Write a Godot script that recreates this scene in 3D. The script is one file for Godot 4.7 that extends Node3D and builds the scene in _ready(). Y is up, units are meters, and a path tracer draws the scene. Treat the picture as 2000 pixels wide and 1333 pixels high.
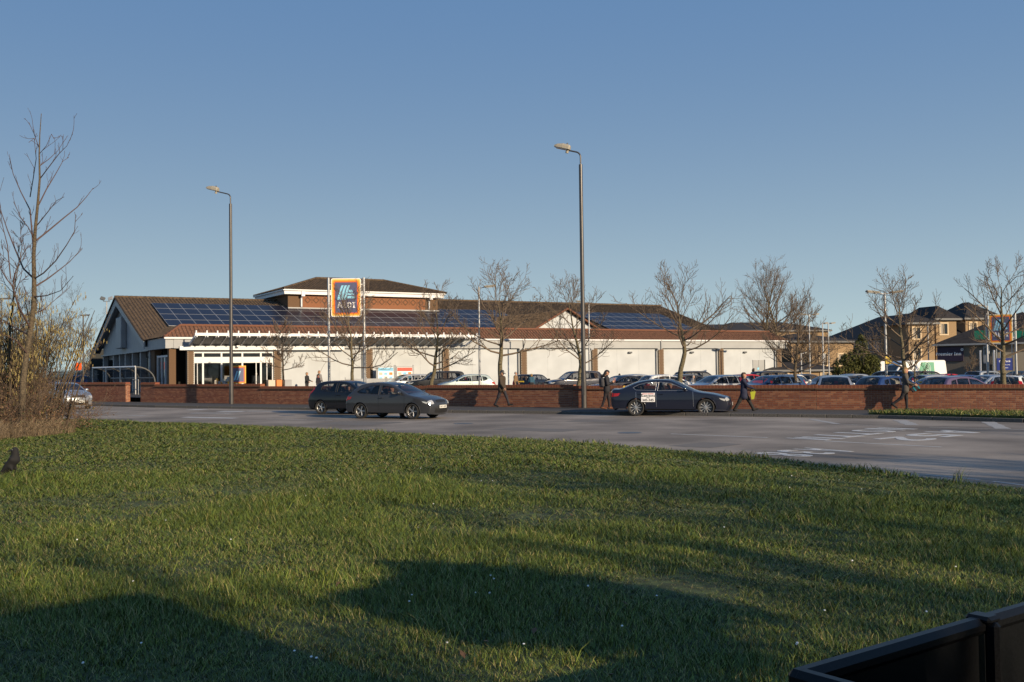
extends Node3D

const EYE := 1.86
const FOCAL := 2000.0
var M := {}
var T := {}
var rng := RandomNumberGenerator.new()
var taken := {}
var lens_basis: Basis


# ---------------------------------------------------------------- mesh builder
class MB:
	var v := PackedVector3Array()
	var n := PackedVector3Array()
	var c := PackedColorArray()
	var uv := PackedVector2Array()
	var col := Color(1, 1, 1)
	var has_col := false
	var has_uv := false

	func tri(a: Vector3, b: Vector3, d: Vector3, na: Vector3, nb: Vector3, nd: Vector3) -> void:
		if (d - a).cross(b - a).dot(na + nb + nd) < 0.0:
			v.append(a); v.append(d); v.append(b)
			n.append(na); n.append(nd); n.append(nb)
		else:
			v.append(a); v.append(b); v.append(d)
			n.append(na); n.append(nb); n.append(nd)
		if has_col:
			c.append(col); c.append(col); c.append(col)

	func quad(a: Vector3, b: Vector3, d: Vector3, e: Vector3, out: Vector3) -> void:
		var nn := (d - a).cross(b - a).normalized()
		if nn == Vector3.ZERO:
			nn = (e - a).cross(d - a).normalized()
		if nn.dot(out) < 0.0:
			nn = -nn
		tri(a, b, d, nn, nn, nn)
		tri(a, d, e, nn, nn, nn)

	func tri_uv(a: Vector3, b: Vector3, d: Vector3, nn: Vector3, ta: Vector2, tb: Vector2, td: Vector2) -> void:
		has_uv = true
		if (d - a).cross(b - a).dot(nn) < 0.0:
			v.append(a); v.append(d); v.append(b)
			uv.append(ta); uv.append(td); uv.append(tb)
		else:
			v.append(a); v.append(b); v.append(d)
			uv.append(ta); uv.append(tb); uv.append(td)
		n.append(nn); n.append(nn); n.append(nn)

	func box(center: Vector3, size: Vector3, basis := Basis()) -> void:
		var x := basis.x * size.x * 0.5
		var y := basis.y * size.y * 0.5
		var z := basis.z * size.z * 0.5
		quad(center + x - y - z, center + x + y - z, center + x + y + z, center + x - y + z, x)
		quad(center - x - y - z, center - x + y - z, center - x + y + z, center - x - y + z, -x)
		quad(center + y - x - z, center + y + x - z, center + y + x + z, center + y - x + z, y)
		quad(center - y - x - z, center - y + x - z, center - y + x + z, center - y - x + z, -y)
		quad(center + z - x - y, center + z + x - y, center + z + x + y, center + z - x + y, z)
		quad(center - z - x - y, center - z + x - y, center - z + x + y, center - z - x + y, -z)

	# box with chamfered edges along all sides
	func chamfer(center: Vector3, size: Vector3, k: float, basis := Basis()) -> void:
		var hx := size * 0.5
		for ax in 3:
			for s in [-1.0, 1.0]:
				var o := Vector3.ZERO
				o[ax] = s
				var p := (ax + 1) % 3
				var q := (ax + 2) % 3
				var pts := []
				for e in [[-1, -1], [1, -1], [1, 1], [-1, 1]]:
					var w := Vector3.ZERO
					w[ax] = s * hx[ax]
					w[p] = e[0] * (hx[p] - k)
					w[q] = e[1] * (hx[q] - k)
					pts.append(center + basis * w)
				quad(pts[0], pts[1], pts[2], pts[3], basis * o)
		for ax in 3:
			var p := (ax + 1) % 3
			var q := (ax + 2) % 3
			for e in [[-1, -1], [1, -1], [1, 1], [-1, 1]]:
				var pts := []
				for d in [[-1, 0], [1, 0], [1, 1], [-1, 1]]:
					var w := Vector3.ZERO
					w[ax] = d[0] * (hx[ax] - k)
					w[p] = e[0] * (hx[p] - (k if d[1] == 0 else 0.0))
					w[q] = e[1] * (hx[q] - (0.0 if d[1] == 0 else k))
					pts.append(center + basis * w)
				var o := Vector3.ZERO
				o[p] = e[0]
				o[q] = e[1]
				quad(pts[0], pts[1], pts[2], pts[3], basis * o)
		for sx in [-1.0, 1.0]:
			for sy in [-1.0, 1.0]:
				for sz in [-1.0, 1.0]:
					var s := Vector3(sx, sy, sz)
					var a := center + basis * Vector3(sx * hx.x, sy * (hx.y - k), sz * (hx.z - k))
					var b := center + basis * Vector3(sx * (hx.x - k), sy * hx.y, sz * (hx.z - k))
					var d := center + basis * Vector3(sx * (hx.x - k), sy * (hx.y - k), sz * hx.z)
					var nn := (basis * s).normalized()
					tri(a, b, d, nn, nn, nn)

	func tube(p0: Vector3, p1: Vector3, r0: float, r1: float, sides := 6, caps := false) -> void:
		var ax := (p1 - p0).normalized()
		var u := ax.cross(Vector3(0.31, 0.17, 0.93) if absf(ax.z) < 0.9 else Vector3(0.9, 0.3, 0.1)).normalized()
		var w := ax.cross(u)
		var pu := u
		for i in sides:
			var a := TAU * (i + 1) / sides
			var nu := u * cos(a) + w * sin(a)
			var a0 := p0 + pu * r0
			var b0 := p0 + nu * r0
			var a1 := p1 + pu * r1
			var b1 := p1 + nu * r1
			tri(a0, b0, b1, pu, nu, nu)
			if r1 > 0.0:
				tri(a0, b1, a1, pu, nu, pu)
			if caps:
				tri(p1, a1, b1, ax, ax, ax)
				tri(p0, a0, b0, -ax, -ax, -ax)
			pu = nu

	func path(pts: Array, radii: Array, sides := 6, caps := false) -> void:
		for i in pts.size() - 1:
			tube(pts[i], pts[i + 1], radii[i], radii[i + 1], sides, caps)

	# profile of (radius, height) turned round the axis of the transform's y
	func lathe(profile: Array, xf: Transform3D, seg := 16) -> void:
		for i in profile.size() - 1:
			var a: Vector2 = profile[i]
			var b: Vector2 = profile[i + 1]
			var t := (b - a)
			var nn := Vector2(t.y, -t.x).normalized()
			for k in seg:
				var f := TAU * k / seg
				var g := TAU * (k + 1) / seg
				var df := Vector3(cos(f), 0, sin(f))
				var dg := Vector3(cos(g), 0, sin(g))
				var p0 := xf * (df * a.x + Vector3(0, a.y, 0))
				var p1 := xf * (dg * a.x + Vector3(0, a.y, 0))
				var p2 := xf * (dg * b.x + Vector3(0, b.y, 0))
				var p3 := xf * (df * b.x + Vector3(0, b.y, 0))
				var nf := xf.basis * (df * nn.x + Vector3(0, nn.y, 0))
				var ng := xf.basis * (dg * nn.x + Vector3(0, nn.y, 0))
				if a.x > 1e-5:
					tri(p0, p1, p2, nf, ng, ng)
				if b.x > 1e-5:
					tri(p0, p2, p3, nf, ng, nf)

	func ball(center: Vector3, r: Vector3, basis := Basis(), seg := 10, rings := 6) -> void:
		for i in rings:
			var f0 := PI * i / rings - PI / 2
			var f1 := PI * (i + 1) / rings - PI / 2
			for k in seg:
				var g0 := TAU * k / seg
				var g1 := TAU * (k + 1) / seg
				var q := [Vector3(cos(f0) * cos(g0), sin(f0), cos(f0) * sin(g0)), Vector3(cos(f0) * cos(g1), sin(f0), cos(f0) * sin(g1)), Vector3(cos(f1) * cos(g1), sin(f1), cos(f1) * sin(g1)), Vector3(cos(f1) * cos(g0), sin(f1), cos(f1) * sin(g0))]
				var p := []
				var m := []
				for e in q:
					p.append(center + basis * (e * r))
					m.append((basis * (e / r)).normalized())
				if i > 0:
					tri(p[0], p[1], p[2], m[0], m[1], m[2])
				if i < rings - 1:
					tri(p[0], p[2], p[3], m[0], m[2], m[3])

	# a polygon of the transform's xy plane, thickened by depth along -z
	func prism(poly: PackedVector2Array, depth: float, xf: Transform3D) -> void:
		var ids := Geometry2D.triangulate_polygon(poly)
		var zf := xf.basis.z.normalized()
		for i in range(0, ids.size(), 3):
			var a := poly[ids[i]]
			var b := poly[ids[i + 1]]
			var d := poly[ids[i + 2]]
			tri(xf * Vector3(a.x, a.y, 0), xf * Vector3(b.x, b.y, 0), xf * Vector3(d.x, d.y, 0), zf, zf, zf)
			tri(xf * Vector3(a.x, a.y, -depth), xf * Vector3(b.x, b.y, -depth), xf * Vector3(d.x, d.y, -depth), -zf, -zf, -zf)
		var ccw := not Geometry2D.is_polygon_clockwise(poly)
		for i in poly.size():
			var a := poly[i]
			var b := poly[(i + 1) % poly.size()]
			var t := b - a
			var o := Vector2(t.y, -t.x) if ccw else Vector2(-t.y, t.x)
			quad(xf * Vector3(a.x, a.y, 0), xf * Vector3(b.x, b.y, 0), xf * Vector3(b.x, b.y, -depth), xf * Vector3(a.x, a.y, -depth), xf.basis * Vector3(o.x, o.y, 0))

	# flat polygon lying in the ground plane (points are X, Z), top at y with a skirt down to y - thick
	func slab(poly: PackedVector2Array, y: float, thick: float) -> void:
		var ids := Geometry2D.triangulate_polygon(poly)
		for i in range(0, ids.size(), 3):
			var a := poly[ids[i]]
			var b := poly[ids[i + 1]]
			var d := poly[ids[i + 2]]
			tri(Vector3(a.x, y, a.y), Vector3(b.x, y, b.y), Vector3(d.x, y, d.y), Vector3.UP, Vector3.UP, Vector3.UP)
		if thick > 0.0:
			var mid := Vector2.ZERO
			for p in poly:
				mid += p
			mid /= poly.size()
			for i in poly.size():
				var a := poly[i]
				var b := poly[(i + 1) % poly.size()]
				var o := (a + b) * 0.5 - mid
				quad(Vector3(a.x, y, a.y), Vector3(b.x, y, b.y), Vector3(b.x, y - thick, b.y), Vector3(a.x, y - thick, a.y), Vector3(o.x, 0, o.y))

	func mesh() -> ArrayMesh:
		if v.is_empty():
			return ArrayMesh.new()
		var arr := []
		arr.resize(Mesh.ARRAY_MAX)
		arr[Mesh.ARRAY_VERTEX] = v
		arr[Mesh.ARRAY_NORMAL] = n
		if has_col:
			arr[Mesh.ARRAY_COLOR] = c
		if has_uv and uv.size() == v.size():
			arr[Mesh.ARRAY_TEX_UV] = uv
		var m := ArrayMesh.new()
		m.add_surface_from_arrays(Mesh.PRIMITIVE_TRIANGLES, arr)
		return m


# ---------------------------------------------------------------- scene tree helpers
func numbered(called: String) -> String:
	var k: int = taken.get(called, 0)
	taken[called] = k + 1
	return called if k == 0 else "%s_%03d" % [called, k]


func tag(o: Node3D, label: String, category: String, group := "", kind := "") -> Node3D:
	if label:
		o.set_meta("label", label)
	if category:
		o.set_meta("category", category)
	if group:
		o.set_meta("group", group)
	if kind:
		o.set_meta("kind", kind)
	return o


func thing(called: String, label: String, category: String, at := Vector3.ZERO, turn := 0.0, group := "") -> Node3D:
	var o := Node3D.new()
	o.name = numbered(called)
	add_child(o)
	o.position = at
	o.rotation.y = turn
	tag(o, label, category, group)
	return o


func put(called: String, what: Variant, material: Material, parent: Node3D = self) -> MeshInstance3D:
	var o := MeshInstance3D.new()
	if parent == self:
		o.name = numbered(called)
	else:
		var k := 0
		var nm := called
		var key := "%d/%s" % [parent.get_instance_id(), called]
		k = taken.get(key, 0)
		taken[key] = k + 1
		if k:
			nm = "%s_%03d" % [called, k]
		o.name = nm
	o.mesh = what.mesh() if what is MB else what
	if material:
		o.material_override = material
	parent.add_child(o, true)
	return o


func ground(called: String, what: Variant, material: Material) -> MeshInstance3D:
	var o := put(called, what, material)
	o.set_meta("kind", "structure")
	return o


func copy_of(o: Node3D, called: String, label: String, at: Vector3, turn: float, group := "") -> Node3D:
	var r: Node3D = o.duplicate()
	r.name = numbered(called)
	add_child(r)
	r.position = at
	r.rotation.y = turn
	r.set_meta("label", label)
	if group:
		r.set_meta("group", group)
	return r


# ---------------------------------------------------------------- where things stand
func ray(px: float, py: float) -> Vector3:
	var d := lens_basis * Vector3((px - 1000.0) / FOCAL, (666.5 - py) / FOCAL, -1.0)
	return d / -d.z


func at(px: float, py: float, depth: float) -> Vector3:
	return Vector3(0, EYE, 0) + ray(px, py) * depth


func on_ground(px: float, py: float, y: float) -> Vector3:
	var d := ray(px, py)
	return Vector3(0, EYE, 0) + d * ((y - EYE) / d.y)


func park_y(x: float) -> float:
	return clampf(0.1 - 0.012 * x, -0.55, 0.5)


func spot(px: float, depth: float) -> Vector3:
	var p := at(px, 735.0, depth)
	p.y = park_y(p.x)
	return p


func island_edge(d: float) -> float:   # X of the kerbless edge of the grass at depth d
	var pts := [[-15, 10.4], [0, 9.9], [8, 8.9], [12, 7.95], [14.7, 7.29], [17.5, 6.1], [20.3, 5.05], [23.5, 2.9], [26.7, 0.0], [33.0, -6.6], [41.1, -17.7], [46, -27.0], [50, -40.0]]
	for i in pts.size() - 1:
		if d <= pts[i + 1][0]:
			return lerpf(pts[i][1], pts[i + 1][1], (d - pts[i][0]) / (pts[i + 1][0] - pts[i][0]))
	return -45.0


var lumps := FastNoiseLite.new()

func grass_y(x: float, d: float) -> float:
	var e := island_edge(d) - x
	var up := clampf(e / 5.5, 0.0, 1.0)
	return 0.07 + 0.23 * up * up * (3.0 - 2.0 * up) + lumps.get_noise_2d(x * 9.0, d * 9.0) * 0.05 * minf(1.0, e)


# ---------------------------------------------------------------- materials
func noise_tex(key: String, freq: float, oct: int, low: float, high: float, kind := FastNoiseLite.TYPE_SIMPLEX_SMOOTH, size := 256) -> ImageTexture:
	var f := FastNoiseLite.new()
	f.noise_type = kind
	f.frequency = freq
	f.fractal_octaves = oct
	f.seed = key.hash() % 1000
	var im := f.get_seamless_image(size, size)
	im.convert(Image.FORMAT_L8)
	var data := im.get_data()
	for i in data.size():
		data[i] = int(clampf(lerpf(low, high, clampf((data[i] / 255.0 - 0.5) * 1.5 + 0.5, 0.0, 1.0)), 0.0, 1.0) * 255.0)
	im = Image.create_from_data(size, size, false, Image.FORMAT_L8, data)
	im.convert(Image.FORMAT_RGB8)
	T[key] = ImageTexture.create_from_image(im)
	return T[key]


func mat(key: String, r: float, g: float, b: float, rough := 0.7, metal := 0.0, tex := "", scale := 1.0, bump := 0.0) -> StandardMaterial3D:
	var m := StandardMaterial3D.new()
	m.resource_name = key
	m.albedo_color = Color(r, g, b).linear_to_srgb()
	m.roughness = rough
	m.metallic = metal
	if tex:
		m.albedo_texture = T[tex]
		m.uv1_triplanar = true
		m.uv1_world_triplanar = true
		m.uv1_scale = Vector3.ONE * scale
		if bump > 0.0:
			m.heightmap_enabled = true
			m.heightmap_texture = T[tex]
			m.heightmap_scale = bump
	M[key] = m
	return m


func glass(key: String, r: float, g: float, b: float, alpha: float) -> StandardMaterial3D:
	var m := StandardMaterial3D.new()
	m.resource_name = key
	m.transparency = BaseMaterial3D.TRANSPARENCY_ALPHA
	m.albedo_color = Color(r, g, b, alpha)
	m.roughness = 0.04
	M[key] = m
	return m


func paint(key: String, r: float, g: float, b: float, metal := 0.0) -> StandardMaterial3D:
	var m := mat(key, r, g, b, 0.36, metal)
	m.clearcoat_enabled = true
	m.clearcoat = 0.8
	m.metallic_specular = 0.3
	m.clearcoat_roughness = 0.06
	return m


func make_materials() -> void:
	noise_tex("fine", 0.12, 4, 0.62, 1.0)
	noise_tex("coarse", 0.02, 5, 0.6, 1.0)
	noise_tex("grit", 0.3, 2, 0.8, 1.0, FastNoiseLite.TYPE_SIMPLEX_SMOOTH, 512)
	noise_tex("patches", 0.012, 5, 0.72, 1.0, FastNoiseLite.TYPE_SIMPLEX_SMOOTH, 512)
	noise_tex("speck", 0.35, 2, 0.45, 1.0)
	noise_tex("streak", 0.03, 6, 0.55, 1.0)
	noise_tex("soft", 0.012, 3, 0.93, 1.0)
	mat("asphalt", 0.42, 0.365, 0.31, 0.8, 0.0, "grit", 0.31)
	var det: StandardMaterial3D = M.asphalt
	det.metallic_specular = 0.3
	det.detail_enabled = true
	det.detail_blend_mode = BaseMaterial3D.BLEND_MODE_MUL
	det.detail_albedo = T.patches
	det.detail_uv_layer = BaseMaterial3D.DETAIL_UV_2
	det.uv2_triplanar = true
	det.uv2_world_triplanar = true
	det.uv2_scale = Vector3.ONE * 0.037
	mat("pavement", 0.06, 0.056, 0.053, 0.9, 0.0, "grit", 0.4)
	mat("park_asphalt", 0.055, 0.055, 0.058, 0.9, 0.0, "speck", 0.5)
	mat("road_repair", 0.2, 0.18, 0.16, 0.85, 0.0, "grit", 0.5)
	mat("kerb", 0.16, 0.15, 0.135, 0.85, 0.0, "fine", 0.8)
	mat("paint_line", 0.8, 0.8, 0.78, 0.7, 0.0, "fine", 1.6)
	mat("paint_worn", 0.55, 0.53, 0.5, 0.7, 0.0, "fine", 1.1)
	mat("earth", 0.07, 0.1, 0.028, 0.95, 0.0, "streak", 0.9)
	mat("far_ground", 0.06, 0.065, 0.04, 0.95, 0.0, "coarse", 0.05)
	for k in 4:
		var f: float = [1.12, 0.86, 1.32, 1.0][k]
		mat("brick%d" % k, 0.36 * f, [0.14, 0.115, 0.15, 0.12][k] * f, [0.068, 0.06, 0.075, 0.058][k] * f, 0.88, 0.0, "fine", 2.0)
	mat("brick_orange", 0.46, 0.175, 0.075, 0.88, 0.0, "fine", 2.0)
	mat("mortar", 0.42, 0.36, 0.28, 0.95, 0.0, "fine", 2.0)
	mat("creasing", 0.2, 0.12, 0.075, 0.9, 0.0, "fine", 2.0)
	mat("store_brick", 0.2, 0.115, 0.06, 0.9, 0.0, "fine", 2.2)
	mat("store_mortar", 0.26, 0.22, 0.17, 0.95)
	mat("tower_brick", 0.36, 0.15, 0.07, 0.9, 0.0, "fine", 1.5)
	mat("tower_dark", 0.1, 0.055, 0.03, 0.9)
	mat("roof_tile", 0.15, 0.1, 0.058, 0.9, 0.0, "streak", 0.35)
	mat("roof_base", 0.04, 0.026, 0.017, 0.95)
	mat("skirt_tile", 0.28, 0.135, 0.076, 0.85, 0.0, "streak", 0.5)
	mat("skirt_base", 0.09, 0.04, 0.022, 0.95)
	mat("ridge_tile", 0.26, 0.105, 0.055, 0.85, 0.0, "fine", 1.0)
	mat("render_white", 0.5, 0.53, 0.55, 0.85, 0.0, "soft", 0.15)
	mat("trim_white", 0.68, 0.69, 0.7, 0.5)
	mat("fascia_grey", 0.36, 0.37, 0.37, 0.5, 0.0, "soft", 0.2)
	mat("clad_grey", 0.3, 0.315, 0.33, 0.5, 0.0, "soft", 0.3)
	mat("clad_dark", 0.1, 0.105, 0.11, 0.5)
	mat("panel_cell", 0.016, 0.018, 0.032, 0.3).metallic_specular = 0.22
	mat("panel_frame", 0.42, 0.43, 0.44, 0.45, 0.3)
	mat("black", 0.012, 0.012, 0.013, 0.55)
	mat("black_plastic", 0.007, 0.0075, 0.009, 0.38, 0.0, "fine", 3.0).metallic_specular = 0.3
	mat("rubber", 0.02, 0.02, 0.02, 0.85)
	mat("well", 0.008, 0.008, 0.008, 0.95)
	mat("alloy", 0.55, 0.55, 0.55, 0.3, 0.85)
	mat("alloy_dark", 0.1, 0.1, 0.105, 0.35, 0.6)
	mat("chrome", 0.75, 0.75, 0.75, 0.15, 1.0)
	mat("steel_pole", 0.1, 0.095, 0.093, 0.36, 0.5, "soft", 0.6)
	mat("galv", 0.42, 0.43, 0.44, 0.42, 0.6, "soft", 0.8)
	mat("lantern", 0.5, 0.46, 0.37, 0.6, 0.0, "fine", 3.0)
	mat("white_plastic", 0.75, 0.75, 0.73, 0.4)
	mat("seat", 0.05, 0.05, 0.055, 0.9)
	mat("seat_pale", 0.32, 0.3, 0.27, 0.9)
	mat("plate_white", 0.75, 0.75, 0.7, 0.4)
	mat("plate_yellow", 0.75, 0.52, 0.05, 0.4)
	mat("ink", 0.015, 0.015, 0.02, 0.6)
	mat("lamp_red", 0.36, 0.012, 0.016, 0.12)
	mat("lamp_amber", 0.6, 0.2, 0.02, 0.15)
	mat("lamp_clear", 0.62, 0.62, 0.6, 0.12, 0.45)
	mat("blue_sign", 0.012, 0.03, 0.2, 0.5)
	mat("sign_navy", 0.1, 0.105, 0.19, 0.25)
	mat("sign_orange", 0.75, 0.11, 0.015, 0.3)
	mat("sign_yellow", 0.85, 0.4, 0.03, 0.3)
	mat("sign_pale_blue", 0.28, 0.6, 0.78, 0.3)
	mat("sign_white", 0.85, 0.85, 0.85, 0.35)
	mat("purple", 0.028, 0.016, 0.04, 0.6)
	mat("red_print", 0.65, 0.06, 0.03, 0.5)
	mat("print_blue", 0.2, 0.5, 0.72, 0.5)
	mat("print_beige", 0.5, 0.44, 0.34, 0.5)
	mat("hotel_brick", 0.44, 0.3, 0.165, 0.9, 0.0, "fine", 0.9)
	mat("hotel_shade", 0.17, 0.12, 0.085, 0.9, 0.0, "fine", 0.9)
	mat("hotel_roof", 0.035, 0.03, 0.03, 0.9, 0.0, "streak", 0.3)
	mat("hotel_stone", 0.55, 0.43, 0.28, 0.8)
	mat("pub_wall", 0.27, 0.23, 0.18, 0.9, 0.0, "fine", 0.8)
	mat("window_dark", 0.02, 0.024, 0.028, 0.06)
	mat("curtain", 0.32, 0.28, 0.23, 0.9)
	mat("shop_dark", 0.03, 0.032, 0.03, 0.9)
	mat("green_sign", 0.02, 0.26, 0.14, 0.5)
	mat("orange_board", 0.75, 0.2, 0.04, 0.6)
	mat("bark", 0.15, 0.115, 0.072, 0.92, 0.0, "streak", 1.8, 0.6)
	mat("bark_pale", 0.21, 0.175, 0.1, 0.92, 0.0, "streak", 1.6, 0.6)
	mat("twig", 0.15, 0.11, 0.075, 0.9)
	mat("twig_red", 0.085, 0.05, 0.042, 0.85)
	mat("stem_hazel", 0.075, 0.055, 0.035, 0.9)
	mat("bramble", 0.11, 0.075, 0.05, 0.9)
	mat("straw", 0.33, 0.235, 0.125, 0.9)
	mat("crow", 0.008, 0.008, 0.009, 0.85)
	mat("yellow_bag", 0.42, 0.45, 0.03, 0.5)
	mat("teal", 0.02, 0.26, 0.31, 0.5)
	mat("bag_dark", 0.03, 0.03, 0.036, 0.7)
	mat("hair_dark", 0.014, 0.01, 0.008, 0.6)
	mat("hair_grey", 0.28, 0.26, 0.23, 0.7)
	mat("hair_fair", 0.26, 0.16, 0.06, 0.7)
	mat("hair_brown", 0.05, 0.03, 0.018, 0.65)
	mat("skin", 0.44, 0.23, 0.15, 0.6)
	mat("pine", 0.045, 0.06, 0.018, 0.85)
	mat("flower_white", 0.8, 0.8, 0.78, 0.7)
	mat("dead_leaf", 0.13, 0.07, 0.035, 0.85)
	for key in ["body", "blade", "catkin", "leafy"]:
		var m := mat(key, 1, 1, 1, 0.85)
		m.vertex_color_use_as_albedo = true
	M.blade.backlight_enabled = true
	M.blade.backlight = Color(0.22, 0.26, 0.08)
	M.blade.roughness = 0.6
	M.catkin.backlight_enabled = true
	M.catkin.backlight = Color(0.3, 0.28, 0.1)
	glass("car_glass", 0.03, 0.035, 0.04, 0.45)
	glass("shop_glass", 0.1, 0.11, 0.1, 0.22)
	glass("shelter_glass", 0.16, 0.18, 0.2, 0.55)
	paint("p_black", 0.005, 0.006, 0.009)
	paint("p_navy", 0.009, 0.012, 0.026, 0.1)
	paint("p_graphite", 0.042, 0.045, 0.052, 0.3)
	paint("p_silver", 0.36, 0.38, 0.4, 0.6)
	paint("p_white", 0.72, 0.72, 0.7)
	paint("p_pale_green", 0.36, 0.43, 0.42, 0.4)
	paint("p_blue", 0.03, 0.07, 0.16, 0.3)
	paint("p_red", 0.36, 0.012, 0.015)
	paint("p_gold", 0.45, 0.42, 0.33, 0.5)
	paint("p_grey", 0.13, 0.135, 0.14, 0.5)
	paint("p_purple", 0.12, 0.085, 0.15, 0.4)
	paint("p_bright_blue", 0.02, 0.05, 0.16, 0.3)


# ---------------------------------------------------------------- ground, road, pavement
const KERB := [Vector2(60, -1), Vector2(40, -15.5), Vector2(16.3, -32.7), Vector2(13.0, -36.4), Vector2(6.05, -40.9), Vector2(-3.5, -46.6), Vector2(-10.45, -51.9), Vector2(-20.47, -58.9), Vector2(-27.8, -65.0), Vector2(-60, -90)]
const WALL := [Vector2(20.5, -37.8), Vector2(12.42, -41.9), Vector2(2.78, -47.5), Vector2(-4.38, -52.4), Vector2(-14.65, -59.5), Vector2(-22.9, -65.6), Vector2(-24.2, -66.6)]


func wall_z(x: float) -> float:
	for i in WALL.size() - 1:
		var a: Vector2 = WALL[i]
		var b: Vector2 = WALL[i + 1]
		if x >= b.x:
			return lerpf(a.y, b.y, (x - a.x) / (b.x - a.x))
	return -66.6 + (x + 24.2) * 0.76


func make_ground() -> void:
	var g := MB.new()
	g.slab(PackedVector2Array([Vector2(-2500, 600), Vector2(2500, 600), Vector2(2500, -4000), Vector2(-2500, -4000)]), -1.3, 0.0)
	ground("ground", g, M.far_ground)
	var r := MB.new()
	for i in KERB.size() - 1:
		var a: Vector2 = KERB[i]
		var b: Vector2 = KERB[i + 1]
		r.quad(Vector3(a.x, 0, a.y), Vector3(b.x, 0, b.y), Vector3(b.x, 0, 60), Vector3(a.x, 0, 60), Vector3.UP)
	r.quad(Vector3(-60, 0, -90), Vector3(-120, 0, -134), Vector3(-120, 0, 60), Vector3(-60, 0, 60), Vector3.UP)
	var road := ground("road", r, M.asphalt)
	var p := MB.new()
	for i in KERB.size() - 1:
		var a: Vector2 = KERB[i]
		var b: Vector2 = KERB[i + 1]
		for k in 8:
			var c0 := a.lerp(b, k / 8.0)
			var c1 := a.lerp(b, (k + 1) / 8.0)
			p.quad(Vector3(c0.x, 0.12, c0.y), Vector3(c1.x, 0.12, c1.y), Vector3(c1.x, 0.12, wall_z(c1.x) - 0.2), Vector3(c0.x, 0.12, wall_z(c0.x) - 0.2), Vector3.UP)
	ground("pavement", p, M.pavement)
	# car park and land beyond, sloping gently down to the right
	var c := MB.new()
	for i in 24:
		var x0 := -90.0 + i * 10.0
		var x1 := x0 + 10.0
		var zn := [0.0, 0.0]
		for e in 2:
			var x: float = [x0, x1][e]
			zn[e] = -37.8 if x > 20.5 else (-78.6 if x < -34.0 else 0.0)
			if x <= 20.5 and x >= -34.0:
				zn[e] = wall_z(x)
			zn[e] -= 0.35
		c.quad(Vector3(x0, park_y(x0), zn[0]), Vector3(x1, park_y(x1), zn[1]), Vector3(x1, park_y(x1), -330), Vector3(x0, park_y(x0), -330), Vector3.UP)
	ground("car_park", c, M.park_asphalt)
	# kerb stones
	var kerb := Node3D.new()
	kerb.name = "kerb"
	add_child(kerb)
	kerb.set_meta("kind", "structure")
	var stone := []
	for s in 3:
		var b := MB.new()
		b.chamfer(Vector3(0, 0, 0), Vector3(0.905, 0.3, 0.15), 0.012 + 0.004 * s)
		stone.append(b.mesh())
	var along := 0.0
	for i in range(1, KERB.size() - 1):
		var a: Vector2 = KERB[i]
		var b: Vector2 = KERB[i + 1]
		var n := int((b - a).length() / 0.915)
		if i == 1:
			n = int(n * 0.45)
		if i == KERB.size() - 2:
			n = 5
		var full := int((b - a).length() / 0.915)
		for k in n:
			var q: Vector2
			if i == 1:
				q = b.lerp(a, (k + 0.5) / full)
			else:
				q = a.lerp(b, (k + 0.5) / full)
			var o := put("kerb_stone", stone[k % 3], M.kerb, kerb)
			o.position = Vector3(q.x, -0.02 + rng.randf_range(-0.004, 0.004), q.y)
			o.rotation.y = -(b - a).angle() + rng.randf_range(-0.004, 0.004)
			o.scale.x = (b - a).length() / full / 0.915
	make_markings(road)
	make_verge()


func stripe(road: Node3D, ax: float, ay: float, bx: float, by: float, w: float, m: StandardMaterial3D, called := "road_marking") -> void:
	var a := on_ground(ax, ay, 0.0)
	var b := on_ground(bx, by, 0.0)
	var dir := (b - a).normalized()
	var s := dir.cross(Vector3.UP) * w * 0.5
	var mb := MB.new()
	var n := maxi(1, int((b - a).length() / 0.5))
	for i in n:
		var p := a.lerp(b, float(i) / n)
		var q := a.lerp(b, (i + 1.0) / n)
		var j0 := s * (1.0 + 0.12 * sin(i * 2.1))
		var j1 := s * (1.0 + 0.12 * sin((i + 1) * 2.1))
		mb.quad(p - j0 + Vector3.UP * 0.004, p + j0 + Vector3.UP * 0.004, q + j1 + Vector3.UP * 0.004, q - j1 + Vector3.UP * 0.004, Vector3.UP)
	put(called, mb, m, road)


func letter_mesh(ch: String, fname := "Droid Sans", bold := true) -> TextMesh:
	var t := TextMesh.new()
	t.text = ch
	var f := SystemFont.new()
	f.font_names = PackedStringArray([fname])
	if bold:
		f.font_weight = 700
	t.font = f
	t.font_size = 64
	t.pixel_size = 0.01
	t.depth = 0.002
	t.curve_step = 1.0
	return t


func road_word(road: Node3D, word: String, far: Vector2, near: Vector2, high: float, up: Vector3) -> void:
	var a := on_ground(far.x, far.y, 0.0)
	var b := on_ground(near.x, near.y, 0.0)
	var right := up.cross(Vector3.UP).normalized()
	var step := (b - a) / (word.length() - 1)
	var wide := absf(step.dot(right)) * 0.72
	for i in word.length():
		var t := letter_mesh(word[i], "Droid Sans", true)
		var box := t.get_aabb()
		var o := MeshInstance3D.new()
		o.name = "road_letter" if i == 0 else "road_letter"
		o.mesh = t
		o.material_override = M.paint_line
		var xs := wide * (0.5 if word[i] == "1" else 1.0) / box.size.x
		var ys := high / box.size.y
		var bas := Basis(right * xs, up * ys, Vector3.UP)
		o.transform = Transform3D(bas, a + step * i + Vector3.UP * 0.006 - bas * box.get_center())
		road.add_child(o, true)


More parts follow.
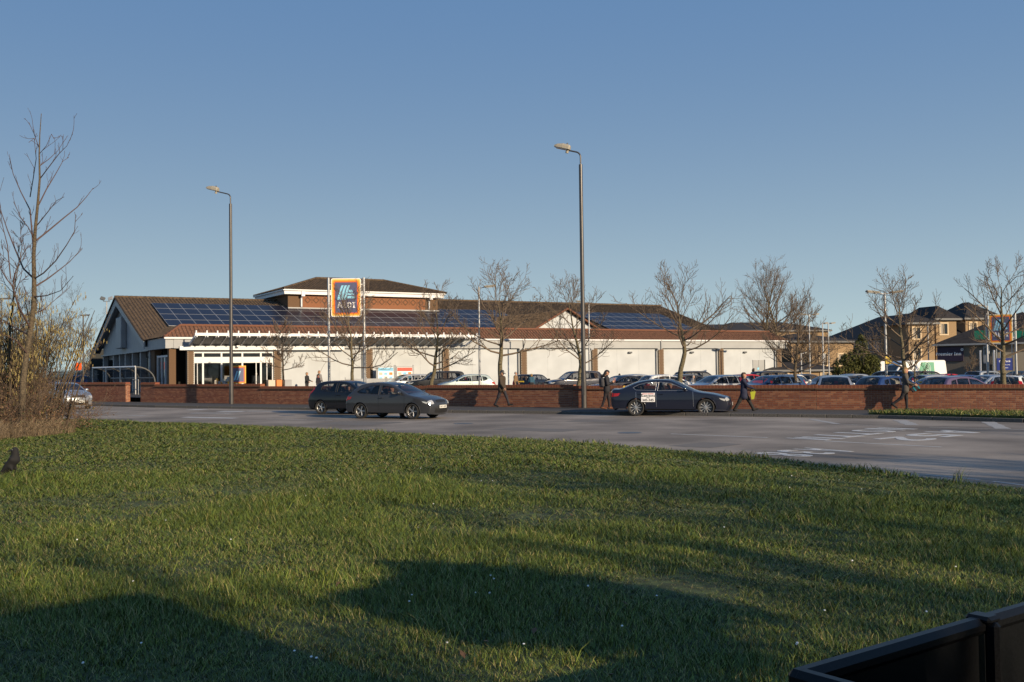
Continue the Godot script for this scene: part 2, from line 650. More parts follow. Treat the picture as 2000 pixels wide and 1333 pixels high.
func make_markings(road: Node3D) -> void:
	var up := (on_ground(1840, 874, 0) - on_ground(1610, 862, 0)).normalized()
	stripe(road, 1310, 848, 1500, 855.5, 0.11, M.paint_line)
	stripe(road, 1610, 862, 1840, 874, 0.12, M.paint_line)
	stripe(road, 1815, 835, 2010, 840.5, 0.12, M.paint_worn)
	stripe(road, 1757, 821, 1783, 831, 0.42, M.paint_worn)
	stripe(road, 1930, 824.5, 1960, 838, 0.4, M.paint_worn)
	stripe(road, 1585, 819.5, 1635, 828.5, 0.25, M.paint_worn)
	stripe(road, 1632, 828.5, 1705, 832, 0.1, M.paint_worn)
	stripe(road, 1810, 928, 1915, 938, 0.1, M.paint_worn)
	stripe(road, 1940, 941, 2020, 951, 0.1, M.paint_worn)
	stripe(road, 370, 800.5, 398, 800.5, 0.9, M.paint_line)
	stripe(road, 428, 804, 478, 804.3, 0.7, M.paint_line)
	stripe(road, 480, 803.6, 560, 804, 0.6, M.paint_worn)
	stripe(road, 360, 815.5, 460, 817.5, 0.5, M.paint_line)
	stripe(road, 250, 812, 285, 812.6, 0.3, M.paint_worn)
	stripe(road, 520, 819, 650, 822, 0.15, M.paint_worn)
	stripe(road, 372, 807.5, 455, 807.5, 0.8, M.paint_worn)
	for q in [[640, 826, 760, 828.5, 2.2], [980, 838, 1120, 842, 1.3], [1340, 868, 1420, 872, 1.5], [1120, 822, 1200, 823, 1.6]]:
		stripe(road, q[0], q[1], q[2], q[3], q[4], M.road_repair, "road_repair")
	for q in [[905, 828], [1230, 846], [560, 812]]:
		var cover := MB.new()
		cover.lathe([Vector2(0, 0.006), Vector2(0.28, 0.006), Vector2(0.33, 0.009), Vector2(0.36, 0.005)], Transform3D(Basis(), on_ground(q[0], q[1], 0.0)), 18)
		put("manhole_cover", cover, M.clad_dark, road)
	road_word(road, "A38", Vector2(1612, 880), Vector2(1531, 888.5), 1.35, up)
	road_word(road, "NOTTM", Vector2(1740, 838.5), Vector2(1592, 857), 1.25, up)
	road_word(road, "A52", Vector2(1866, 844.5), Vector2(1773, 858), 1.25, up)


func make_verge() -> void:
	var pts := PackedVector2Array([Vector2(12.75, -36.75), Vector2(13.2, -36.35), Vector2(16.35, -32.85), Vector2(40, -15.7), Vector2(41, -18.5), Vector2(18.2, -35.0), Vector2(14.6, -37.6), Vector2(13.3, -37.6)])
	var b := MB.new()
	b.slab(pts, 0.2, 0.2)
	ground("verge", b, M.earth)
	var where := []
	for i in 5200:
		var p := Vector2(rng.randf_range(12.7, 26.0), rng.randf_range(-37.7, -25.0))
		if Geometry2D.is_point_in_polygon(p, pts):
			var s := rng.randf_range(0.9, 2.0)
			where.append(Transform3D(Basis(Vector3.UP, rng.randf() * TAU).scaled(Vector3(s, s * rng.randf_range(0.5, 1.1), s)), Vector3(p.x, 0.19, p.y)))
	scatter("verge_grass", clump(33, 26, 0.1, 0.05, 0.1, 0.006, 0.35), where, M.blade, "rough grass and weeds growing along the raised verge by the kerb", "grass")


func scatter(called: String, mesh: Mesh, where: Array, m: Material, label: String, category: String, parent: Node3D = self) -> MultiMeshInstance3D:
	var mm := MultiMesh.new()
	mm.transform_format = MultiMesh.TRANSFORM_3D
	mm.mesh = mesh
	mm.instance_count = where.size()
	for i in where.size():
		mm.set_instance_transform(i, where[i])
	var o := MultiMeshInstance3D.new()
	o.name = numbered(called) if parent == self else called
	o.multimesh = mm
	o.material_override = m
	parent.add_child(o, true)
	o.set_meta("kind", "stuff")
	if parent == self:
		tag(o, label, category)
	return o


func clump(sd: int, blades: int, radius: float, h0: float, h1: float, w: float, straw: float) -> ArrayMesh:
	var r := RandomNumberGenerator.new()
	r.seed = sd
	var b := MB.new()
	b.has_col = true
	for i in blades:
		var a := r.randf() * TAU
		var p := Vector3(cos(a), 0, sin(a)) * radius * sqrt(r.randf())
		var h := r.randf_range(h0, h1)
		var lean := Vector3(r.randf_range(-1, 1), 0, r.randf_range(-1, 1)) * h * 1.0
		var side := Vector3(r.randf_range(-1, 1), 0, r.randf_range(-1, 1)).normalized() * w * r.randf_range(0.6, 1.2)
		var mid := p + Vector3.UP * h * 0.6 + lean * 0.35
		var tip := p + Vector3.UP * h + lean
		if r.randf() < straw:
			b.col = Color(0.42, 0.35, 0.14) * r.randf_range(0.6, 1.2)
		else:
			var f := r.randf_range(0.6, 1.25)
			b.col = Color(0.215, 0.265, 0.04).lerp(Color(0.115, 0.18, 0.034), r.randf()) * f
		var nn := (Vector3.UP * 1.1 + side.normalized().cross(Vector3.UP) * 0.7).normalized()
		b.tri(p - side, p + side, mid + side * 0.7, nn, nn, nn)
		b.tri(p - side, mid + side * 0.7, mid - side * 0.7, nn, nn, nn)
		b.tri(mid - side * 0.7, mid + side * 0.7, tip, nn, nn, nn)
	return b.mesh()


func make_grass() -> void:
	lumps.seed = 4
	lumps.frequency = 0.02
	lumps.fractal_octaves = 3
	var b := MB.new()
	var prev := []
	for j in 66:
		var d := -14.0 + j * 0.98
		var e := island_edge(d)
		var row := []
		for i in 46:
			var f := i / 45.0
			var x := lerpf(e, -58.0, f * f * 0.35 + f * 0.65)
			row.append(Vector3(x, grass_y(x, d), -d))
		row.insert(0, Vector3(e + 0.02, -0.3, -d))
		if prev:
			for i in row.size() - 1:
				var n := Vector3.UP if i > 0 else Vector3(1, 0.2, -0.5).normalized()
				b.tri(prev[i], prev[i + 1], row[i + 1], n, n, n)
				b.tri(prev[i], row[i + 1], row[i], n, n, n)
		prev = row
	ground("grass_island", b, M.earth)
	var sets := [[], [], [], [], []]
	var patch := FastNoiseLite.new()
	patch.seed = 12
	patch.frequency = 0.25
	var d := 3.6
	while d < 47.0:
		var step := 0.078 * pow(maxf(1.0, d / 7.0), 0.82)
		var x0 := -0.56 * d - 1.6
		var x1 := minf(island_edge(d) - 0.02, 0.56 * d + 1.6)
		var x := x0
		while x < x1:
			var px := x + rng.randf_range(-0.6, 0.6) * step
			var pd := d + rng.randf_range(-0.6, 0.6) * step
			x += step
			if px > island_edge(pd) - 0.01:
				continue
			var q := patch.get_noise_2d(px, pd)
			var s := step / 0.078 * rng.randf_range(0.75, 1.25)
			var hs := pow(step / 0.078, 0.45) * rng.randf_range(0.6, 1.15) * (1.0 + q * 0.9)
			hs = maxf(hs, 0.4) * (1.3 if d < 9.0 else 1.12)
			var near_edge := island_edge(pd) - px < 0.25
			if near_edge:
				hs *= rng.randf_range(1.1, 2.1)
			var k := 1 if q + rng.randf_range(-0.25, 0.25) < -0.22 else (2 if q + rng.randf_range(-0.3, 0.3) > 0.2 else 0)
			if d > 16.0:
				k = 3
			if rng.randf() < 0.03 and d < 16.0:
				k = 4
			sets[k].append(Transform3D(Basis(Vector3.UP, rng.randf() * TAU).scaled(Vector3(s, hs, s)), Vector3(px, grass_y(px, pd) - 0.004, -pd)))
		d += step
	for k in 5:
		var mesh: ArrayMesh = [clump(1, 46, 0.1, 0.02, 0.05, 0.002, 0.1), clump(2, 46, 0.1, 0.016, 0.042, 0.002, 0.26), clump(3, 42, 0.1, 0.025, 0.062, 0.0022, 0.07), clump(4, 36, 0.1, 0.016, 0.042, 0.0036, 0.14), clump(5, 22, 0.06, 0.06, 0.13, 0.0026, 0.3)][k]
		scatter("grass", mesh, sets[k], M.blade, "short winter grass covering the island in front of the road", "grass")
	# daisies and a few dropped leaves
	var daisy := MB.new()
	daisy.lathe([Vector2(0, 0.003), Vector2(0.006, 0.002), Vector2(0.0075, 0.0)], Transform3D(), 8)
	var spots := []
	var leaves := []
	for i in 46:
		var dd := 4.6 + 14.0 * pow(rng.randf(), 1.5)
		var xx := rng.randf_range(-0.52, 0.52) * dd
		if xx < island_edge(dd) - 0.3:
			spots.append(Transform3D(Basis(Vector3.RIGHT, rng.randf_range(0.2, 1.0)), Vector3(xx, grass_y(xx, dd) + rng.randf_range(0.03, 0.06), -dd)))
	for g in [[960, 1135], [1572, 1272], [945, 1165], [612, 1300], [800, 1178]]:
		for j in 2:
			var p := on_ground(g[0] + rng.randf_range(-18, 18), g[1] + rng.randf_range(-7, 7), 0.33)
			spots.append(Transform3D(Basis(Vector3.RIGHT, rng.randf_range(0.3, 1.0)), p + Vector3.UP * 0.03))
	scatter("daisy_flowers", daisy.mesh(), spots, M.flower_white, "small white daisies dotted about the lawn", "flowers")
	var lf := MB.new()
	lf.tri(Vector3(0, 0, -0.03), Vector3(0.018, 0.012, 0), Vector3(-0.018, 0.008, 0), Vector3.UP, Vector3.UP, Vector3.UP)
	lf.tri(Vector3(0, 0.006, 0.035), Vector3(0.018, 0.012, 0), Vector3(-0.018, 0.008, 0), Vector3.UP, Vector3.UP, Vector3.UP)
	for i in 55:
		var dd := 4.6 + 20.0 * pow(rng.randf(), 1.4)
		var xx := rng.randf_range(-0.52, 0.5) * dd
		if xx < island_edge(dd) - 0.3:
			leaves.append(Transform3D(Basis(Vector3.UP, rng.randf() * TAU) * Basis(Vector3.RIGHT, rng.randf_range(-0.6, 0.6)), Vector3(xx, grass_y(xx, dd) + 0.04, -dd)))
	scatter("fallen_leaves", lf.mesh(), leaves, M.dead_leaf, "brown fallen leaves scattered over the grass", "leaves")


# ---------------------------------------------------------------- boundary wall of the car park
func wall_run(w: Node3D, a: Vector2, b: Vector2, top: float, bricks: Array, singles: Array, parts: Dictionary) -> void:
	var dir2 := (b - a).normalized()
	var L := (b - a).length()
	var ex := Vector3(dir2.x, 0, dir2.y)          # runs to the right in the picture
	var out := Vector3(-ex.z, 0, ex.x)            # towards the road
	if out.z < 0.0:
		out = -out
	var bas := Basis(ex, Vector3.UP, ex.cross(Vector3.UP))
	var base := 0.1
	var o := Vector3(a.x, base, a.y)
	var hb := top - base - 0.19
	var core: MB = parts.core
	core.box(o + ex * L * 0.5 + Vector3.UP * hb * 0.5 - out * 0.165, Vector3(L - 0.014, hb, 0.316), bas)
	var cr: MB = parts.creasing
	cr.box(o + ex * L * 0.5 + Vector3.UP * (hb + 0.014) - out * 0.165, Vector3(L + 0.05, 0.026, 0.43), bas)
	cr.box(o + ex * L * 0.5 + Vector3.UP * (hb + 0.043) - out * 0.165, Vector3(L + 0.07, 0.026, 0.45), bas)
	cr.box(o + ex * L * 0.5 + Vector3.UP * (hb + 0.117) - out * 0.165, Vector3(L - 0.02, 0.122, 0.325), bas)
	var n := int(L / 0.075)
	for i in n:
		parts.coping.append(Transform3D(stretched(bas, Vector3(0.3, 2.03, 3.35)), o + ex * (i + 0.5) * L / n + Vector3.UP * (hb + 0.12 + rng.randf_range(-0.002, 0.002)) - out * 0.165))
	var rows := int(hb / 0.075)
	for r in rows:
		var y := (r + 0.5) * hb / rows
		var headers := r % 4 == 2
		var step := 0.1125 if headers else 0.225
		var off := 0.0 if r % 2 == 0 else (-0.5 * step)
		var k := int(L / step) + 1
		for i in k + 1:
			var x0 := maxf(0.0, off + i * step)
			var x1 := minf(L, off + (i + 1) * step)
			if x1 - x0 < 0.04:
				continue
			var sx := (x1 - x0 - 0.011) / 0.215
			var xf := Transform3D(stretched(bas, Vector3(sx, 1, 1)), o + ex * (x0 + x1) * 0.5 + Vector3.UP * y - out * (0.0525 + rng.randf_range(-0.002, 0.002)))
			bricks.append([xf, 1 if headers and rng.randf() < 0.7 else rng.randi() % 4])
		# the two ends
		for e in 2:
			var x := 0.052 if e == 0 else L - 0.052
			for q in ([0.17, 0.28] if r % 2 == 0 else [0.225]):
				var wz := 0.1 if r % 2 == 0 else 0.21
				bricks.append([Transform3D(stretched(bas, Vector3(0.104 / 0.215, 1, wz / 0.1025)), o + ex * x + Vector3.UP * y - out * q), rng.randi() % 4])


func finish_wall(w: Node3D, bricks: Array, parts: Dictionary, singles_most: int) -> void:
	put("wall_core", parts.core, M.mortar, w)
	put("creasing_course", parts.creasing, M.creasing, w)
	var bm := MB.new()
	bm.chamfer(Vector3.ZERO, Vector3(0.215, 0.064, 0.1025), 0.004)
	var brick_mesh := bm.mesh()
	var cheap := MB.new()
	cheap.box(Vector3.ZERO, Vector3(0.215, 0.064, 0.1025))
	var cheap_mesh := cheap.mesh()
	bricks.sort_custom(func(p, q): return p[0].origin.length_squared() < q[0].origin.length_squared())
	var far := [[], [], [], []]
	for i in bricks.size():
		if i < singles_most:
			var o := put("brick", brick_mesh, M["brick%d" % bricks[i][1]], w)
			o.transform = bricks[i][0]
		else:
			far[bricks[i][1]].append(bricks[i][0])
	for k in 4:
		scatter("brickwork", cheap_mesh, far[k], M["brick%d" % k], "", "", w)
	var cop := [[], []]
	for i in parts.coping.size():
		cop[i % 2].append(parts.coping[i])
	for k in 2:
		scatter("coping_brickwork", cheap_mesh, cop[k], M["brick%d" % k], "", "", w)


func make_boundary_wall() -> void:
	var tops := [[1594, 2060, 755.5, 747.5], [1118, 1594, 755, 750.8], [833, 1118, 753.2, 751], [510, 833, 754.8, 754.2], [303, 510, 751.5, 749.8], [273, 303, 747.5, 747.2]]
	var w := thing("boundary_wall", "long low red brick wall with brick coping between pavement and car park", "wall")
	var bricks := []
	var parts := {"core": MB.new(), "creasing": MB.new(), "coping": []}
	for i in tops.size():
		var b: Vector2 = WALL[i]
		var a: Vector2 = WALL[i + 1]
		var t: Array = tops[i]
		var h := (at(t[0], t[2], -a.y).y + at(t[1], t[3], -b.y).y) * 0.5
		wall_run(w, a, b, h, bricks, [], parts)
	finish_wall(w, bricks, parts, 300)
	var w2 := thing("boundary_wall", "short brick wall left of the pedestrian gap, behind the silver hatchback", "wall")
	var br2 := []
	var pt2 := {"core": MB.new(), "creasing": MB.new(), "coping": []}
	var a2 := Vector2(-34.6, -74.4)
	var b2 := Vector2(-25.5, -67.5)
	wall_run(w2, a2, b2, at(246, 747, 67.5).y, br2, [], pt2)
	finish_wall(w2, br2, pt2, 120)


# ---------------------------------------------------------------- the store
func stretched(b: Basis, s: Vector3) -> Basis:
	return Basis(b.x * s.x, b.y * s.y, b.z * s.z)


func two_sided(a: MB, b: MB, ma: Material, mb: Material) -> ArrayMesh:
	var m := a.mesh()
	var arr := []
	arr.resize(Mesh.ARRAY_MAX)
	arr[Mesh.ARRAY_VERTEX] = b.v
	arr[Mesh.ARRAY_NORMAL] = b.n
	m.add_surface_from_arrays(Mesh.PRIMITIVE_TRIANGLES, arr)
	m.surface_set_material(0, ma)
	m.surface_set_material(1, mb)
	return m


func pantile(w: float, l: float) -> ArrayMesh:
	var b := MB.new()
	var prof := [Vector2(-0.5, 0.0), Vector2(-0.3, 0.075), Vector2(-0.1, 0.05), Vector2(0.12, 0.0), Vector2(0.35, 0.0), Vector2(0.5, 0.0)]
	for i in prof.size() - 1:
		var p: Vector2 = prof[i]
		var q: Vector2 = prof[i + 1]
		var n := Vector3(-(q.y - p.y), 0, (q.x - p.x) * w).normalized()
		var n3 := Vector3(n.x, n.z, 0)
		b.quad(Vector3(p.x * w, p.y, l * 0.5), Vector3(q.x * w, q.y, l * 0.5), Vector3(q.x * w, q.y - 0.02, -l * 0.55), Vector3(p.x * w, p.y - 0.02, -l * 0.55), n3)
		b.quad(Vector3(p.x * w, p.y, l * 0.5), Vector3(q.x * w, q.y, l * 0.5), Vector3(q.x * w, q.y - 0.03, l * 0.5), Vector3(p.x * w, p.y - 0.03, l * 0.5), Vector3(0, 0, 1))
	return b.mesh()


# tiles over the slope that starts at a (bottom left) with edges along ux and up; keep() drops tiles outside
func tiled(parent: Node3D, a: Vector3, ux: Vector3, along: float, up: Vector3, high: float, m: Material, outline: PackedVector2Array, called := "roof_tile_courses") -> void:
	var n := ux.cross(-up).normalized()
	if n.y < 0.0:
		n = -n
	var bas := Basis(ux, n, -up)
	var tw := 0.3
	var tl := 0.34
	var where := []
	for j in int(high / tl):
		for i in int(along / tw):
			var p := Vector2((i + 0.5) * tw, (j + 0.5) * tl)
			if outline.size() and not Geometry2D.is_point_in_polygon(p, outline):
				continue
			var jit := rng.randf_range(-0.006, 0.006)
			where.append(Transform3D(bas, a + ux * p.x + up * p.y + n * (0.04 + jit)))
	scatter(called, pantile(tw, tl), where, m, "", "", parent)


func slope_quad(b: MB, u0: float, u1: float, w0: float, y0: float, w1: float, y1: float) -> void:
	b.quad(Vector3(u0, y0, w0), Vector3(u1, y0, w0), Vector3(u1, y1, w1), Vector3(u0, y1, w1), Vector3(0, 1, 0.3 if w0 > w1 else -0.3))


const PIERS := [-21.45, -14.75, -7.05, 0.0, 7.78, 15.5, 23.3, 30.95, 38.9]
const ROOF_S := 0.32

func roof_y(w: float) -> float:
	return 4.7 + ROOF_S * (-6.8 - w)


func make_store() -> Node3D:
	var o0 := at(870, 700, 88.0)
	var s := thing("supermarket", "low white supermarket with brick piers, tiled roofs, solar panels and brick tower", "supermarket", Vector3(o0.x, 0, o0.z), deg_to_rad(30))
	var b := MB.new()
	# shell: floor, side and back walls
	b.box(Vector3(8, 0.02, -19), Vector3(63, 0.16, 38))
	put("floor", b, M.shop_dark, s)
	b = MB.new()
	b.box(Vector3(8, 2.2, -37.6), Vector3(63, 5.0, 0.3))
	b.box(Vector3(39.65, 2.2, -19.0), Vector3(0.3, 5.0, 37.2))
	b.box(Vector3(-4.0, 2.0, -4.5), Vector3(37, 4.0, 0.2))
	b.box(Vector3(-19.0, 2.0, -18.5), Vector3(0.2, 4.0, 28))
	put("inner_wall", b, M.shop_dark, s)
	b = MB.new()
	b.box(Vector3(8.8, 5.0, -3.6), Vector3(61.6, 0.2, 6.4))
	b.box(Vector3(8.6, 4.1, -20.0), Vector3(61.0, 0.15, 34.5))
	put("flat_roof", b, M.clad_dark, s)
	# white panels and piers
	var brickset := []
	for i in PIERS.size():
		var u: float = PIERS[i]
		var c := MB.new()
		var pw := 0.62 if i > 0 else 0.5
		c.box(Vector3(u, 1.92, -0.12), Vector3(pw - 0.012, 3.84, 0.5))
		put("brick_pier", c, M.store_mortar, s)
		for r in 51:
			for k in 3:
				var wk := pw / 3.0
				var x := u - pw * 0.5 + wk * (k + 0.5) + (0.09 if r % 2 else 0.0)
				if x + wk * 0.45 > u + pw * 0.5:
					continue
				brickset.append(Transform3D(stretched(Basis(), Vector3((wk - 0.012) / 0.215, 1, 1)), Vector3(x, 0.06 + r * 0.075, 0.085)))
		if i >= 1 and i < PIERS.size() - 1:
			var v: float = PIERS[i + 1]
			var d := MB.new()
			d.box(Vector3((u + v) * 0.5, 1.95, -0.16), Vector3(v - u - 0.62, 3.78, 0.2))
			put("render_panel", d, M.render_white, s)
			for f in [0.34, 0.67]:
				d = MB.new()
				d.box(Vector3(lerpf(u, v, f), 1.95, -0.055), Vector3(0.035, 3.78, 0.012))
				put("panel_joint", d, M.render_white, s)
		if i >= 2:
			var e := MB.new()
			e.tube(Vector3(u - 0.52, 0.1, 0.06), Vector3(u - 0.52, 3.55, 0.06), 0.085, 0.085, 8)
			e.tube(Vector3(u - 0.52, 3.55, 0.06), Vector3(u - 0.4, 3.8, 0.2), 0.085, 0.085, 8)
			e.box(Vector3(u - 0.4, 3.78, 0.2), Vector3(0.3, 0.14, 0.2))
			if i % 2 == 0:
				e.box(Vector3(u - 0.1, 4.2, 0.28), Vector3(0.12, 0.9, 0.14))
			put("downpipe", e, M.fascia_grey, s)
	var bm := MB.new()
	bm.box(Vector3.ZERO, Vector3(0.215, 0.065, 0.1))
	scatter("pier_brickwork", bm.mesh(), brickset, M.store_brick, "", "", s)
	# fascia in lengths, gutter, soffit
	for i in range(3, PIERS.size()):
		var u0: float = PIERS[i - 1] - 0.1
		var u1: float = PIERS[i] - 0.1
		if i == PIERS.size() - 1:
			u1 = 39.95
		b = MB.new()
		b.box(Vector3((u0 + u1) * 0.5, 4.2, 0.0), Vector3(u1 - u0 - 0.02, 0.7, 0.44))
		put("fascia", b, M.fascia_grey, s)
	b = MB.new()
	b.box(Vector3(8.3, 4.2, -0.02), Vector3(62.8, 0.66, 0.4))
	b.box(Vector3(-14.9, 4.2, 0.0), Vector3(15.6, 0.7, 0.44))
	put("fascia_backing", b, M.clad_grey, s)
	b = MB.new()
	b.box(Vector3(8.3, 4.62, 0.27), Vector3(63.4, 0.13, 0.16))
	put("gutter", b, M.trim_white, s)
	# lean-to skirt of orange tiles, with its hipped left end
	b = MB.new()
	b.quad(Vector3(-23.4, 4.66, 0.3), Vector3(40.2, 4.66, 0.3), Vector3(38.8, 5.62, -1.3), Vector3(-21.9, 5.62, -1.3), Vector3(0, 1, 1))
	b.quad(Vector3(-23.4, 4.66, 0.3), Vector3(-21.9, 5.62, -1.3), Vector3(-21.9, 5.62, -6.6), Vector3(-23.4, 4.66, -6.9), Vector3(-1, 1, 0))
	b.quad(Vector3(40.2, 4.66, 0.3), Vector3(38.8, 5.62, -1.3), Vector3(38.8, 5.62, -6.6), Vector3(40.2, 4.66, -6.9), Vector3(1, 1, 0))
	put("skirt_roof", b, M.skirt_base, s)
	var su := Vector3(0, 0.96, -1.6).normalized()
	tiled(s, Vector3(-23.4, 4.66, 0.3), Vector3(1, 0, 0), 63.6, su, 1.9, M.skirt_tile, PackedVector2Array([Vector2(0, 0), Vector2(63.6, 0), Vector2(62.2, 1.9), Vector2(1.5, 1.9)]), "skirt_tile_courses")
	tiled(s, Vector3(-23.4, 4.66, -6.9), Vector3(0, 0, 1), 7.2, Vector3(1.5, 0.96, 0).normalized(), 1.8, M.roof_tile, PackedVector2Array([Vector2(0, 0), Vector2(7.2, 0), Vector2(5.6, 1.8), Vector2(0.2, 1.8)]), "skirt_tile_courses")
	b = MB.new()
	var x := -21.9
	while x < 38.8:
		b.tube(Vector3(x, 5.65, -1.32), Vector3(x + 0.4, 5.66, -1.32), 0.11, 0.12, 6)
		x += 0.4
	for k in 6:
		b.tube(Vector3(-23.4, 4.68, 0.3).lerp(Vector3(-21.9, 5.65, -1.3), k / 6.0), Vector3(-23.4, 4.68, 0.3).lerp(Vector3(-21.9, 5.65, -1.3), (k + 1) / 6.0), 0.1, 0.11, 6)
	put("skirt_ridge_tiles", b, M.ridge_tile, s).set_meta("kind", "stuff")
	# main roof
	b = MB.new()
	slope_quad(b, -23.75, 8.0, -6.6, roof_y(-6.6), -20.4, roof_y(-20.4))
	slope_quad(b, -23.75, 8.0, -34.2, roof_y(-6.6), -20.4, roof_y(-20.4))
	slope_quad(b, 7.0, 41.2, -6.6, roof_y(-6.6), -22.4, roof_y(-22.4))
	slope_quad(b, 7.0, 41.2, -38.2, roof_y(-6.6), -22.4, roof_y(-22.4))
	put("roof", b, M.roof_base, s)
	var up := Vector3(0, ROOF_S, -1).normalized()
	var slope_len := 13.8 * sqrt(1.0 + ROOF_S * ROOF_S)
	tiled(s, Vector3(-23.7, roof_y(-6.6), -6.6), Vector3.RIGHT, 31.4, up, slope_len, M.roof_tile, PackedVector2Array())
	tiled(s, Vector3(7.7, roof_y(-6.6), -6.6), Vector3.RIGHT, 33.5, up, slope_len + 2.1, M.roof_tile, PackedVector2Array())
	b = MB.new()
	for k in 79:
		b.tube(Vector3(-23.7 + k * 0.4, roof_y(-20.4) + 0.04, -20.4), Vector3(-23.31 + k * 0.4, roof_y(-20.4) + 0.05, -20.4), 0.13, 0.14, 6)
	for k in 84:
		b.tube(Vector3(7.5 + k * 0.4, roof_y(-22.4) + 0.04, -22.4), Vector3(7.89 + k * 0.4, roof_y(-22.4) + 0.05, -22.4), 0.13, 0.14, 6)
	put("ridge_tiles", b, M.roof_tile, s).set_meta("kind", "stuff")
	b = MB.new()
	b.prism(PackedVector2Array([Vector2(-38, 4.5), Vector2(-6.8, 4.5), Vector2(-22.4, roof_y(-22.4) - 0.2)]), 0.3, Transform3D(Basis(Vector3(0, 0, 1), Vector3.UP, Vector3(-1, 0, 0)), Vector3(39.9, 0, 0)))
	put("end_gable", b, M.store_brick, s)
	make_gable_end(s)
	make_solar(s)
	make_dormer(s)
	make_tower(s)
	make_entrance(s)
	make_canopy(s)
	# lights, door
	for u in [19.6, 34.2, 27.2]:
		b = MB.new()
		b.chamfer(Vector3(u, 3.45, 0.06), Vector3(0.42, 0.16, 0.2), 0.03)
		put("wall_light", b, M.clad_dark, s)
	b = MB.new()
	b.box(Vector3(36.1, 1.34, -0.03), Vector3(1.58, 2.62, 0.06))
	var door := put("door", b, M.fascia_grey, s)
	b = MB.new()
	b.box(Vector3(36.1, 1.34, 0.006), Vector3(0.03, 2.6, 0.012))
	b.box(Vector3(36.92, 1.34, 0.01), Vector3(0.07, 2.66, 0.09))
	put("door_frame", b, M.clad_dark, door)
	b = MB.new()
	b.lathe([Vector2(0, 0.01), Vector2(0.14, 0.01), Vector2(0.14, 0)], Transform3D(Basis(Vector3.RIGHT, PI / 2), Vector3(36.0, 1.75, 0.012)), 14)
	put("safety_sign", b, M.sign_pale_blue, door)
	return s


func make_gable_end(s: Node3D) -> void:
	var side := Transform3D(Basis(Vector3(0, 0, 1), Vector3.UP, Vector3(-1, 0, 0)), Vector3(-23.0, 0, 0))   # x runs along w, z faces out
	var b := MB.new()
	var apex := Vector2(-20.4, roof_y(-20.4) - 0.25)
	b.prism(PackedVector2Array([Vector2(-31.8, 3.9), Vector2(-7.0, 3.9), Vector2(-7.0, 4.6), apex, Vector2(-31.8, 5.3)]), 0.25, side)
	put("gable_wall", b, M.clad_grey, s)
	# sloping barge boards
	b = MB.new()
	var ey := roof_y(-6.6)
	for q in [[-6.75, -20.4], [-34.1, -20.4]]:
		var p0 := Vector2(q[0], ey - 0.02)
		var p1 := Vector2(q[1], roof_y(-20.4) - 0.02)
		b.prism(PackedVector2Array([p0, p1, p1 - Vector2(0, 0.75), p0 - Vector2(0, 0.62)]), 0.12, side.translated(Vector3(-0.6, 0, 0)))
	put("barge_board", b, M.fascia_grey, s)
	b = MB.new()
	for q in [[-6.75, -20.4], [-34.1, -20.4]]:
		b.quad(Vector3(-23.6, ey - 0.5, q[0]), Vector3(-23.6, roof_y(-20.4) - 0.5, q[1]), Vector3(-23.0, roof_y(-20.4) - 0.5, q[1]), Vector3(-23.0, ey - 0.5, q[0]), Vector3.DOWN)
	put("soffit", b, M.clad_grey, s)
	b = MB.new()
	b.chamfer(Vector3(-23.25, 5.75, -19.6), Vector3(0.5, 2.85, 2.7), 0.06)
	put("blank_sign_box", b, M.clad_grey, s)
	b = MB.new()
	b.box(Vector3(-23.1, 3.86, -19.4), Vector3(0.3, 0.1, 24.9))
	put("gable_flashing", b, M.fascia_grey, s)
	# recessed glazing with square columns
	for w in [-31.5, -25.2, -21.7, -18.6, -15.0, -11.2, -7.3]:
		b = MB.new()
		b.box(Vector3(-22.85, 1.95, w), Vector3(0.45, 3.78, 0.4))
		put("column", b, M.clad_grey, s)
	var cols := [-31.5, -25.2, -21.7, -18.6, -15.0, -11.2, -7.3]
	for i in cols.size() - 1:
		var w0: float = cols[i] + 0.2
		var w1: float = cols[i + 1] - 0.2
		b = MB.new()
		for f in [0.0, 0.5, 1.0]:
			b.box(Vector3(-22.1, 1.75, lerpf(w0, w1, f)), Vector3(0.1, 3.3, 0.1))
		for y in [0.25, 3.35]:
			b.box(Vector3(-22.1, y, (w0 + w1) * 0.5), Vector3(0.1, 0.12, w1 - w0))
		var fr := put("window", b, M.clad_dark, s)
		b = MB.new()
		b.box(Vector3(-22.1, 1.8, (w0 + w1) * 0.5), Vector3(0.02, 3.1, w1 - w0))
		put("pane", b, M.window_dark, fr)
		b = MB.new()
		b.box(Vector3(-22.3, 3.66, (w0 + w1) * 0.5), Vector3(0.5, 0.44, w1 - w0))
		put("window_header", b, M.clad_grey, s)
	for q in [[-12.4, "red_print"], [-9.2, "orange_board"]]:
		b = MB.new()
		b.box(Vector3(-22.04, 2.6, q[0]), Vector3(0.03, 0.8, 1.2))
		put("window_poster", b, M[q[1]], s)
	# side of the lobby towards the gable
	b = MB.new()
	b.box(Vector3(-23.1, 4.25, -3.3), Vector3(0.4, 0.8, 7.0))
	put("lobby_fascia", b, M.clad_grey, s)
	for w in [[-6.2, 1.5], [-0.3, 0.6]]:
		b = MB.new()
		b.box(Vector3(-22.75, 1.93, w[0]), Vector3(0.5, 3.84, w[1]))
		put("brick_pier", b, M.store_brick, s)
	b = MB.new()
	b.box(Vector3(-22.8, 3.3, -2.9), Vector3(0.12, 0.14, 4.6))
	for w in [-5.2, -3.6, -2.2, -0.75]:
		b.box(Vector3(-22.8, 1.8, w), Vector3(0.14, 3.2, 0.14))
	var fr := put("lobby_window", b, M.trim_white, s)
	b = MB.new()
	b.box(Vector3(-22.75, 1.8, -2.9), Vector3(0.03, 3.1, 4.6))
	put("pane", b, M.window_dark, fr)


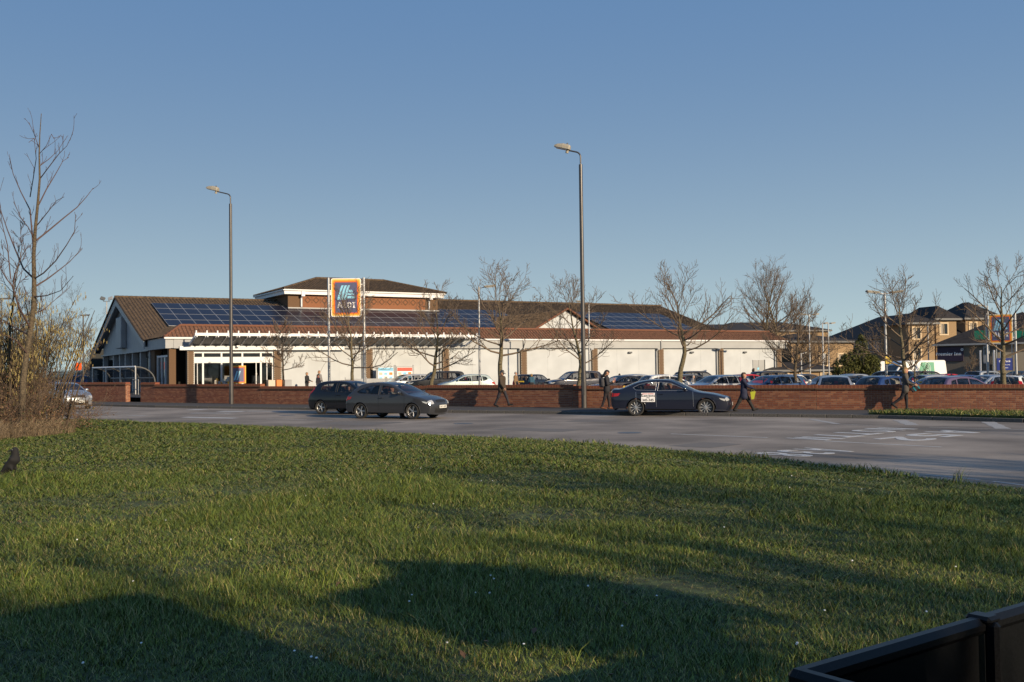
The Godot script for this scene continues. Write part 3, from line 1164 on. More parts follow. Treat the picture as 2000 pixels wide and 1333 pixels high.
func make_solar(s: Node3D) -> void:
	var up := Vector3(0, ROOF_S, -1).normalized()
	var n := Vector3(0, 1, ROOF_S).normalized()
	var fr := MB.new()
	fr.box(Vector3.ZERO, Vector3(1.185, 0.05, 1.93))
	var cell := MB.new()
	cell.quad(Vector3(-0.575, 0.027, -0.945), Vector3(0.575, 0.027, -0.945), Vector3(0.575, 0.027, 0.945), Vector3(-0.575, 0.027, 0.945), Vector3.UP)
	var mesh := two_sided(fr, cell, M.panel_frame, M.panel_cell)
	var bas := Basis(Vector3.RIGHT, n, -up)
	var a := [[-20.95, 30], [25.1, 10]]
	for q in a:
		for i in q[1]:
			for j in 4:
				var o := put("solar_panel", mesh, null, s)
				var w := -10.3
				o.transform = Transform3D(bas, Vector3(q[0] + (i + 0.5) * 1.21, roof_y(w), w) + up * (j + 0.5) * 1.97 + n * 0.2)


func make_dormer(s: Node3D) -> void:
	var yb := 5.62
	var ya := 7.5
	var w0 := -2.1
	var b := MB.new()
	b.prism(PackedVector2Array([Vector2(10.2, yb), Vector2(17.3, yb), Vector2(13.75, ya)]), 0.2, Transform3D(Basis(), Vector3(0, 0, w0)))
	put("dormer_gable", b, M.render_white, s)
	var wb := -6.8 - (ya - 4.7) / ROOF_S
	var wl := -6.8 - (yb - 4.7) / ROOF_S
	b = MB.new()
	for q in [9.6, 17.9]:
		b.quad(Vector3(q, yb - 0.22, w0 + 0.35), Vector3(13.75, ya + 0.1, w0 + 0.35), Vector3(13.75, ya + 0.1, wb), Vector3(q, yb - 0.22, wl), Vector3(q - 13.75, 3, 0))
	put("dormer_roof", b, M.roof_base, s)
	for q in [-1.0, 1.0]:
		var up := Vector3(-q * 4.15, ya + 0.1 - yb + 0.22, 0).normalized()
		var len := Vector2(4.15, ya + 0.32 - yb).length()
		var a := Vector3(13.75 + q * 4.15, yb - 0.22, w0 + 0.3)
		tiled(s, a, Vector3(0, 0, -1), absf(wb) - absf(w0) + 0.3, up, len, M.roof_tile, PackedVector2Array([Vector2(0, 0), Vector2(absf(wl - w0) + 0.3, 0), Vector2(absf(wb - w0) + 0.3, len), Vector2(0, len)]))
	b = MB.new()
	for q in [9.6, 17.9]:
		var e := Vector3(q, yb - 0.2, w0 + 0.36)
		var f := Vector3(13.75, ya + 0.16, w0 + 0.36)
		for k in 12:
			b.tube(e.lerp(f, k / 12.0), e.lerp(f, (k + 1) / 12.0), 0.1, 0.11, 6)
	put("dormer_verge_tiles", b, M.ridge_tile, s)
	b = MB.new()
	b.box(Vector3(13.75, yb - 0.02, w0 + 0.1), Vector3(7.0, 0.1, 0.3))
	put("dormer_sill", b, M.trim_white, s)


func make_tower(s: Node3D) -> void:
	var u0 := -8.45
	var u1 := 7.55
	var w0 := -17.0
	var w1 := -26.0
	var b := MB.new()
	b.box(Vector3((u0 + u1) * 0.5, 8.0, (w0 + w1) * 0.5), Vector3(u1 - u0, 4.0, w0 - w1))
	var t := put("tower", b, M.store_brick, s)
	# pale decorative brick panel with lozenges
	b = MB.new()
	b.box(Vector3((u0 + u1) * 0.5, 8.8, w0 + 0.02), Vector3(u1 - u0 - 2.9, 1.35, 0.05))
	put("brick_frieze", b, M.tower_brick, t)
	for k in 15:
		var u := u0 + 1.95 + k * (u1 - u0 - 3.9) / 14.0
		b = MB.new()
		for q in [[-1, -1], [1, -1], [1, 1], [-1, 1]]:
			var m := Basis(Vector3(0, 0, 1), PI / 4 * q[0] * q[1])
			b.box(Vector3(u + q[0] * 0.14, 8.98 + q[1] * 0.14, w0 + 0.055), Vector3(0.075, 0.42, 0.03), m)
		put("brick_lozenge", b, M.tower_dark, t)
		if k < 14:
			b = MB.new()
			for y in 4:
				b.box(Vector3(u + (u1 - u0 - 3.9) / 28.0, 8.76 + y * 0.15, w0 + 0.052), Vector3(0.16, 0.05, 0.025))
			put("brick_band", b, M.tower_dark, t)
	b = MB.new()
	b.box(Vector3((u0 + u1) * 0.5, 8.18, w0 + 0.1), Vector3(u1 - u0 + 0.1, 0.12, 0.25))
	put("flashing", b, M.fascia_grey, t)
	var lo := 9.5
	var hi := 9.95
	b = MB.new()
	b.box(Vector3((u0 + u1) * 0.5, (lo + hi) * 0.5 - 0.06, (w0 + w1) * 0.5), Vector3(u1 - u0 + 1.0, hi - lo - 0.1, w0 - w1 + 1.0))
	b.box(Vector3((u0 + u1) * 0.5, hi - 0.05, (w0 + w1) * 0.5), Vector3(u1 - u0 + 1.3, 0.14, w0 - w1 + 1.3))
	put("tower_fascia", b, M.trim_white, t)
	var e0 := Vector3(u0 - 0.7, hi + 0.02, w0 + 0.7)
	var e1 := Vector3(u1 + 0.7, hi + 0.02, w0 + 0.7)
	var e2 := Vector3(u1 + 0.7, hi + 0.02, w1 - 0.7)
	var e3 := Vector3(u0 - 0.7, hi + 0.02, w1 - 0.7)
	var r0 := Vector3(-4.0, 11.55, -21.5)
	var r1 := Vector3(3.4, 11.55, -21.5)
	b = MB.new()
	b.quad(e0, e1, r1, r0, Vector3(0, 1, 1))
	b.quad(e2, e3, r0, r1, Vector3(0, 1, -1))
	b.quad(e3, e0, r0, r0 + Vector3(0, 0.001, 0.001), Vector3(-1, 1, 0))
	b.quad(e1, e2, r1, r1 + Vector3(0, 0.001, 0.001), Vector3(1, 1, 0))
	put("tower_roof", b, M.roof_base, t)
	var L := e1.x - e0.x
	var up := Vector3(0, r0.y - e0.y, r0.z - e0.z)
	tiled(t, e0, Vector3.RIGHT, L, up.normalized(), up.length(), M.roof_tile, PackedVector2Array([Vector2(0, 0), Vector2(L, 0), Vector2(r1.x - e0.x, up.length()), Vector2(r0.x - e0.x, up.length())]))
	var upl := Vector3(r0.x - e3.x, r0.y - e3.y, 0)
	var Lw := e0.z - e3.z
	tiled(t, e3, Vector3(0, 0, 1), Lw, upl.normalized(), upl.length(), M.roof_tile, PackedVector2Array([Vector2(0, 0), Vector2(Lw, 0), Vector2(r0.z - e3.z, upl.length())]))
	b = MB.new()
	for q in [[e0, r0], [r0, r1], [e1, r1]]:
		var nseg := int((q[1] - q[0]).length() / 0.4)
		for k in nseg:
			b.tube(q[0].lerp(q[1], float(k) / nseg) + Vector3.UP * 0.05, q[0].lerp(q[1], (k + 1.0) / nseg) + Vector3.UP * 0.05, 0.12, 0.13, 6)
	put("hip_tiles", b, M.roof_tile, t)
	for u in [u0 + 1.35, u1 - 1.0]:
		b = MB.new()
		b.tube(Vector3(u, 9.5, w0 + 0.45), Vector3(u - 0.05, 9.15, w0 + 0.14), 0.09, 0.09, 8)
		b.tube(Vector3(u - 0.05, 9.15, w0 + 0.14), Vector3(u - 0.05, 8.3, w0 + 0.14), 0.09, 0.09, 8)
		b.box(Vector3(u, 9.55, w0 + 0.52), Vector3(0.34, 0.5, 0.14))
		put("downpipe", b, M.trim_white, t)


func make_entrance(s: Node3D) -> void:
	var xs := [-21.2, -20.5, -19.1, -17.5, -16.05, -15.1]
	var b := MB.new()
	b.box(Vector3(-18.1, 3.56, -0.1), Vector3(6.3, 0.16, 0.16))
	b.box(Vector3(-18.1, 2.96, -0.1), Vector3(6.3, 0.46, 0.14))
	for u in xs:
		b.box(Vector3(u, 1.8, -0.1), Vector3(0.13, 3.5, 0.17))
	for u in [-20.9, -16.4, -15.55]:
		b.box(Vector3(u, 1.4, -0.14), Vector3(0.06, 2.7, 0.08))
	b.box(Vector3(-18.1, 0.16, -0.1), Vector3(6.3, 0.14, 0.14))
	var fr := put("shopfront", b, M.trim_white, s)
	for i in xs.size() - 1:
		b = MB.new()
		b.box(Vector3((xs[i] + xs[i + 1]) * 0.5, 3.34, -0.11), Vector3(xs[i + 1] - xs[i] - 0.13, 0.3, 0.02))
		put("clerestory_pane", b, M.window_dark, fr)
		if i == 3:
			continue      # the open doorway
		b = MB.new()
		b.box(Vector3((xs[i] + xs[i + 1]) * 0.5, 1.45, -0.11), Vector3(xs[i + 1] - xs[i] - 0.13, 2.5, 0.02))
		put("pane", b, M.shop_glass, fr)
	b = MB.new()
	b.box(Vector3(-15.8, 3.86, 0.32), Vector3(13.0, 0.3, 0.12))
	put("entrance_header", b, M.trim_white, s)
	b = MB.new()
	b.box(Vector3(-18.0, 4.0, 0.5), Vector3(0.2, 0.14, 0.4))
	put("security_lamp", b, M.trim_white, s)
	b = MB.new()
	b.lathe([Vector2(0, 0.0), Vector2(0.14, 0.03), Vector2(0.17, 0.16), Vector2(0.17, 0.2)], Transform3D(Basis(Vector3.RIGHT, PI), Vector3(-14.6, 3.65, 0.35)), 12)
	put("security_dome", b, M.trim_white, s)
	# inside: aisle ends and pale lamps seen through the glass
	b = MB.new()
	for k in 5:
		b.box(Vector3(-20.6 + k * 1.3, 0.9, -3.4 - (k % 2) * 0.5), Vector3(0.7, 1.7, 0.6))
	put("display_unit", b, M.clad_grey, s)


func make_canopy(s: Node3D) -> void:
	var u0 := -21.6
	var u1 := 2.0
	var w := 2.2
	var b := MB.new()
	b.box(Vector3((u0 + u1) * 0.5, 4.83, w), Vector3(u1 - u0, 0.22, 0.16))
	var c := put("canopy", b, M.trim_white, s)
	b = MB.new()
	b.quad(Vector3(u0, 4.66, w - 0.08), Vector3(u1, 4.66, w - 0.08), Vector3(u1 - 2.4, 4.08, 0.25), Vector3(u0 + 0.3, 4.08, 0.25), Vector3.DOWN)
	b.quad(Vector3(u0, 4.72, w - 0.08), Vector3(u1, 4.72, w - 0.08), Vector3(u1 - 2.4, 4.14, 0.25), Vector3(u0 + 0.3, 4.14, 0.25), Vector3.UP)
	put("canopy_deck", b, M.clad_dark, c)
	var n := 31
	for k in n:
		var u := lerpf(u0 + 0.1, u1 - 0.1, k / (n - 1.0))
		b = MB.new()
		b.box(Vector3(u, 5.02, w - 0.02), Vector3(0.09, 0.2, 0.1))
		b.box(Vector3(u, 4.68, w + 0.02), Vector3(0.07, 0.12, 0.5))
		var d := Vector3(0, 0.6, w - 0.35)
		b.box(Vector3(u - 0.1, 4.4, w * 0.5 + 0.15), Vector3(0.07, 0.14, d.length()), Basis(Vector3.RIGHT, -atan2(0.58, d.z)))
		put("rafter", b, M.trim_white, c)
	for u in [u0 + 0.05, u1 - 1.2]:
		b = MB.new()
		b.box(Vector3(u, 4.4, w * 0.5 + 0.2), Vector3(0.1, 0.3, 2.0), Basis(Vector3.RIGHT, -atan2(0.58, 1.9)))
		put("bracket", b, M.clad_grey, c)


# ---------------------------------------------------------------- cars
class CarForm:
	var prof := PackedVector2Array()
	var kinds := []
	var nrm := PackedVector2Array()
	var hw := 0.85
	var belt := 0.94
	var xf := 2.0
	var xr := -2.0
	var tumble := 0.4
	var rad := 0.07
	var boxy := false

	func set_profile(pts: Array) -> void:
		var n := pts.size()
		for i in n - 1:
			var p0: Vector2 = pts[maxi(i - 1, 0)][0]
			var p1: Vector2 = pts[i][0]
			var p2: Vector2 = pts[i + 1][0]
			var p3: Vector2 = pts[mini(i + 2, n - 1)][0]
			for k in 4:
				prof.append(p1.cubic_interpolate(p2, p1 - (p2 - p0) * 0.0 - (p1 - p0), p2 + (p3 - p2), 0.0) if false else catmull(p0, p1, p2, p3, k / 4.0))
				kinds.append(pts[i][1])
		prof.append(pts[n - 1][0])
		kinds.append("b")
		for p in prof:
			xf = maxf(xf, p.x) if prof[0] != p else p.x
			xr = minf(xr, p.x)
		xf = -9.0
		for p in prof:
			xf = maxf(xf, p.x)
		for i in prof.size():
			var t := prof[mini(i + 1, prof.size() - 1)] - prof[maxi(i - 1, 0)]
			nrm.append(Vector2(t.y, -t.x).normalized())       # outward for a run front, over the top, to the rear

	func catmull(a: Vector2, b: Vector2, c: Vector2, d: Vector2, t: float) -> Vector2:
		var k := 0.42
		var m1 := (c - a) * k
		var m2 := (d - b) * k
		var t2 := t * t
		var t3 := t2 * t
		return b * (2 * t3 - 3 * t2 + 1) + m1 * (t3 - 2 * t2 + t) + c * (-2 * t3 + 3 * t2) + m2 * (t3 - t2)

	func half(x: float, y: float) -> float:
		var f := clampf((x - (xf - 0.8)) / 0.8, 0.0, 1.0)
		var r := clampf(((xr + 0.6) - x) / 0.6, 0.0, 1.0)
		var plan := hw * (1.0 - (0.05 if boxy else 0.17) * f * f - (0.01 if boxy else 0.1) * r * r)
		var lo := belt * 0.62
		if y < lo:
			plan -= 0.05 * pow((lo - y) / lo, 2.0)
		elif y < belt:
			plan -= 0.022 * pow((y - lo) / (belt - lo), 2.0)
		else:
			plan -= 0.022 + (y - belt) * tumble
			plan += 0.5 * 0.03 * exp(-(y - belt) * 30.0) - 0.015
		return plan

	func edge(i: int) -> Vector2:
		return prof[i] - nrm[i] * rad

	func strip(i: int, q: float, lift := 0.0) -> Vector3:
		var e := edge(i)
		var w := half(e.x, e.y)
		var crown := lerpf(0.03, 0.13, absf(nrm[i].x)) if not boxy else 0.02
		var s := signf(q)
		var aq := absf(q)
		var z: float
		var off: float
		if aq <= 0.85:
			var t := aq / 0.85
			z = (w - rad) * t
			off = crown * (1.0 - t * t)
		else:
			var ang := (1.0 - aq) / 0.15 * PI / 2
			z = w - rad + rad * cos(ang)
			off = -(rad - rad * sin(ang))
			z += lift * cos(ang)
			off += lift * sin(ang) - lift
		var p := prof[i] + nrm[i] * (off + lift)
		return Vector3(p.x, p.y, s * z)

	func side(x: float, y: float, s: float, lift := 0.0) -> Vector3:
		return Vector3(x, y, s * (half(x, y) + lift))

	func side_n(x: float, y: float, s: float) -> Vector3:
		var dx := (half(x + 0.02, y) - half(x - 0.02, y)) / 0.04
		var dy := (half(x, y + 0.02) - half(x, y - 0.02)) / 0.04
		return Vector3(-dx, -dy, 1).normalized() * Vector3(1, 1, s)

	func side_poly(b: MB, poly: PackedVector2Array, s: float, lift := 0.0, cell := 0.2, holes: Array = []) -> void:
		var lo := poly[0]
		var hi := poly[0]
		for p in poly:
			lo = lo.min(p)
			hi = hi.max(p)
		var nx := maxi(1, int(ceil((hi.x - lo.x) / cell)))
		var ny := maxi(1, int(ceil((hi.y - lo.y) / cell)))
		for i in nx:
			for j in ny:
				var a := lo + Vector2(i * (hi.x - lo.x) / nx, j * (hi.y - lo.y) / ny)
				var d := lo + Vector2((i + 1) * (hi.x - lo.x) / nx, (j + 1) * (hi.y - lo.y) / ny)
				var todo: Array = Geometry2D.intersect_polygons(poly, PackedVector2Array([a, Vector2(d.x, a.y), d, Vector2(a.x, d.y)]))
				for h in holes:
					var next := []
					for q in todo:
						next.append_array(Geometry2D.clip_polygons(q, h))
					todo = next
				for q in todo:
					if q.size() < 3:
						continue
					var ids := Geometry2D.triangulate_polygon(q)
					for k in range(0, ids.size(), 3):
						var t := [q[ids[k]], q[ids[k + 1]], q[ids[k + 2]]]
						b.tri(side(t[0].x, t[0].y, s, lift), side(t[1].x, t[1].y, s, lift), side(t[2].x, t[2].y, s, lift), side_n(t[0].x, t[0].y, s), side_n(t[1].x, t[1].y, s), side_n(t[2].x, t[2].y, s))

	func patch(b: MB, i0: int, i1: int, q0: float, q1: float, lift: float) -> void:
		var m := 6
		for i in range(i0, i1):
			for k in m:
				var qa := lerpf(q0, q1, float(k) / m)
				var qb := lerpf(q0, q1, (k + 1.0) / m)
				var p := [strip(i, qa, lift), strip(i, qb, lift), strip(i + 1, qb, lift), strip(i + 1, qa, lift)]
				var n: Vector3 = (p[2] - p[0]).cross(p[1] - p[0]).normalized()
				var o := Vector3(nrm[i].x, nrm[i].y, 0.4 * (qa + qb))
				if n.dot(o) < 0:
					n = -n
				b.tri(p[0], p[1], p[2], n, n, n)
				b.tri(p[0], p[2], p[3], n, n, n)

	func index_at(y: float, front: bool) -> int:
		var best := 0
		var bd := 9.0
		for i in prof.size():
			if (prof[i].x > 0.0) != front or absf(nrm[i].x) < 0.3:
				continue
			var dd := absf(prof[i].y - y)
			if dd < bd:
				bd = dd
				best = i
		return best


func ring(c: Vector2, r: float, n := 20) -> PackedVector2Array:
	var p := PackedVector2Array()
	for i in n:
		p.append(c + Vector2(cos(TAU * i / n), sin(TAU * i / n)) * r)
	return p


func rim_mesh(r: float, spokes: int, twin: bool) -> ArrayMesh:
	var b := MB.new()
	var face := Transform3D(Basis(Vector3.RIGHT, PI / 2), Vector3.ZERO)    # y of the lathe becomes +z
	b.lathe([Vector2(r * 0.66, 0.02), Vector2(r * 0.7, 0.045), Vector2(r * 0.73, 0.04), Vector2(r * 0.73, -0.05)], face, 24)
	b.lathe([Vector2(0, 0.035), Vector2(r * 0.13, 0.03), Vector2(r * 0.15, 0.0)], face, 12)
	for k in spokes:
		var a := TAU * k / spokes
		for e in ([-0.09, 0.09] if twin else [0.0]):
			var bas := Basis(Vector3(0, 0, 1), a + e)
			b.chamfer(bas * Vector3(r * 0.4, 0, 0.018), Vector3(r * 0.62, r * (0.1 if twin else 0.17 if spokes < 8 else 0.1), 0.03), 0.008, bas)
	return b.mesh()


var car_cache := {}

func car_parts(kind: String) -> Dictionary:
	if car_cache.has(kind):
		return car_cache[kind]
	var f := CarForm.new()
	var V := func(a): return Vector2(a[0], a[1])
	var pts := []
	var wheels := [1.24, -1.23]
	var R := 0.31
	var wins := []
	var seams := [0.85, -0.32]
	var handles := [-0.2]
	var five := true
	match kind:
		"coupe":
			pts = [[1.97, .20, "b"], [2.03, .38, "b"], [2.02, .58, "b"], [1.93, .72, "h"], [1.55, .86, "h"], [1.02, .97, "f"], [.28, 1.33, "t"], [-.15, 1.425, "t"], [-.7, 1.44, "t"], [-1.30, 1.36, "r"], [-1.80, .98, "b"], [-1.93, .84, "b"], [-2.0, .58, "b"], [-1.97, .34, "b"], [-1.88, .22, "b"]]
			wins = [[[.80, .985], [.24, 1.265], [-.25, 1.335], [-.27, .975]], [[-.37, .98], [-.36, 1.335], [-.85, 1.315], [-1.25, 1.18], [-1.42, 1.08], [-1.30, 1.02]]]
			seams = [0.9, -0.32]
		"small":
			pts = [[1.96, .22, "b"], [2.0, .42, "b"], [1.97, .62, "b"], [1.86, .76, "h"], [1.45, .92, "h"], [1.1, 1.0, "f"], [.35, 1.38, "t"], [-.1, 1.475, "t"], [-.7, 1.49, "t"], [-1.4, 1.42, "r"], [-1.82, 1.0, "b"], [-1.93, .86, "b"], [-2.0, .6, "b"], [-1.96, .36, "b"], [-1.88, .24, "b"]]
			wins = [[[.85, 1.0], [.3, 1.31], [-.28, 1.385], [-.3, .99]], [[-.4, 1.0], [-.4, 1.385], [-.95, 1.365], [-1.2, 1.28], [-1.24, 1.1], [-1.1, 1.05]]]
			f.belt = 0.96
			seams = [0.95, -0.36]
		"saloon":
			pts = [[2.22, .2, "b"], [2.29, .36, "b"], [2.28, .55, "b"], [2.18, .70, "h"], [1.7, .84, "h"], [.95, .97, "f"], [.12, 1.36, "t"], [-.35, 1.42, "t"], [-.8, 1.405, "t"], [-1.25, 1.32, "r"], [-1.85, 1.08, "b"], [-2.15, 1.05, "b"], [-2.25, .98, "b"], [-2.29, .7, "b"], [-2.25, .42, "b"], [-2.15, .26, "b"]]
			wins = [[[.72, 1.0], [.08, 1.285], [-.40, 1.34], [-.45, .995]], [[-.53, 1.0], [-.48, 1.34], [-.85, 1.325], [-1.2, 1.235], [-1.42, 1.12], [-1.30, 1.03]]]
			wheels = [1.42, -1.31]
			R = 0.335
			f.hw = 0.9
			f.belt = 0.96
			seams = [0.95, -0.49, -1.28]
			handles = [-0.32, -1.12]
			five = false
		"hatch":
			pts = [[2.02, .22, "b"], [2.1, .4, "b"], [2.09, .6, "b"], [2.0, .76, "h"], [1.55, .93, "h"], [1.05, 1.03, "f"], [.3, 1.38, "t"], [-.2, 1.475, "t"], [-.8, 1.48, "t"], [-1.5, 1.4, "r"], [-1.88, 1.0, "b"], [-2.0, .85, "b"], [-2.08, .6, "b"], [-2.05, .38, "b"], [-1.95, .24, "b"]]
			wins = [[[.84, 1.03], [.26, 1.31], [-.22, 1.38], [-.25, 1.01]], [[-.33, 1.01], [-.3, 1.385], [-.75, 1.39], [-1.0, 1.36], [-1.05, 1.02]], [[-1.13, 1.03], [-1.09, 1.34], [-1.38, 1.28], [-1.45, 1.12]]]
			wheels = [1.33, -1.25]
			f.hw = 0.88
			f.belt = 0.98
			seams = [0.95, -0.29, -1.08]
			handles = [-0.15, -0.95]
		"estate":
			pts = [[2.22, .22, "b"], [2.3, .4, "b"], [2.28, .6, "b"], [2.18, .74, "h"], [1.7, .89, "h"], [1.0, 1.0, "f"], [.25, 1.38, "t"], [-.3, 1.46, "t"], [-1.1, 1.47, "t"], [-1.9, 1.40, "r"], [-2.15, 1.0, "b"], [-2.24, .85, "b"], [-2.3, .6, "b"], [-2.26, .38, "b"], [-2.15, .26, "b"]]
			wins = [[[.78, 1.0], [.2, 1.3], [-.25, 1.37], [-.28, .99]], [[-.36, .99], [-.33, 1.375], [-1.0, 1.375], [-1.08, .99]], [[-1.16, 1.0], [-1.08, 1.37], [-1.7, 1.32], [-1.85, 1.03]]]
			wheels = [1.4, -1.32]
			R = 0.33
			f.hw = 0.89
			f.belt = 0.95
			seams = [0.95, -0.32, -1.12]
			handles = [-0.15, -0.98]
		"suv":
			pts = [[2.12, .3, "b"], [2.2, .52, "b"], [2.19, .78, "b"], [2.1, .94, "h"], [1.6, 1.07, "h"], [1.0, 1.16, "f"], [.4, 1.6, "t"], [-.1, 1.7, "t"], [-1.1, 1.71, "t"], [-1.85, 1.63, "r"], [-2.08, 1.15, "b"], [-2.14, .98, "b"], [-2.2, .7, "b"], [-2.16, .46, "b"], [-2.05, .34, "b"]]
			wins = [[[.8, 1.17], [.34, 1.52], [-.2, 1.6], [-.22, 1.15]], [[-.3, 1.15], [-.28, 1.605], [-.95, 1.6], [-1.0, 1.15]], [[-1.08, 1.16], [-1.03, 1.6], [-1.6, 1.54], [-1.75, 1.2]]]
			wheels = [1.35, -1.3]
			R = 0.36
			f.hw = 0.92
			f.belt = 1.1
			f.tumble = 0.3
			seams = [0.98, -0.26, -1.04]
			handles = [-0.1, -0.9]
		"van":
			pts = [[2.85, .4, "b"], [2.95, .65, "b"], [2.93, .95, "b"], [2.8, 1.12, "h"], [2.3, 1.36, "f"], [1.55, 2.22, "t"], [1.2, 2.52, "t"], [.5, 2.6, "t"], [-2.4, 2.62, "t"], [-2.88, 2.58, "b"], [-2.95, 2.3, "b"], [-3.0, 1.2, "b"], [-3.0, .5, "b"], [-2.9, .42, "b"]]
			wins = [[[2.12, 1.4], [1.5, 2.08], [.95, 2.1], [.95, 1.38]]]
			wheels = [1.9, -1.75]
			R = 0.36
			f.hw = 1.0
			f.belt = 1.35
			f.tumble = 0.1
			f.boxy = true
			seams = [2.2, 0.85]
			handles = [1.0]
	f.set_profile(pts.map(func(a): return [V.call(a), a[2]]))
	var d := {"form": f, "R": R, "wheels": wheels}
	var groups := {"b": MB.new(), "h": MB.new(), "t": MB.new(), "f": MB.new(), "r": MB.new()}
	var qs := [-1.0, -0.95, -0.9, -0.85, -0.78, -0.5, -0.2, 0.2, 0.5, 0.78, 0.85, 0.9, 0.95, 1.0]
	var rows := []
	for i in f.prof.size():
		var row := []
		for q in qs:
			row.append(f.strip(i, q))
		rows.append(row)
	var N := []
	for i in rows.size():
		var row := []
		for k in qs.size():
			var di: Vector3 = rows[mini(i + 1, rows.size() - 1)][k] - rows[maxi(i - 1, 0)][k]
			var dk: Vector3 = rows[i][mini(k + 1, qs.size() - 1)] - rows[i][maxi(k - 1, 0)]
			var n := di.cross(dk).normalized()
			if n.dot(Vector3(f.nrm[i].x, f.nrm[i].y, qs[k] * 0.6)) < 0:
				n = -n
			row.append(n)
		N.append(row)
	for i in rows.size() - 1:
		for k in qs.size() - 1:
			var kd: String = f.kinds[i]
			var lid := absf(qs[k] + qs[k + 1]) * 0.5 < 0.78
			if kd in ["f", "r"] and not lid:
				kd = "b"
			var b: MB = groups[kd]
			b.tri(rows[i][k], rows[i][k + 1], rows[i + 1][k + 1], N[i][k], N[i][k + 1], N[i + 1][k + 1])
			b.tri(rows[i][k], rows[i + 1][k + 1], rows[i + 1][k], N[i][k], N[i + 1][k + 1], N[i + 1][k])
	# sides, with arches and windows cut out
	var outline := PackedVector2Array()
	for i in f.prof.size():
		outline.append(f.edge(i))
	var sill: float = pts[0][1] + 0.0
	var holes := []
	for w in wheels:
		holes.append(ring(Vector2(w, R * 0.98), R + 0.055, 24))
	var win_polys := []
	for w in wins:
		var p := PackedVector2Array()
		for a in w:
			p.append(V.call(a))
		win_polys.append(p)
		holes.append(p)
	var body: MB = groups["b"]
	for s in [-1.0, 1.0]:
		f.side_poly(body, outline, s, 0.0, 0.24, holes)
		for w in wheels:
			var pr := Vector3.ZERO
			for k in 15:
				var a := -0.25 + (PI + 0.5) * k / 14.0
				var c := Vector2(w, R * 0.98) + Vector2(cos(a), sin(a)) * (R + 0.055)
				if c.y < sill - 0.02:
					continue
				var p := f.side(c.x, c.y, s, 0.0)
				if pr != Vector3.ZERO:
					body.tube(pr, p, 0.014, 0.014, 5)
				pr = p
	for q in ["b", "h", "t", "f", "r"]:
		d[q] = groups[q].mesh()
	# dark wheel wells and underside
	var well := MB.new()
	for w in wheels:
		for s in [-1.0, 1.0]:
			for k in 12:
				var a0 := -0.2 + (PI + 0.4) * k / 12.0
				var a1 := -0.2 + (PI + 0.4) * (k + 1) / 12.0
				var c0 := Vector2(w, R * 0.98) + Vector2(cos(a0), sin(a0)) * (R + 0.06)
				var c1 := Vector2(w, R * 0.98) + Vector2(cos(a1), sin(a1)) * (R + 0.06)
				var z := f.half(w, R + 0.2) - 0.012
				well.quad(Vector3(c0.x, c0.y, s * z), Vector3(c1.x, c1.y, s * z), Vector3(c1.x, c1.y, s * (z - 0.3)), Vector3(c0.x, c0.y, s * (z - 0.3)), Vector3(-cos(a0), -sin(a0), 0))
	well.box(Vector3((wheels[0] + wheels[1]) * 0.5, sill + 0.06, 0), Vector3(wheels[0] - wheels[1] - 2 * R - 0.12, 0.08, f.hw * 1.86))
	well.box(Vector3((wheels[0] + wheels[1]) * 0.5, f.belt * 0.62, 0), Vector3(wheels[0] - wheels[1] + 0.8, 0.05, f.hw * 1.3))
	d.under = well.mesh()
	d.windows = []
	for s in [1.0, -1.0]:
		for p in win_polys:
			var g := MB.new()
			f.side_poly(g, p, s, -0.012, 0.3)
			d.windows.append(g.mesh())
	var trim := MB.new()
	for s in [-1.0, 1.0]:
		for x in seams:
			f.side_poly(trim, PackedVector2Array([Vector2(x - 0.005, sill + 0.16), Vector2(x + 0.005, sill + 0.16), Vector2(x + 0.005 - 0.02, f.belt), Vector2(x - 0.005 - 0.02, f.belt)]), s, 0.0025, 0.2)
		for p in win_polys:
			for i in p.size():
				var a := f.side(p[i].x, p[i].y, s)
				var b2: Vector2 = p[(i + 1) % p.size()]
				trim.tube(a, f.side(b2.x, b2.y, s), 0.011, 0.011, 4)
	d.trim = trim.mesh()
	var hb := MB.new()
	for s in [-1.0, 1.0]:
		for x in handles:
			var y := f.belt - 0.1
			hb.chamfer(f.side(x, y, s, 0.02), Vector3(0.19, 0.035, 0.035), 0.01)
	d.handles = hb.mesh()
	d.mirrors = []
	var mx: float = wins[0][0][0] - 0.1
	for s in [1.0, -1.0]:
		var m := MB.new()
		var my := f.belt + 0.1
		m.ball(Vector3(mx, my, s * (f.half(mx, my) + 0.14)), Vector3(0.07, 0.075, 0.115), Basis(), 10, 6)
		m.tube(Vector3(mx + 0.02, my - 0.08, s * (f.half(mx, my))), Vector3(mx, my - 0.03, s * (f.half(mx, my) + 0.1)), 0.03, 0.03, 6)
		d.mirrors.append(m.mesh())
	# lamps
	var hy: float = pts[3][1] - 0.06
	d.headlights = []
	d.tails = []
	for s in [1.0, -1.0]:
		var g := MB.new()
		for i in f.prof.size() - 1:
			var my := (f.prof[i].y + f.prof[i + 1].y) * 0.5
			if f.prof[i].x > 0.0 and my > hy - 0.07 and my < hy + 0.05:
				f.patch(g, i, i + 1, 0.66 * s, 0.999 * s, 0.006)
		f.side_poly(g, PackedVector2Array([Vector2(f.xf - 0.14, hy - 0.07), Vector2(f.xf - 0.13, hy + 0.01), Vector2(f.xf - 0.36, hy + 0.05), Vector2(f.xf - 0.3, hy - 0.01)]), s, 0.005, 0.2)
		d.headlights.append(g.mesh())
		var t := MB.new()
		var tr: Array = {"coupe": [0.72, 0.92], "small": [0.74, 1.2], "saloon": [0.74, 0.95], "hatch": [0.74, 0.97], "estate": [0.72, 1.2], "suv": [0.8, 1.3], "van": [0.9, 1.35]}[kind]
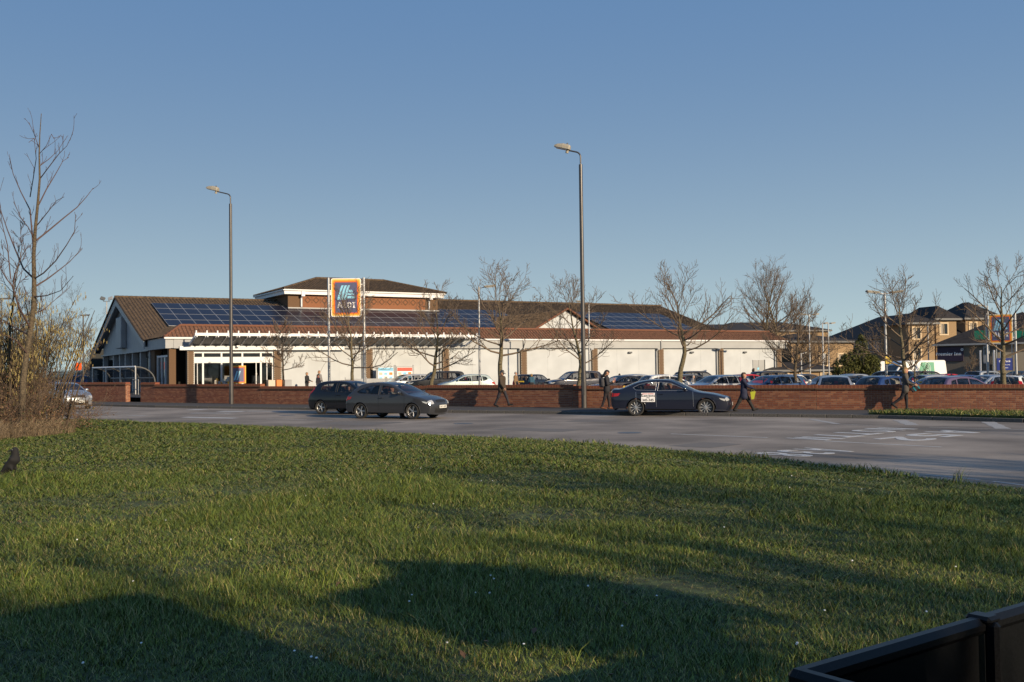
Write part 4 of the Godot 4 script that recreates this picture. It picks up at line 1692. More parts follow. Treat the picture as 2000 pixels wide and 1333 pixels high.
		for i in f.prof.size() - 1:
			var my := (f.prof[i].y + f.prof[i + 1].y) * 0.5
			if f.prof[i].x < 0.0 and f.nrm[i].x < -0.55 and my > tr[0] and my < tr[1]:
				f.patch(t, i, i + 1, (0.72 if kind != "saloon" else 0.6) * s, 0.999 * s, 0.006)
		var xe := f.xr + 0.09
		if tr[1] < 1.0:
			f.side_poly(t, PackedVector2Array([Vector2(xe, tr[0] + 0.03), Vector2(xe + 0.02, tr[1] - 0.05), Vector2(xe + 0.27, tr[1] - 0.04), Vector2(xe + 0.2, tr[0] + 0.06)]), s, 0.005, 0.2)
		d.tails.append(t.mesh())
	var gr := MB.new()
	var g0 := f.index_at(hy - 0.06, true)
	f.patch(gr, g0, maxi(f.index_at(hy + 0.04, true), g0 + 1), -0.42, 0.42, 0.006)
	var g2 := f.index_at(sill + 0.08, true)
	f.patch(gr, g2, maxi(f.index_at(sill + 0.22, true), g2 + 2), -0.6, 0.6, 0.006)
	d.grille = gr.mesh()
	var pf := f.index_at(0.46 if kind != "van" else 0.7, true)
	d.plate_f = Vector3(f.prof[pf].x + 0.13 + 0.012, f.prof[pf].y, 0)
	var pb := f.index_at(pts[pts.size() - 4][1] + (0.06 if kind != "saloon" else 0.14), false)
	d.plate_r = Vector3(f.prof[pb].x - 0.13 - 0.012 if kind != "van" else f.prof[pb].x - 0.03, f.prof[pb].y, 0)
	# seats
	var st := MB.new()
	var sx := 0.02
	var by := f.belt * 0.42
	d.seats = []
	for q in [[0.0, -0.36], [0.0, 0.36], [-0.85, -0.36], [-0.85, 0.36]]:
		if kind == "van" and q[0] < 0:
			continue
		st = MB.new()
		var o := 1.4 if kind == "van" else 0.0
		var bas := Basis(Vector3(0, 0, 1), 0.24)
		st.chamfer(Vector3(q[0] + 0.1 + o, by, q[1]), Vector3(0.5, 0.16, 0.5), 0.05)
		st.chamfer(Vector3(q[0] - 0.22 + o, by + 0.33, q[1]), Vector3(0.13, 0.62, 0.48), 0.05, bas)
		st.chamfer(Vector3(q[0] - 0.31 + o, by + 0.72, q[1]), Vector3(0.1, 0.18, 0.26), 0.04, bas)
		d.seats.append(st.mesh())
	var dash := MB.new()
	dash.chamfer(Vector3(0.72 if kind != "van" else 2.0, f.belt - 0.1, 0), Vector3(0.4, 0.2, f.hw * 1.62), 0.05)
	d.dash = dash.mesh()
	# wheels
	var ty := MB.new()
	var ax := Transform3D(Basis(Vector3.RIGHT, PI / 2), Vector3.ZERO)
	ty.lathe([Vector2(R * 0.7, 0.06), Vector2(R * 0.86, 0.1), Vector2(R * 0.965, 0.088), Vector2(R, 0.05), Vector2(R, -0.05), Vector2(R * 0.965, -0.088), Vector2(R * 0.7, -0.08)], ax, 26)
	d.tyre = ty.mesh()
	ty = MB.new()
	ty.lathe([Vector2(0, -0.03), Vector2(R * 0.72, -0.03)], ax, 16)
	d.disc = ty.mesh()
	d.rim = rim_mesh(R, 5 if five else 10, kind == "coupe")
	car_cache[kind] = d
	return d


func car(kind: String, colour: String, label: String, where: Vector3, turn_deg: float, group := "", opt := {}) -> Node3D:
	var d := car_parts(kind)
	var o := thing("van" if kind == "van" else "car", label, "van" if kind == "van" else "car", where, deg_to_rad(turn_deg), group)
	var pm: Material = M[colour]
	put("body", d.b, pm, o)
	put("bonnet", d.h, pm, o)
	put("roof", d.t, pm, o)
	put("windscreen", d.f, M.car_glass, o)
	put("rear_window", d.r if kind != "van" else d.r, M.car_glass, o) if d.r.get_surface_count() and kind != "van" else null
	for w in d.windows:
		put("side_window", w, M.car_glass, o)
	put("underbody", d.under, M.well, o)
	put("trim", d.trim, M.black if not opt.has("chrome") else M.alloy, o).set_meta("kind", "stuff")
	put("handle", d.handles, pm, o).set_meta("kind", "stuff")
	for m in d.mirrors:
		put("mirror", m, pm, o)
	for m in d.headlights:
		put("headlight", m, M.lamp_clear, o)
	for m in d.tails:
		put("tail_light", m, M.lamp_red, o)
	put("grille", d.grille, M.black, o).set_meta("kind", "stuff")
	for m in d.seats:
		put("seat", m, M.seat_pale if opt.has("pale_seats") else M.seat, o)
	put("dashboard", d.dash, M.seat, o)
	var pl := MB.new()
	pl.box(Vector3.ZERO, Vector3(0.012, 0.115, 0.52))
	var a := put("number_plate", pl, M.plate_white, o)
	a.position = d.plate_f
	var r := put("number_plate", pl, M.plate_yellow, o)
	r.position = d.plate_r
	if opt.has("plate"):
		print_text(a, opt.plate, Vector3(0.008, 0, 0), Basis(Vector3.UP, PI / 2), 0.075, M.ink, "plate_lettering")
	for x in d.wheels:
		for s in [1.0, -1.0]:
			var w := put("wheel", d.disc, M.alloy_dark, o)
			var f: CarForm = d.form
			w.position = Vector3(x, d.R - 0.003, s * (f.half(x, d.R) - 0.09))
			w.rotation.y = 0.0 if s > 0 else PI
			put("tyre", d.tyre, M.rubber, w)
			put("rim", d.rim, M[opt.get("rim", "alloy")], w)
	return o


func print_text(parent: Node3D, text: String, where: Vector3, bas: Basis, high: float, m: Material, called := "lettering", bold := true, deep := 0.004) -> MeshInstance3D:
	var t := letter_mesh(text, "Droid Sans", bold)
	var box := t.get_aabb()
	var k := high / maxf(box.size.y, 0.01)
	var o := MeshInstance3D.new()
	o.name = called
	o.mesh = t
	o.material_override = m
	var bb := stretched(bas, Vector3(k, k, deep / 0.002))
	o.transform = Transform3D(bb, where - bb * box.get_center())
	parent.add_child(o, true)
	return o


func make_road_cars() -> void:
	var p := on_ground(755, 814, 0.0)
	var ibiza := car("coupe", "p_graphite", "dark grey three-door hatchback nearest on the road, with twin-spoke wheels", Vector3(-4.7, 0, -41.6), -27, "", {"plate": "SG11 AOX", "rim": "alloy"})
	var punto := car("small", "p_black", "black three-door hatchback driving just behind the dark grey hatchback", Vector3(-7.25, 0, -46.6), -28, "", {})
	var taxi := car("saloon", "p_navy", "dark blue saloon taxi with a white phone-number panel on its rear door", Vector3(6.35, 0, -41.2), -13, "", {"chrome": true, "plate": "GD55 EOS"})
	taxi.scale = Vector3.ONE * 1.0
	var f: CarForm = car_parts("saloon").form
	var pn := MB.new()
	var pz := f.half(-0.82, 0.74)
	pn.chamfer(Vector3(-0.82, 0.735, pz + 0.008), Vector3(0.54, 0.36, 0.014), 0.006)
	var panel := put("taxi_panel", pn, M.sign_white, taxi)
	print_text(panel, "AIRPORT TRANSFERS", Vector3(-0.82, 0.875, pz + 0.018), Basis(), 0.035, M.red_print)
	print_text(panel, "ALBATROSS", Vector3(-0.82, 0.795, pz + 0.018), Basis(), 0.075, M.ink)
	print_text(panel, "TAXIS", Vector3(-0.82, 0.725, pz + 0.018), Basis(), 0.035, M.ink)
	print_text(panel, "345-345", Vector3(-0.82, 0.635, pz + 0.018), Basis(), 0.095, M.ink)
	var golf := car("hatch", "p_silver", "silver hatchback coming round the road beside the brown hedge", Vector3(-25.6, 0, -58.6), -47, "", {"plate": "WL56 FXN"})


# ---------------------------------------------------------------- people and animals: one skin round a skeleton
# prims: [from, to, radius_from, radius_to, colour]; the field is meshed as surface nets
func skin_over(out: MB, prims: Array, cell: float, k: float) -> void:
	var lo := Vector3(9, 9, 9)
	var hi := -lo
	for p in prims:
		for e in 2:
			lo = lo.min(p[e] - Vector3.ONE * (p[2 + e] + cell * 3))
			hi = hi.max(p[e] + Vector3.ONE * (p[2 + e] + cell * 3))
	var nx := int((hi.x - lo.x) / cell) + 2
	var ny := int((hi.y - lo.y) / cell) + 2
	var nz := int((hi.z - lo.z) / cell) + 2
	var val := PackedFloat32Array()
	val.resize(nx * ny * nz)
	val.fill(1.0)
	var near := PackedFloat32Array()
	near.resize(nx * ny * nz)
	near.fill(9.0)
	var who := PackedByteArray()
	who.resize(nx * ny * nz)
	for pi in prims.size():
		var p: Array = prims[pi]
		var a: Vector3 = p[0]
		var ab: Vector3 = p[1] - a
		var ll := maxf(ab.length_squared(), 1e-9)
		var ra: float = p[2]
		var rb: float = p[3]
		var pad := k + cell * 2.0
		var l0 := ((a.min(p[1]) - Vector3.ONE * (maxf(ra, rb) + pad)) - lo) / cell
		var h0 := ((a.max(p[1]) + Vector3.ONE * (maxf(ra, rb) + pad)) - lo) / cell
		for i in range(maxi(0, int(l0.x)), mini(nx - 1, int(h0.x)) + 1):
			for j in range(maxi(0, int(l0.y)), mini(ny - 1, int(h0.y)) + 1):
				for m in range(maxi(0, int(l0.z)), mini(nz - 1, int(h0.z)) + 1):
					var q := lo + Vector3(i, j, m) * cell - a
					var t := clampf(q.dot(ab) / ll, 0.0, 1.0)
					var d := (q - ab * t).length() - (ra + (rb - ra) * t)
					var id := (i * ny + j) * nz + m
					if d < near[id]:
						near[id] = d
						who[id] = pi
					var o := val[id]
					var hh := clampf(0.5 + 0.5 * (o - d) / k, 0.0, 1.0)
					val[id] = o + (d - o) * hh - k * hh * (1.0 - hh)
	var vid := {}
	var pos := PackedVector3Array()
	var cols := []
	var nor := PackedVector3Array()
	var corner := [0, nz * ny, nz, nz * ny + nz, 1, nz * ny + 1, nz + 1, nz * ny + nz + 1]
	var cpos := [Vector3(0, 0, 0), Vector3(1, 0, 0), Vector3(0, 1, 0), Vector3(1, 1, 0), Vector3(0, 0, 1), Vector3(1, 0, 1), Vector3(0, 1, 1), Vector3(1, 1, 1)]
	var edges := [[0, 1], [2, 3], [4, 5], [6, 7], [0, 2], [1, 3], [4, 6], [5, 7], [0, 4], [1, 5], [2, 6], [3, 7]]
	for i in nx - 1:
		for j in ny - 1:
			for m in nz - 1:
				var id := (i * ny + j) * nz + m
				var v0 := val[id]
				if absf(v0) > cell * 2.2:
					continue
				var neg := 0
				for c in 8:
					if val[id + corner[c]] < 0.0:
						neg += 1
				if neg == 0 or neg == 8:
					continue
				var s := Vector3.ZERO
				var n := 0
				for e in edges:
					var x := val[id + corner[e[0]]]
					var y := val[id + corner[e[1]]]
					if (x < 0.0) != (y < 0.0):
						s += cpos[e[0]].lerp(cpos[e[1]], x / (x - y))
						n += 1
				vid[id] = pos.size()
				pos.append(lo + (Vector3(i, j, m) + s / n) * cell)
				cols.append(prims[who[id]][4])
				var g := Vector3(val[id + corner[1]] - v0, val[id + corner[2]] - v0, val[id + corner[4]] - v0)
				g += Vector3(val[id + corner[7]] - val[id + corner[6]], val[id + corner[7]] - val[id + corner[5]], val[id + corner[7]] - val[id + corner[3]])
				nor.append(g.normalized())
	out.has_col = true
	var steps := [[ny * nz, nz, 1], [nz, 1, ny * nz], [1, ny * nz, nz]]
	for id in vid:
		for ax in steps:
			var e: int = id + ax[0]
			if (val[id] < 0.0) == (val[e] < 0.0):
				continue
			var b: int = id - ax[1]
			var c: int = id - ax[2]
			var d: int = id - ax[1] - ax[2]
			if vid.has(b) and vid.has(c) and vid.has(d):
				var q := [vid[id], vid[b], vid[d], vid[c]]
				out.col = cols[q[0]]
				out.tri(pos[q[0]], pos[q[1]], pos[q[2]], nor[q[0]], nor[q[1]], nor[q[2]])
				out.tri(pos[q[0]], pos[q[2]], pos[q[3]], nor[q[0]], nor[q[2]], nor[q[3]])


func hand(b: MB, wrist: Vector3, dir: Vector3, side: Vector3, palm: Vector3, curl: float, c: Color) -> void:
	b.col = c
	var base := wrist + dir * 0.045
	b.ball(base, Vector3(0.042, 0.05, 0.018), Basis(side, dir, side.cross(dir)), 8, 5)
	for i in 4:
		var s := side * (0.03 - 0.02 * i)
		var l: float = [0.036, 0.041, 0.038, 0.03][i]
		var p0 := base + dir * 0.04 + s
		var d1 := (dir + palm * curl * 0.5).normalized()
		var d2 := (dir + palm * curl * 1.6).normalized()
		var p1 := p0 + d1 * l
		b.tube(p0, p1, 0.0095, 0.009, 5)
		b.tube(p1, p1 + d2 * l * 0.9, 0.009, 0.006, 5, true)
	var t0 := base + side * 0.035 - dir * 0.01
	var t1 := t0 + (side * 0.7 + dir * 0.7).normalized() * 0.035
	b.tube(t0, t1, 0.011, 0.01, 5)
	b.tube(t1, t1 + (side * 0.2 + dir + palm * 0.4).normalized() * 0.028, 0.01, 0.007, 5, true)


func limb(from: Vector3, ang: float, length: float, out: float = 0.0) -> Vector3:
	return from + Vector3(sin(ang), -cos(ang), out).normalized() * length


# p: h, legs [[swing, knee], [swing, knee]], arms [[swing, elbow], ...], coat, legs_c, shoes, hair, long (coat length), bulk, head_down
func person(label: String, where: Vector3, turn_deg: float, p: Dictionary, called := "person") -> Node3D:
	var o := thing("person", label, "person", where, deg_to_rad(turn_deg))
	var b := MB.new()
	b.has_col = true
	var coat: Color = p.get("coat", Color(0.03, 0.03, 0.035))
	var trs: Color = p.get("trousers", Color(0.02, 0.02, 0.024))
	var shoe: Color = p.get("shoes", Color(0.015, 0.012, 0.012))
	var skin := Color(0.46, 0.25, 0.17)
	var bulk: float = p.get("bulk", 1.0)
	var wide: float = p.get("wide_legs", 1.0)
	var prims := []
	var seated: bool = p.get("seated", false)
	var lean: float = p.get("lean", 0.0)
	var legs: Array = p.get("legs", [[0.03, 0.03], [-0.03, 0.0]])
	var hip_y := 0.92
	var feet := []
	var low := 9.0
	for i in 2:
		var s := -1.0 if i == 0 else 1.0
		var hip := Vector3(0, hip_y, 0.09 * s)
		var knee := limb(hip, legs[i][0], 0.43)
		var ank := limb(knee, legs[i][0] - legs[i][1], 0.41)
		var pitch: float = p.get("toes", [0.0, 0.0])[i]
		var toe := ank + Vector3(cos(pitch) * 0.19, -0.045 + sin(pitch) * 0.19, 0.02 * s)
		prims.append([hip, knee, 0.098 * wide, 0.068 * wide, trs])
		prims.append([knee, ank, 0.066 * wide, 0.048 * wide * wide, trs])
		prims.append([ank - Vector3(0.035, 0.02, 0), toe, 0.05, 0.036, shoe])
		low = minf(low, minf(ank.y - 0.075, toe.y - 0.036))
	var up := Vector3(sin(lean), cos(lean), 0)
	var hipc := Vector3(0, hip_y, 0)
	var L := func(y: float, z: float, x := 0.0): return hipc + up * (y - hip_y) + Vector3(x * cos(lean), -x * sin(lean), z)
	prims.append([L.call(0.95, -0.075), L.call(0.95, 0.075), 0.128 * bulk, 0.128 * bulk, coat if p.get("long", 0.0) > 0.0 else trs])
	for s in [-1.0, 1.0]:
		prims.append([L.call(1.02, 0.065 * s), L.call(1.36, 0.095 * s), 0.118 * bulk, 0.118 * bulk, coat])
		if p.get("long", 0.0) > 0.0:
			prims.append([L.call(1.0, 0.07 * s), L.call(0.93 - p.long, 0.085 * s), 0.12 * bulk, 0.135 * bulk, coat])
	prims.append([L.call(1.415, -0.15), L.call(1.415, 0.15), 0.07 * bulk, 0.07 * bulk, coat])
	prims.append([L.call(1.44, 0), L.call(1.54, 0, 0.015), 0.06, 0.055, p.get("scarf", coat)])
	var arms: Array = p.get("arms", [[0.15, 0.3], [-0.1, 0.3]])
	var hands := []
	for i in 2:
		var s := -1.0 if i == 0 else 1.0
		var sh: Vector3 = L.call(1.41, 0.185 * s)
		var el := limb(sh, arms[i][0], 0.29, 0.16 * s)
		var wr := limb(el, arms[i][0] + arms[i][1], 0.25, arms[i][2] * s if arms[i].size() > 2 else 0.0)
		prims.append([sh, el, 0.066 * bulk, 0.054 * bulk, coat])
		prims.append([el, wr, 0.053 * bulk, 0.041 * bulk, coat])
		hands.append([wr, (wr - el).normalized(), s])
	skin_over(b, prims, 0.024, 0.045)
	for h in hands:
		var dir: Vector3 = h[1]
		var fwd: Vector3 = Vector3(0, 0, -h[2]).cross(dir).normalized() * -h[2]
		if fwd.x < 0:
			fwd = -fwd
		hand(b, h[0], dir, fwd, Vector3(0, 0, -h[2]), 0.7, p.get("gloves", skin))
	# head
	var nod: float = p.get("nod", 0.0)
	var hc: Vector3 = L.call(1.635, 0, 0.02)
	var hb := Basis(Vector3(0, 0, 1), -nod - lean * 0.3) * Basis(Vector3.UP, p.get("look", 0.0))
	var hp := []
	for q in [[[-0.02, 0.035, 0], [0.0, 0.03, 0], 0.087, 0.085, skin], [[0.02, -0.035, 0], [0.035, -0.06, 0], 0.068, 0.05, skin], [[0.03, -0.085, 0], [0.045, -0.09, 0], 0.04, 0.032, skin], [[0.085, 0.005, 0], [0.103, -0.03, 0], 0.009, 0.015, skin], [[0.075, 0.03, -0.03], [0.075, 0.03, 0.03], 0.017, 0.017, skin], [[-0.005, -0.01, -0.083], [-0.005, 0.02, -0.086], 0.014, 0.018, skin], [[-0.005, -0.01, 0.083], [-0.005, 0.02, 0.086], 0.014, 0.018, skin], [[-0.02, -0.13, 0], [-0.015, -0.05, 0], 0.05, 0.052, skin]]:
		hp.append([hc + hb * Vector3(q[0][0], q[0][1], q[0][2]), hc + hb * Vector3(q[1][0], q[1][1], q[1][2]), q[2], q[3], q[4]])
	skin_over(b, hp, 0.013, 0.022)
	for s in [-1.0, 1.0]:
		b.col = Color(0.03, 0.025, 0.02)
		b.ball(hc + hb * Vector3(0.082, 0.012, 0.032 * s), Vector3(0.007, 0.008, 0.012), hb, 6, 4)
	b.col = Color(0.3, 0.1, 0.08)
	b.ball(hc + hb * Vector3(0.083, -0.06, 0), Vector3(0.006, 0.006, 0.024), hb, 6, 4)
	var body := put("body", b, M.body, o)
	body.position.y = -low if not seated else -0.92
	# hair or hat
	var style: String = p.get("hair_style", "short")
	var hairs := MB.new()
	var hh := []
	hh.append([hc + hb * Vector3(-0.035, 0.055, 0), hc + hb * Vector3(0.012, 0.062, 0), 0.085, 0.078, Color.WHITE])
	if style == "long":
		hh.append([hc + hb * Vector3(-0.06, 0.0, -0.055), hc + hb * Vector3(-0.05, -0.2, -0.07), 0.055, 0.045, Color.WHITE])
		hh.append([hc + hb * Vector3(-0.06, 0.0, 0.055), hc + hb * Vector3(-0.05, -0.2, 0.07), 0.055, 0.045, Color.WHITE])
		hh.append([hc + hb * Vector3(-0.075, 0.02, 0), hc + hb * Vector3(-0.09, -0.22, 0), 0.07, 0.05, Color.WHITE])
	elif style == "bob":
		hh.append([hc + hb * Vector3(-0.05, 0.0, -0.06), hc + hb * Vector3(-0.03, -0.075, -0.07), 0.05, 0.04, Color.WHITE])
		hh.append([hc + hb * Vector3(-0.05, 0.0, 0.06), hc + hb * Vector3(-0.03, -0.075, 0.07), 0.05, 0.04, Color.WHITE])
		hh.append([hc + hb * Vector3(-0.07, 0.02, 0), hc + hb * Vector3(-0.06, -0.09, 0), 0.065, 0.05, Color.WHITE])
	else:
		hh.append([hc + hb * Vector3(-0.06, 0.0, -0.03), hc + hb * Vector3(-0.06, 0.0, 0.03), 0.062, 0.062, Color.WHITE])
	skin_over(hairs, hh, 0.016, 0.03)
	var hm := put("hair", hairs, M[p.get("hair", "hair_dark")], o)
	hm.position = body.position
	if p.get("cap", false):
		var c := MB.new()
		c.lathe([Vector2(0, 0.1), Vector2(0.05, 0.092), Vector2(0.085, 0.06), Vector2(0.103, 0.0), Vector2(0.106, -0.02)], Transform3D(hb, hc + hb * Vector3(-0.012, 0.055, 0)), 16)
		c.ball(hc + hb * Vector3(0.12, 0.035, 0), Vector3(0.075, 0.008, 0.075), hb * Basis(Vector3(0, 0, 1), -0.25), 12, 4)
		var cm := put("cap", c, M.bag_dark, o)
		cm.position = body.position
	return o


func make_people() -> void:
	var g := on_ground(981, 796, 0.12)
	person("man in a brown jacket and black cap striding past the brick wall", g, -30, {"coat": Color(0.052, 0.036, 0.024), "trousers": Color(0.02, 0.022, 0.03), "legs": [[0.42, 0.05], [-0.36, 0.12]], "toes": [0.25, -0.35], "arms": [[-0.42, 0.12], [0.3, 0.35]], "bulk": 1.16, "long": 0.06, "cap": true, "nod": 0.35, "hair": "hair_grey"})
	g = on_ground(1186, 800, 0.12)
	var w := person("woman with long dark hair and a backpack looking at her phone", g, -12, {"coat": Color(0.022, 0.022, 0.026), "trousers": Color(0.016, 0.015, 0.018), "shoes": Color(0.16, 0.06, 0.03), "legs": [[0.14, 0.06], [-0.22, 0.1]], "toes": [0.0, -0.15], "arms": [[0.25, 1.75, -0.5], [0.2, 1.85, -0.5]], "hair_style": "long", "nod": 0.5, "long": 0.08, "bulk": 1.0})
	w.scale = Vector3.ONE * 0.97
	var b := MB.new()
	b.chamfer(Vector3.ZERO, Vector3(0.2, 0.42, 0.3), 0.07)
	b.chamfer(Vector3(-0.1, -0.08, 0), Vector3(0.08, 0.22, 0.22), 0.03)
	var bag := put("backpack", b, M.bag_dark, self)
	bag.position = g + Vector3(-0.2, 1.16, 0.08)
	bag.rotation = Vector3(0, deg_to_rad(-12), 0.1)
	tag(bag, "small black backpack on the back of the woman looking at her phone", "backpack")
	b = MB.new()
	b.chamfer(Vector3.ZERO, Vector3(0.012, 0.14, 0.07), 0.004)
	var ph := put("phone", b, M.red_print, self)
	ph.position = g + Vector3(0.34, 1.31, 0.03)
	ph.rotation = Vector3(0, deg_to_rad(-12), 0.5)
	tag(ph, "phone in a bright pink-red case in the hands of the long-haired woman", "phone")
	g = on_ground(1454, 807, 0.05)
	var w2 := person("woman in a navy coat and wide black trousers striding past with a yellow bag", g, -14, {"coat": Color(0.018, 0.022, 0.05), "trousers": Color(0.018, 0.017, 0.016), "legs": [[0.5, 0.02], [-0.46, 0.05]], "toes": [0.3, -0.4], "arms": [[-0.15, 0.3], [0.62, 0.55]], "long": 0.2, "bulk": 1.1, "wide_legs": 1.16, "hair_style": "bob", "hair": "hair_brown", "scarf": Color(0.22, 0.21, 0.18), "gloves": Color(0.02, 0.02, 0.02)})
	w2.scale = Vector3.ONE * 0.93
	b = MB.new()
	b.prism(PackedVector2Array([Vector2(-0.14, 0.0), Vector2(0.16, 0.0), Vector2(0.06, -0.36), Vector2(-0.08, -0.38)]), 0.08, Transform3D())
	b.tube(Vector3(-0.08, 0, -0.04), Vector3(0.0, 0.16, -0.04), 0.008, 0.008, 5)
	b.tube(Vector3(0.1, 0, -0.04), Vector3(0.0, 0.16, -0.04), 0.008, 0.008, 5)
	var yb := put("carrier_bag", b, M.yellow_bag, self)
	yb.position = g + Vector3(0.32, 0.86, 0.16)
	yb.rotation.y = deg_to_rad(-14)
	yb.scale = Vector3(0.72, 0.85, 0.8)
	tag(yb, "bright yellow carrier bag held by the woman in the navy coat", "bag")
	g = on_ground(1770, 802, 0.12)
	var w3 := person("fair-haired person in a dark patterned top and black trousers walking by the verge", g, -20, {"coat": Color(0.075, 0.068, 0.062), "trousers": Color(0.014, 0.014, 0.016), "legs": [[0.06, 0.02], [-0.38, 0.55]], "toes": [0.0, -0.7], "arms": [[0.3, 0.7], [0.35, 0.9]], "long": 0.1, "hair_style": "bob", "hair": "hair_fair", "nod": 0.1})
	w3.scale = Vector3.ONE * 0.95
	b = MB.new()
	b.chamfer(Vector3.ZERO, Vector3(0.34, 0.2, 0.1), 0.03)
	var hb := put("handbag", b, M.bag_dark, self)
	hb.position = g + Vector3(0.3, 0.86, 0.2)
	hb.rotation = Vector3(0, deg_to_rad(-20), 0.6)
	tag(hb, "dark handbag with two turquoise stripes carried by the person near the verge", "handbag")
	b = MB.new()
	for x in [-0.03, 0.13]:
		b = MB.new()
		b.box(Vector3(x, 0, 0.0), Vector3(0.045, 0.206, 0.106))
		put("stripe", b, M.teal, hb)
	# shoppers beyond the wall
	var list := [
		["man in a tan coat walking among the parked cars", 1007, 76.0, -20, {"coat": Color(0.2, 0.125, 0.065), "hair": "hair_grey", "bulk": 1.2, "scarf": Color(0.5, 0.5, 0.52)}, 727.0],
		["person in a blue jacket standing behind the red-lamped dark estate car", 1038, 78.0, 100, {"coat": Color(0.03, 0.09, 0.14), "hair": "hair_fair", "hair_style": "bob"}, 733.5],
		["fair-haired woman in a black coat by the white store wall", 599, 77.0, -20, {"coat": Color(0.02, 0.02, 0.022), "hair": "hair_fair", "hair_style": "bob", "arms": [[0.2, 1.0], [0.2, 0.9]]}, 728.0],
		["woman in a grey coat, tallest of the group beside the store wall", 623, 79.0, -30, {"coat": Color(0.2, 0.19, 0.185), "hair": "hair_fair", "hair_style": "bob"}, 724.5],
		["dark-jacketed man with a red collar just above the black hatchback", 621, 72.0, -20, {"coat": Color(0.03, 0.028, 0.04), "scarf": Color(0.4, 0.03, 0.04), "nod": 0.3}, 736.0],
		["man in a dark coat going in at the shop doorway", 500, 80.0, 110, {"coat": Color(0.018, 0.02, 0.024), "hair": "hair_grey"}, 728.5],
		["dark-haired shopper whose head shows left of the phone-watching woman", 1176, 66.0, 60, {"hair_style": "bob"}, 733.0],
		["shopper seen from behind between two cars above the taxi", 1210, 84.0, 90, {"hair_style": "bob", "coat": Color(0.03, 0.03, 0.03)}, 730.5],
		["grey-haired shopper bending over beside a white hatchback", 1347, 70.0, 20, {"hair": "hair_grey", "coat": Color(0.2, 0.2, 0.21), "lean": 0.5}, 738.0],
		["dark-haired shopper near the grey door of the store", 1472, 84.0, 40, {"hair_style": "long", "coat": Color(0.04, 0.03, 0.03)}, 719.0],
		["shopper in a red top in front of the pine tree", 1655, 88.0, 30, {"coat": Color(0.4, 0.03, 0.04)}, 722.0]]
	for q in list:
		var top := at(q[1], q[5], q[2])
		var n := person(q[0], Vector3(top.x, park_y(top.x), top.z), q[3], q[4])
		n.scale = Vector3.ONE * clampf((top.y - park_y(top.x)) / 1.755, 0.86, 1.1)
	# drivers
	var dl := [["driver of the dark grey hatchback, in a pale jacket", Vector3(-4.7, 0, -41.6), -27.0, Color(0.25, 0.25, 0.22), "hair_dark", 0.0], ["driver of the black hatchback, seen through the side window", Vector3(-7.25, 0, -46.6), -28.0, Color(0.05, 0.05, 0.06), "hair_dark", 0.0], ["fair-haired taxi driver behind the wheel", Vector3(6.35, 0, -41.2), -13.0, Color(0.08, 0.08, 0.09), "hair_fair", 0.0]]
	for q in dl:
		var bas := Basis(Vector3.UP, deg_to_rad(q[2]))
		var at0: Vector3 = q[1] + bas * Vector3(-0.02, 0.5, 0.36)
		person(q[0], at0, q[2], {"coat": q[3], "hair": q[4], "seated": true, "legs": [[1.35, 1.0], [1.35, 1.0]], "arms": [[0.7, 0.6], [0.7, 0.6]]}).scale = Vector3.ONE * 0.94


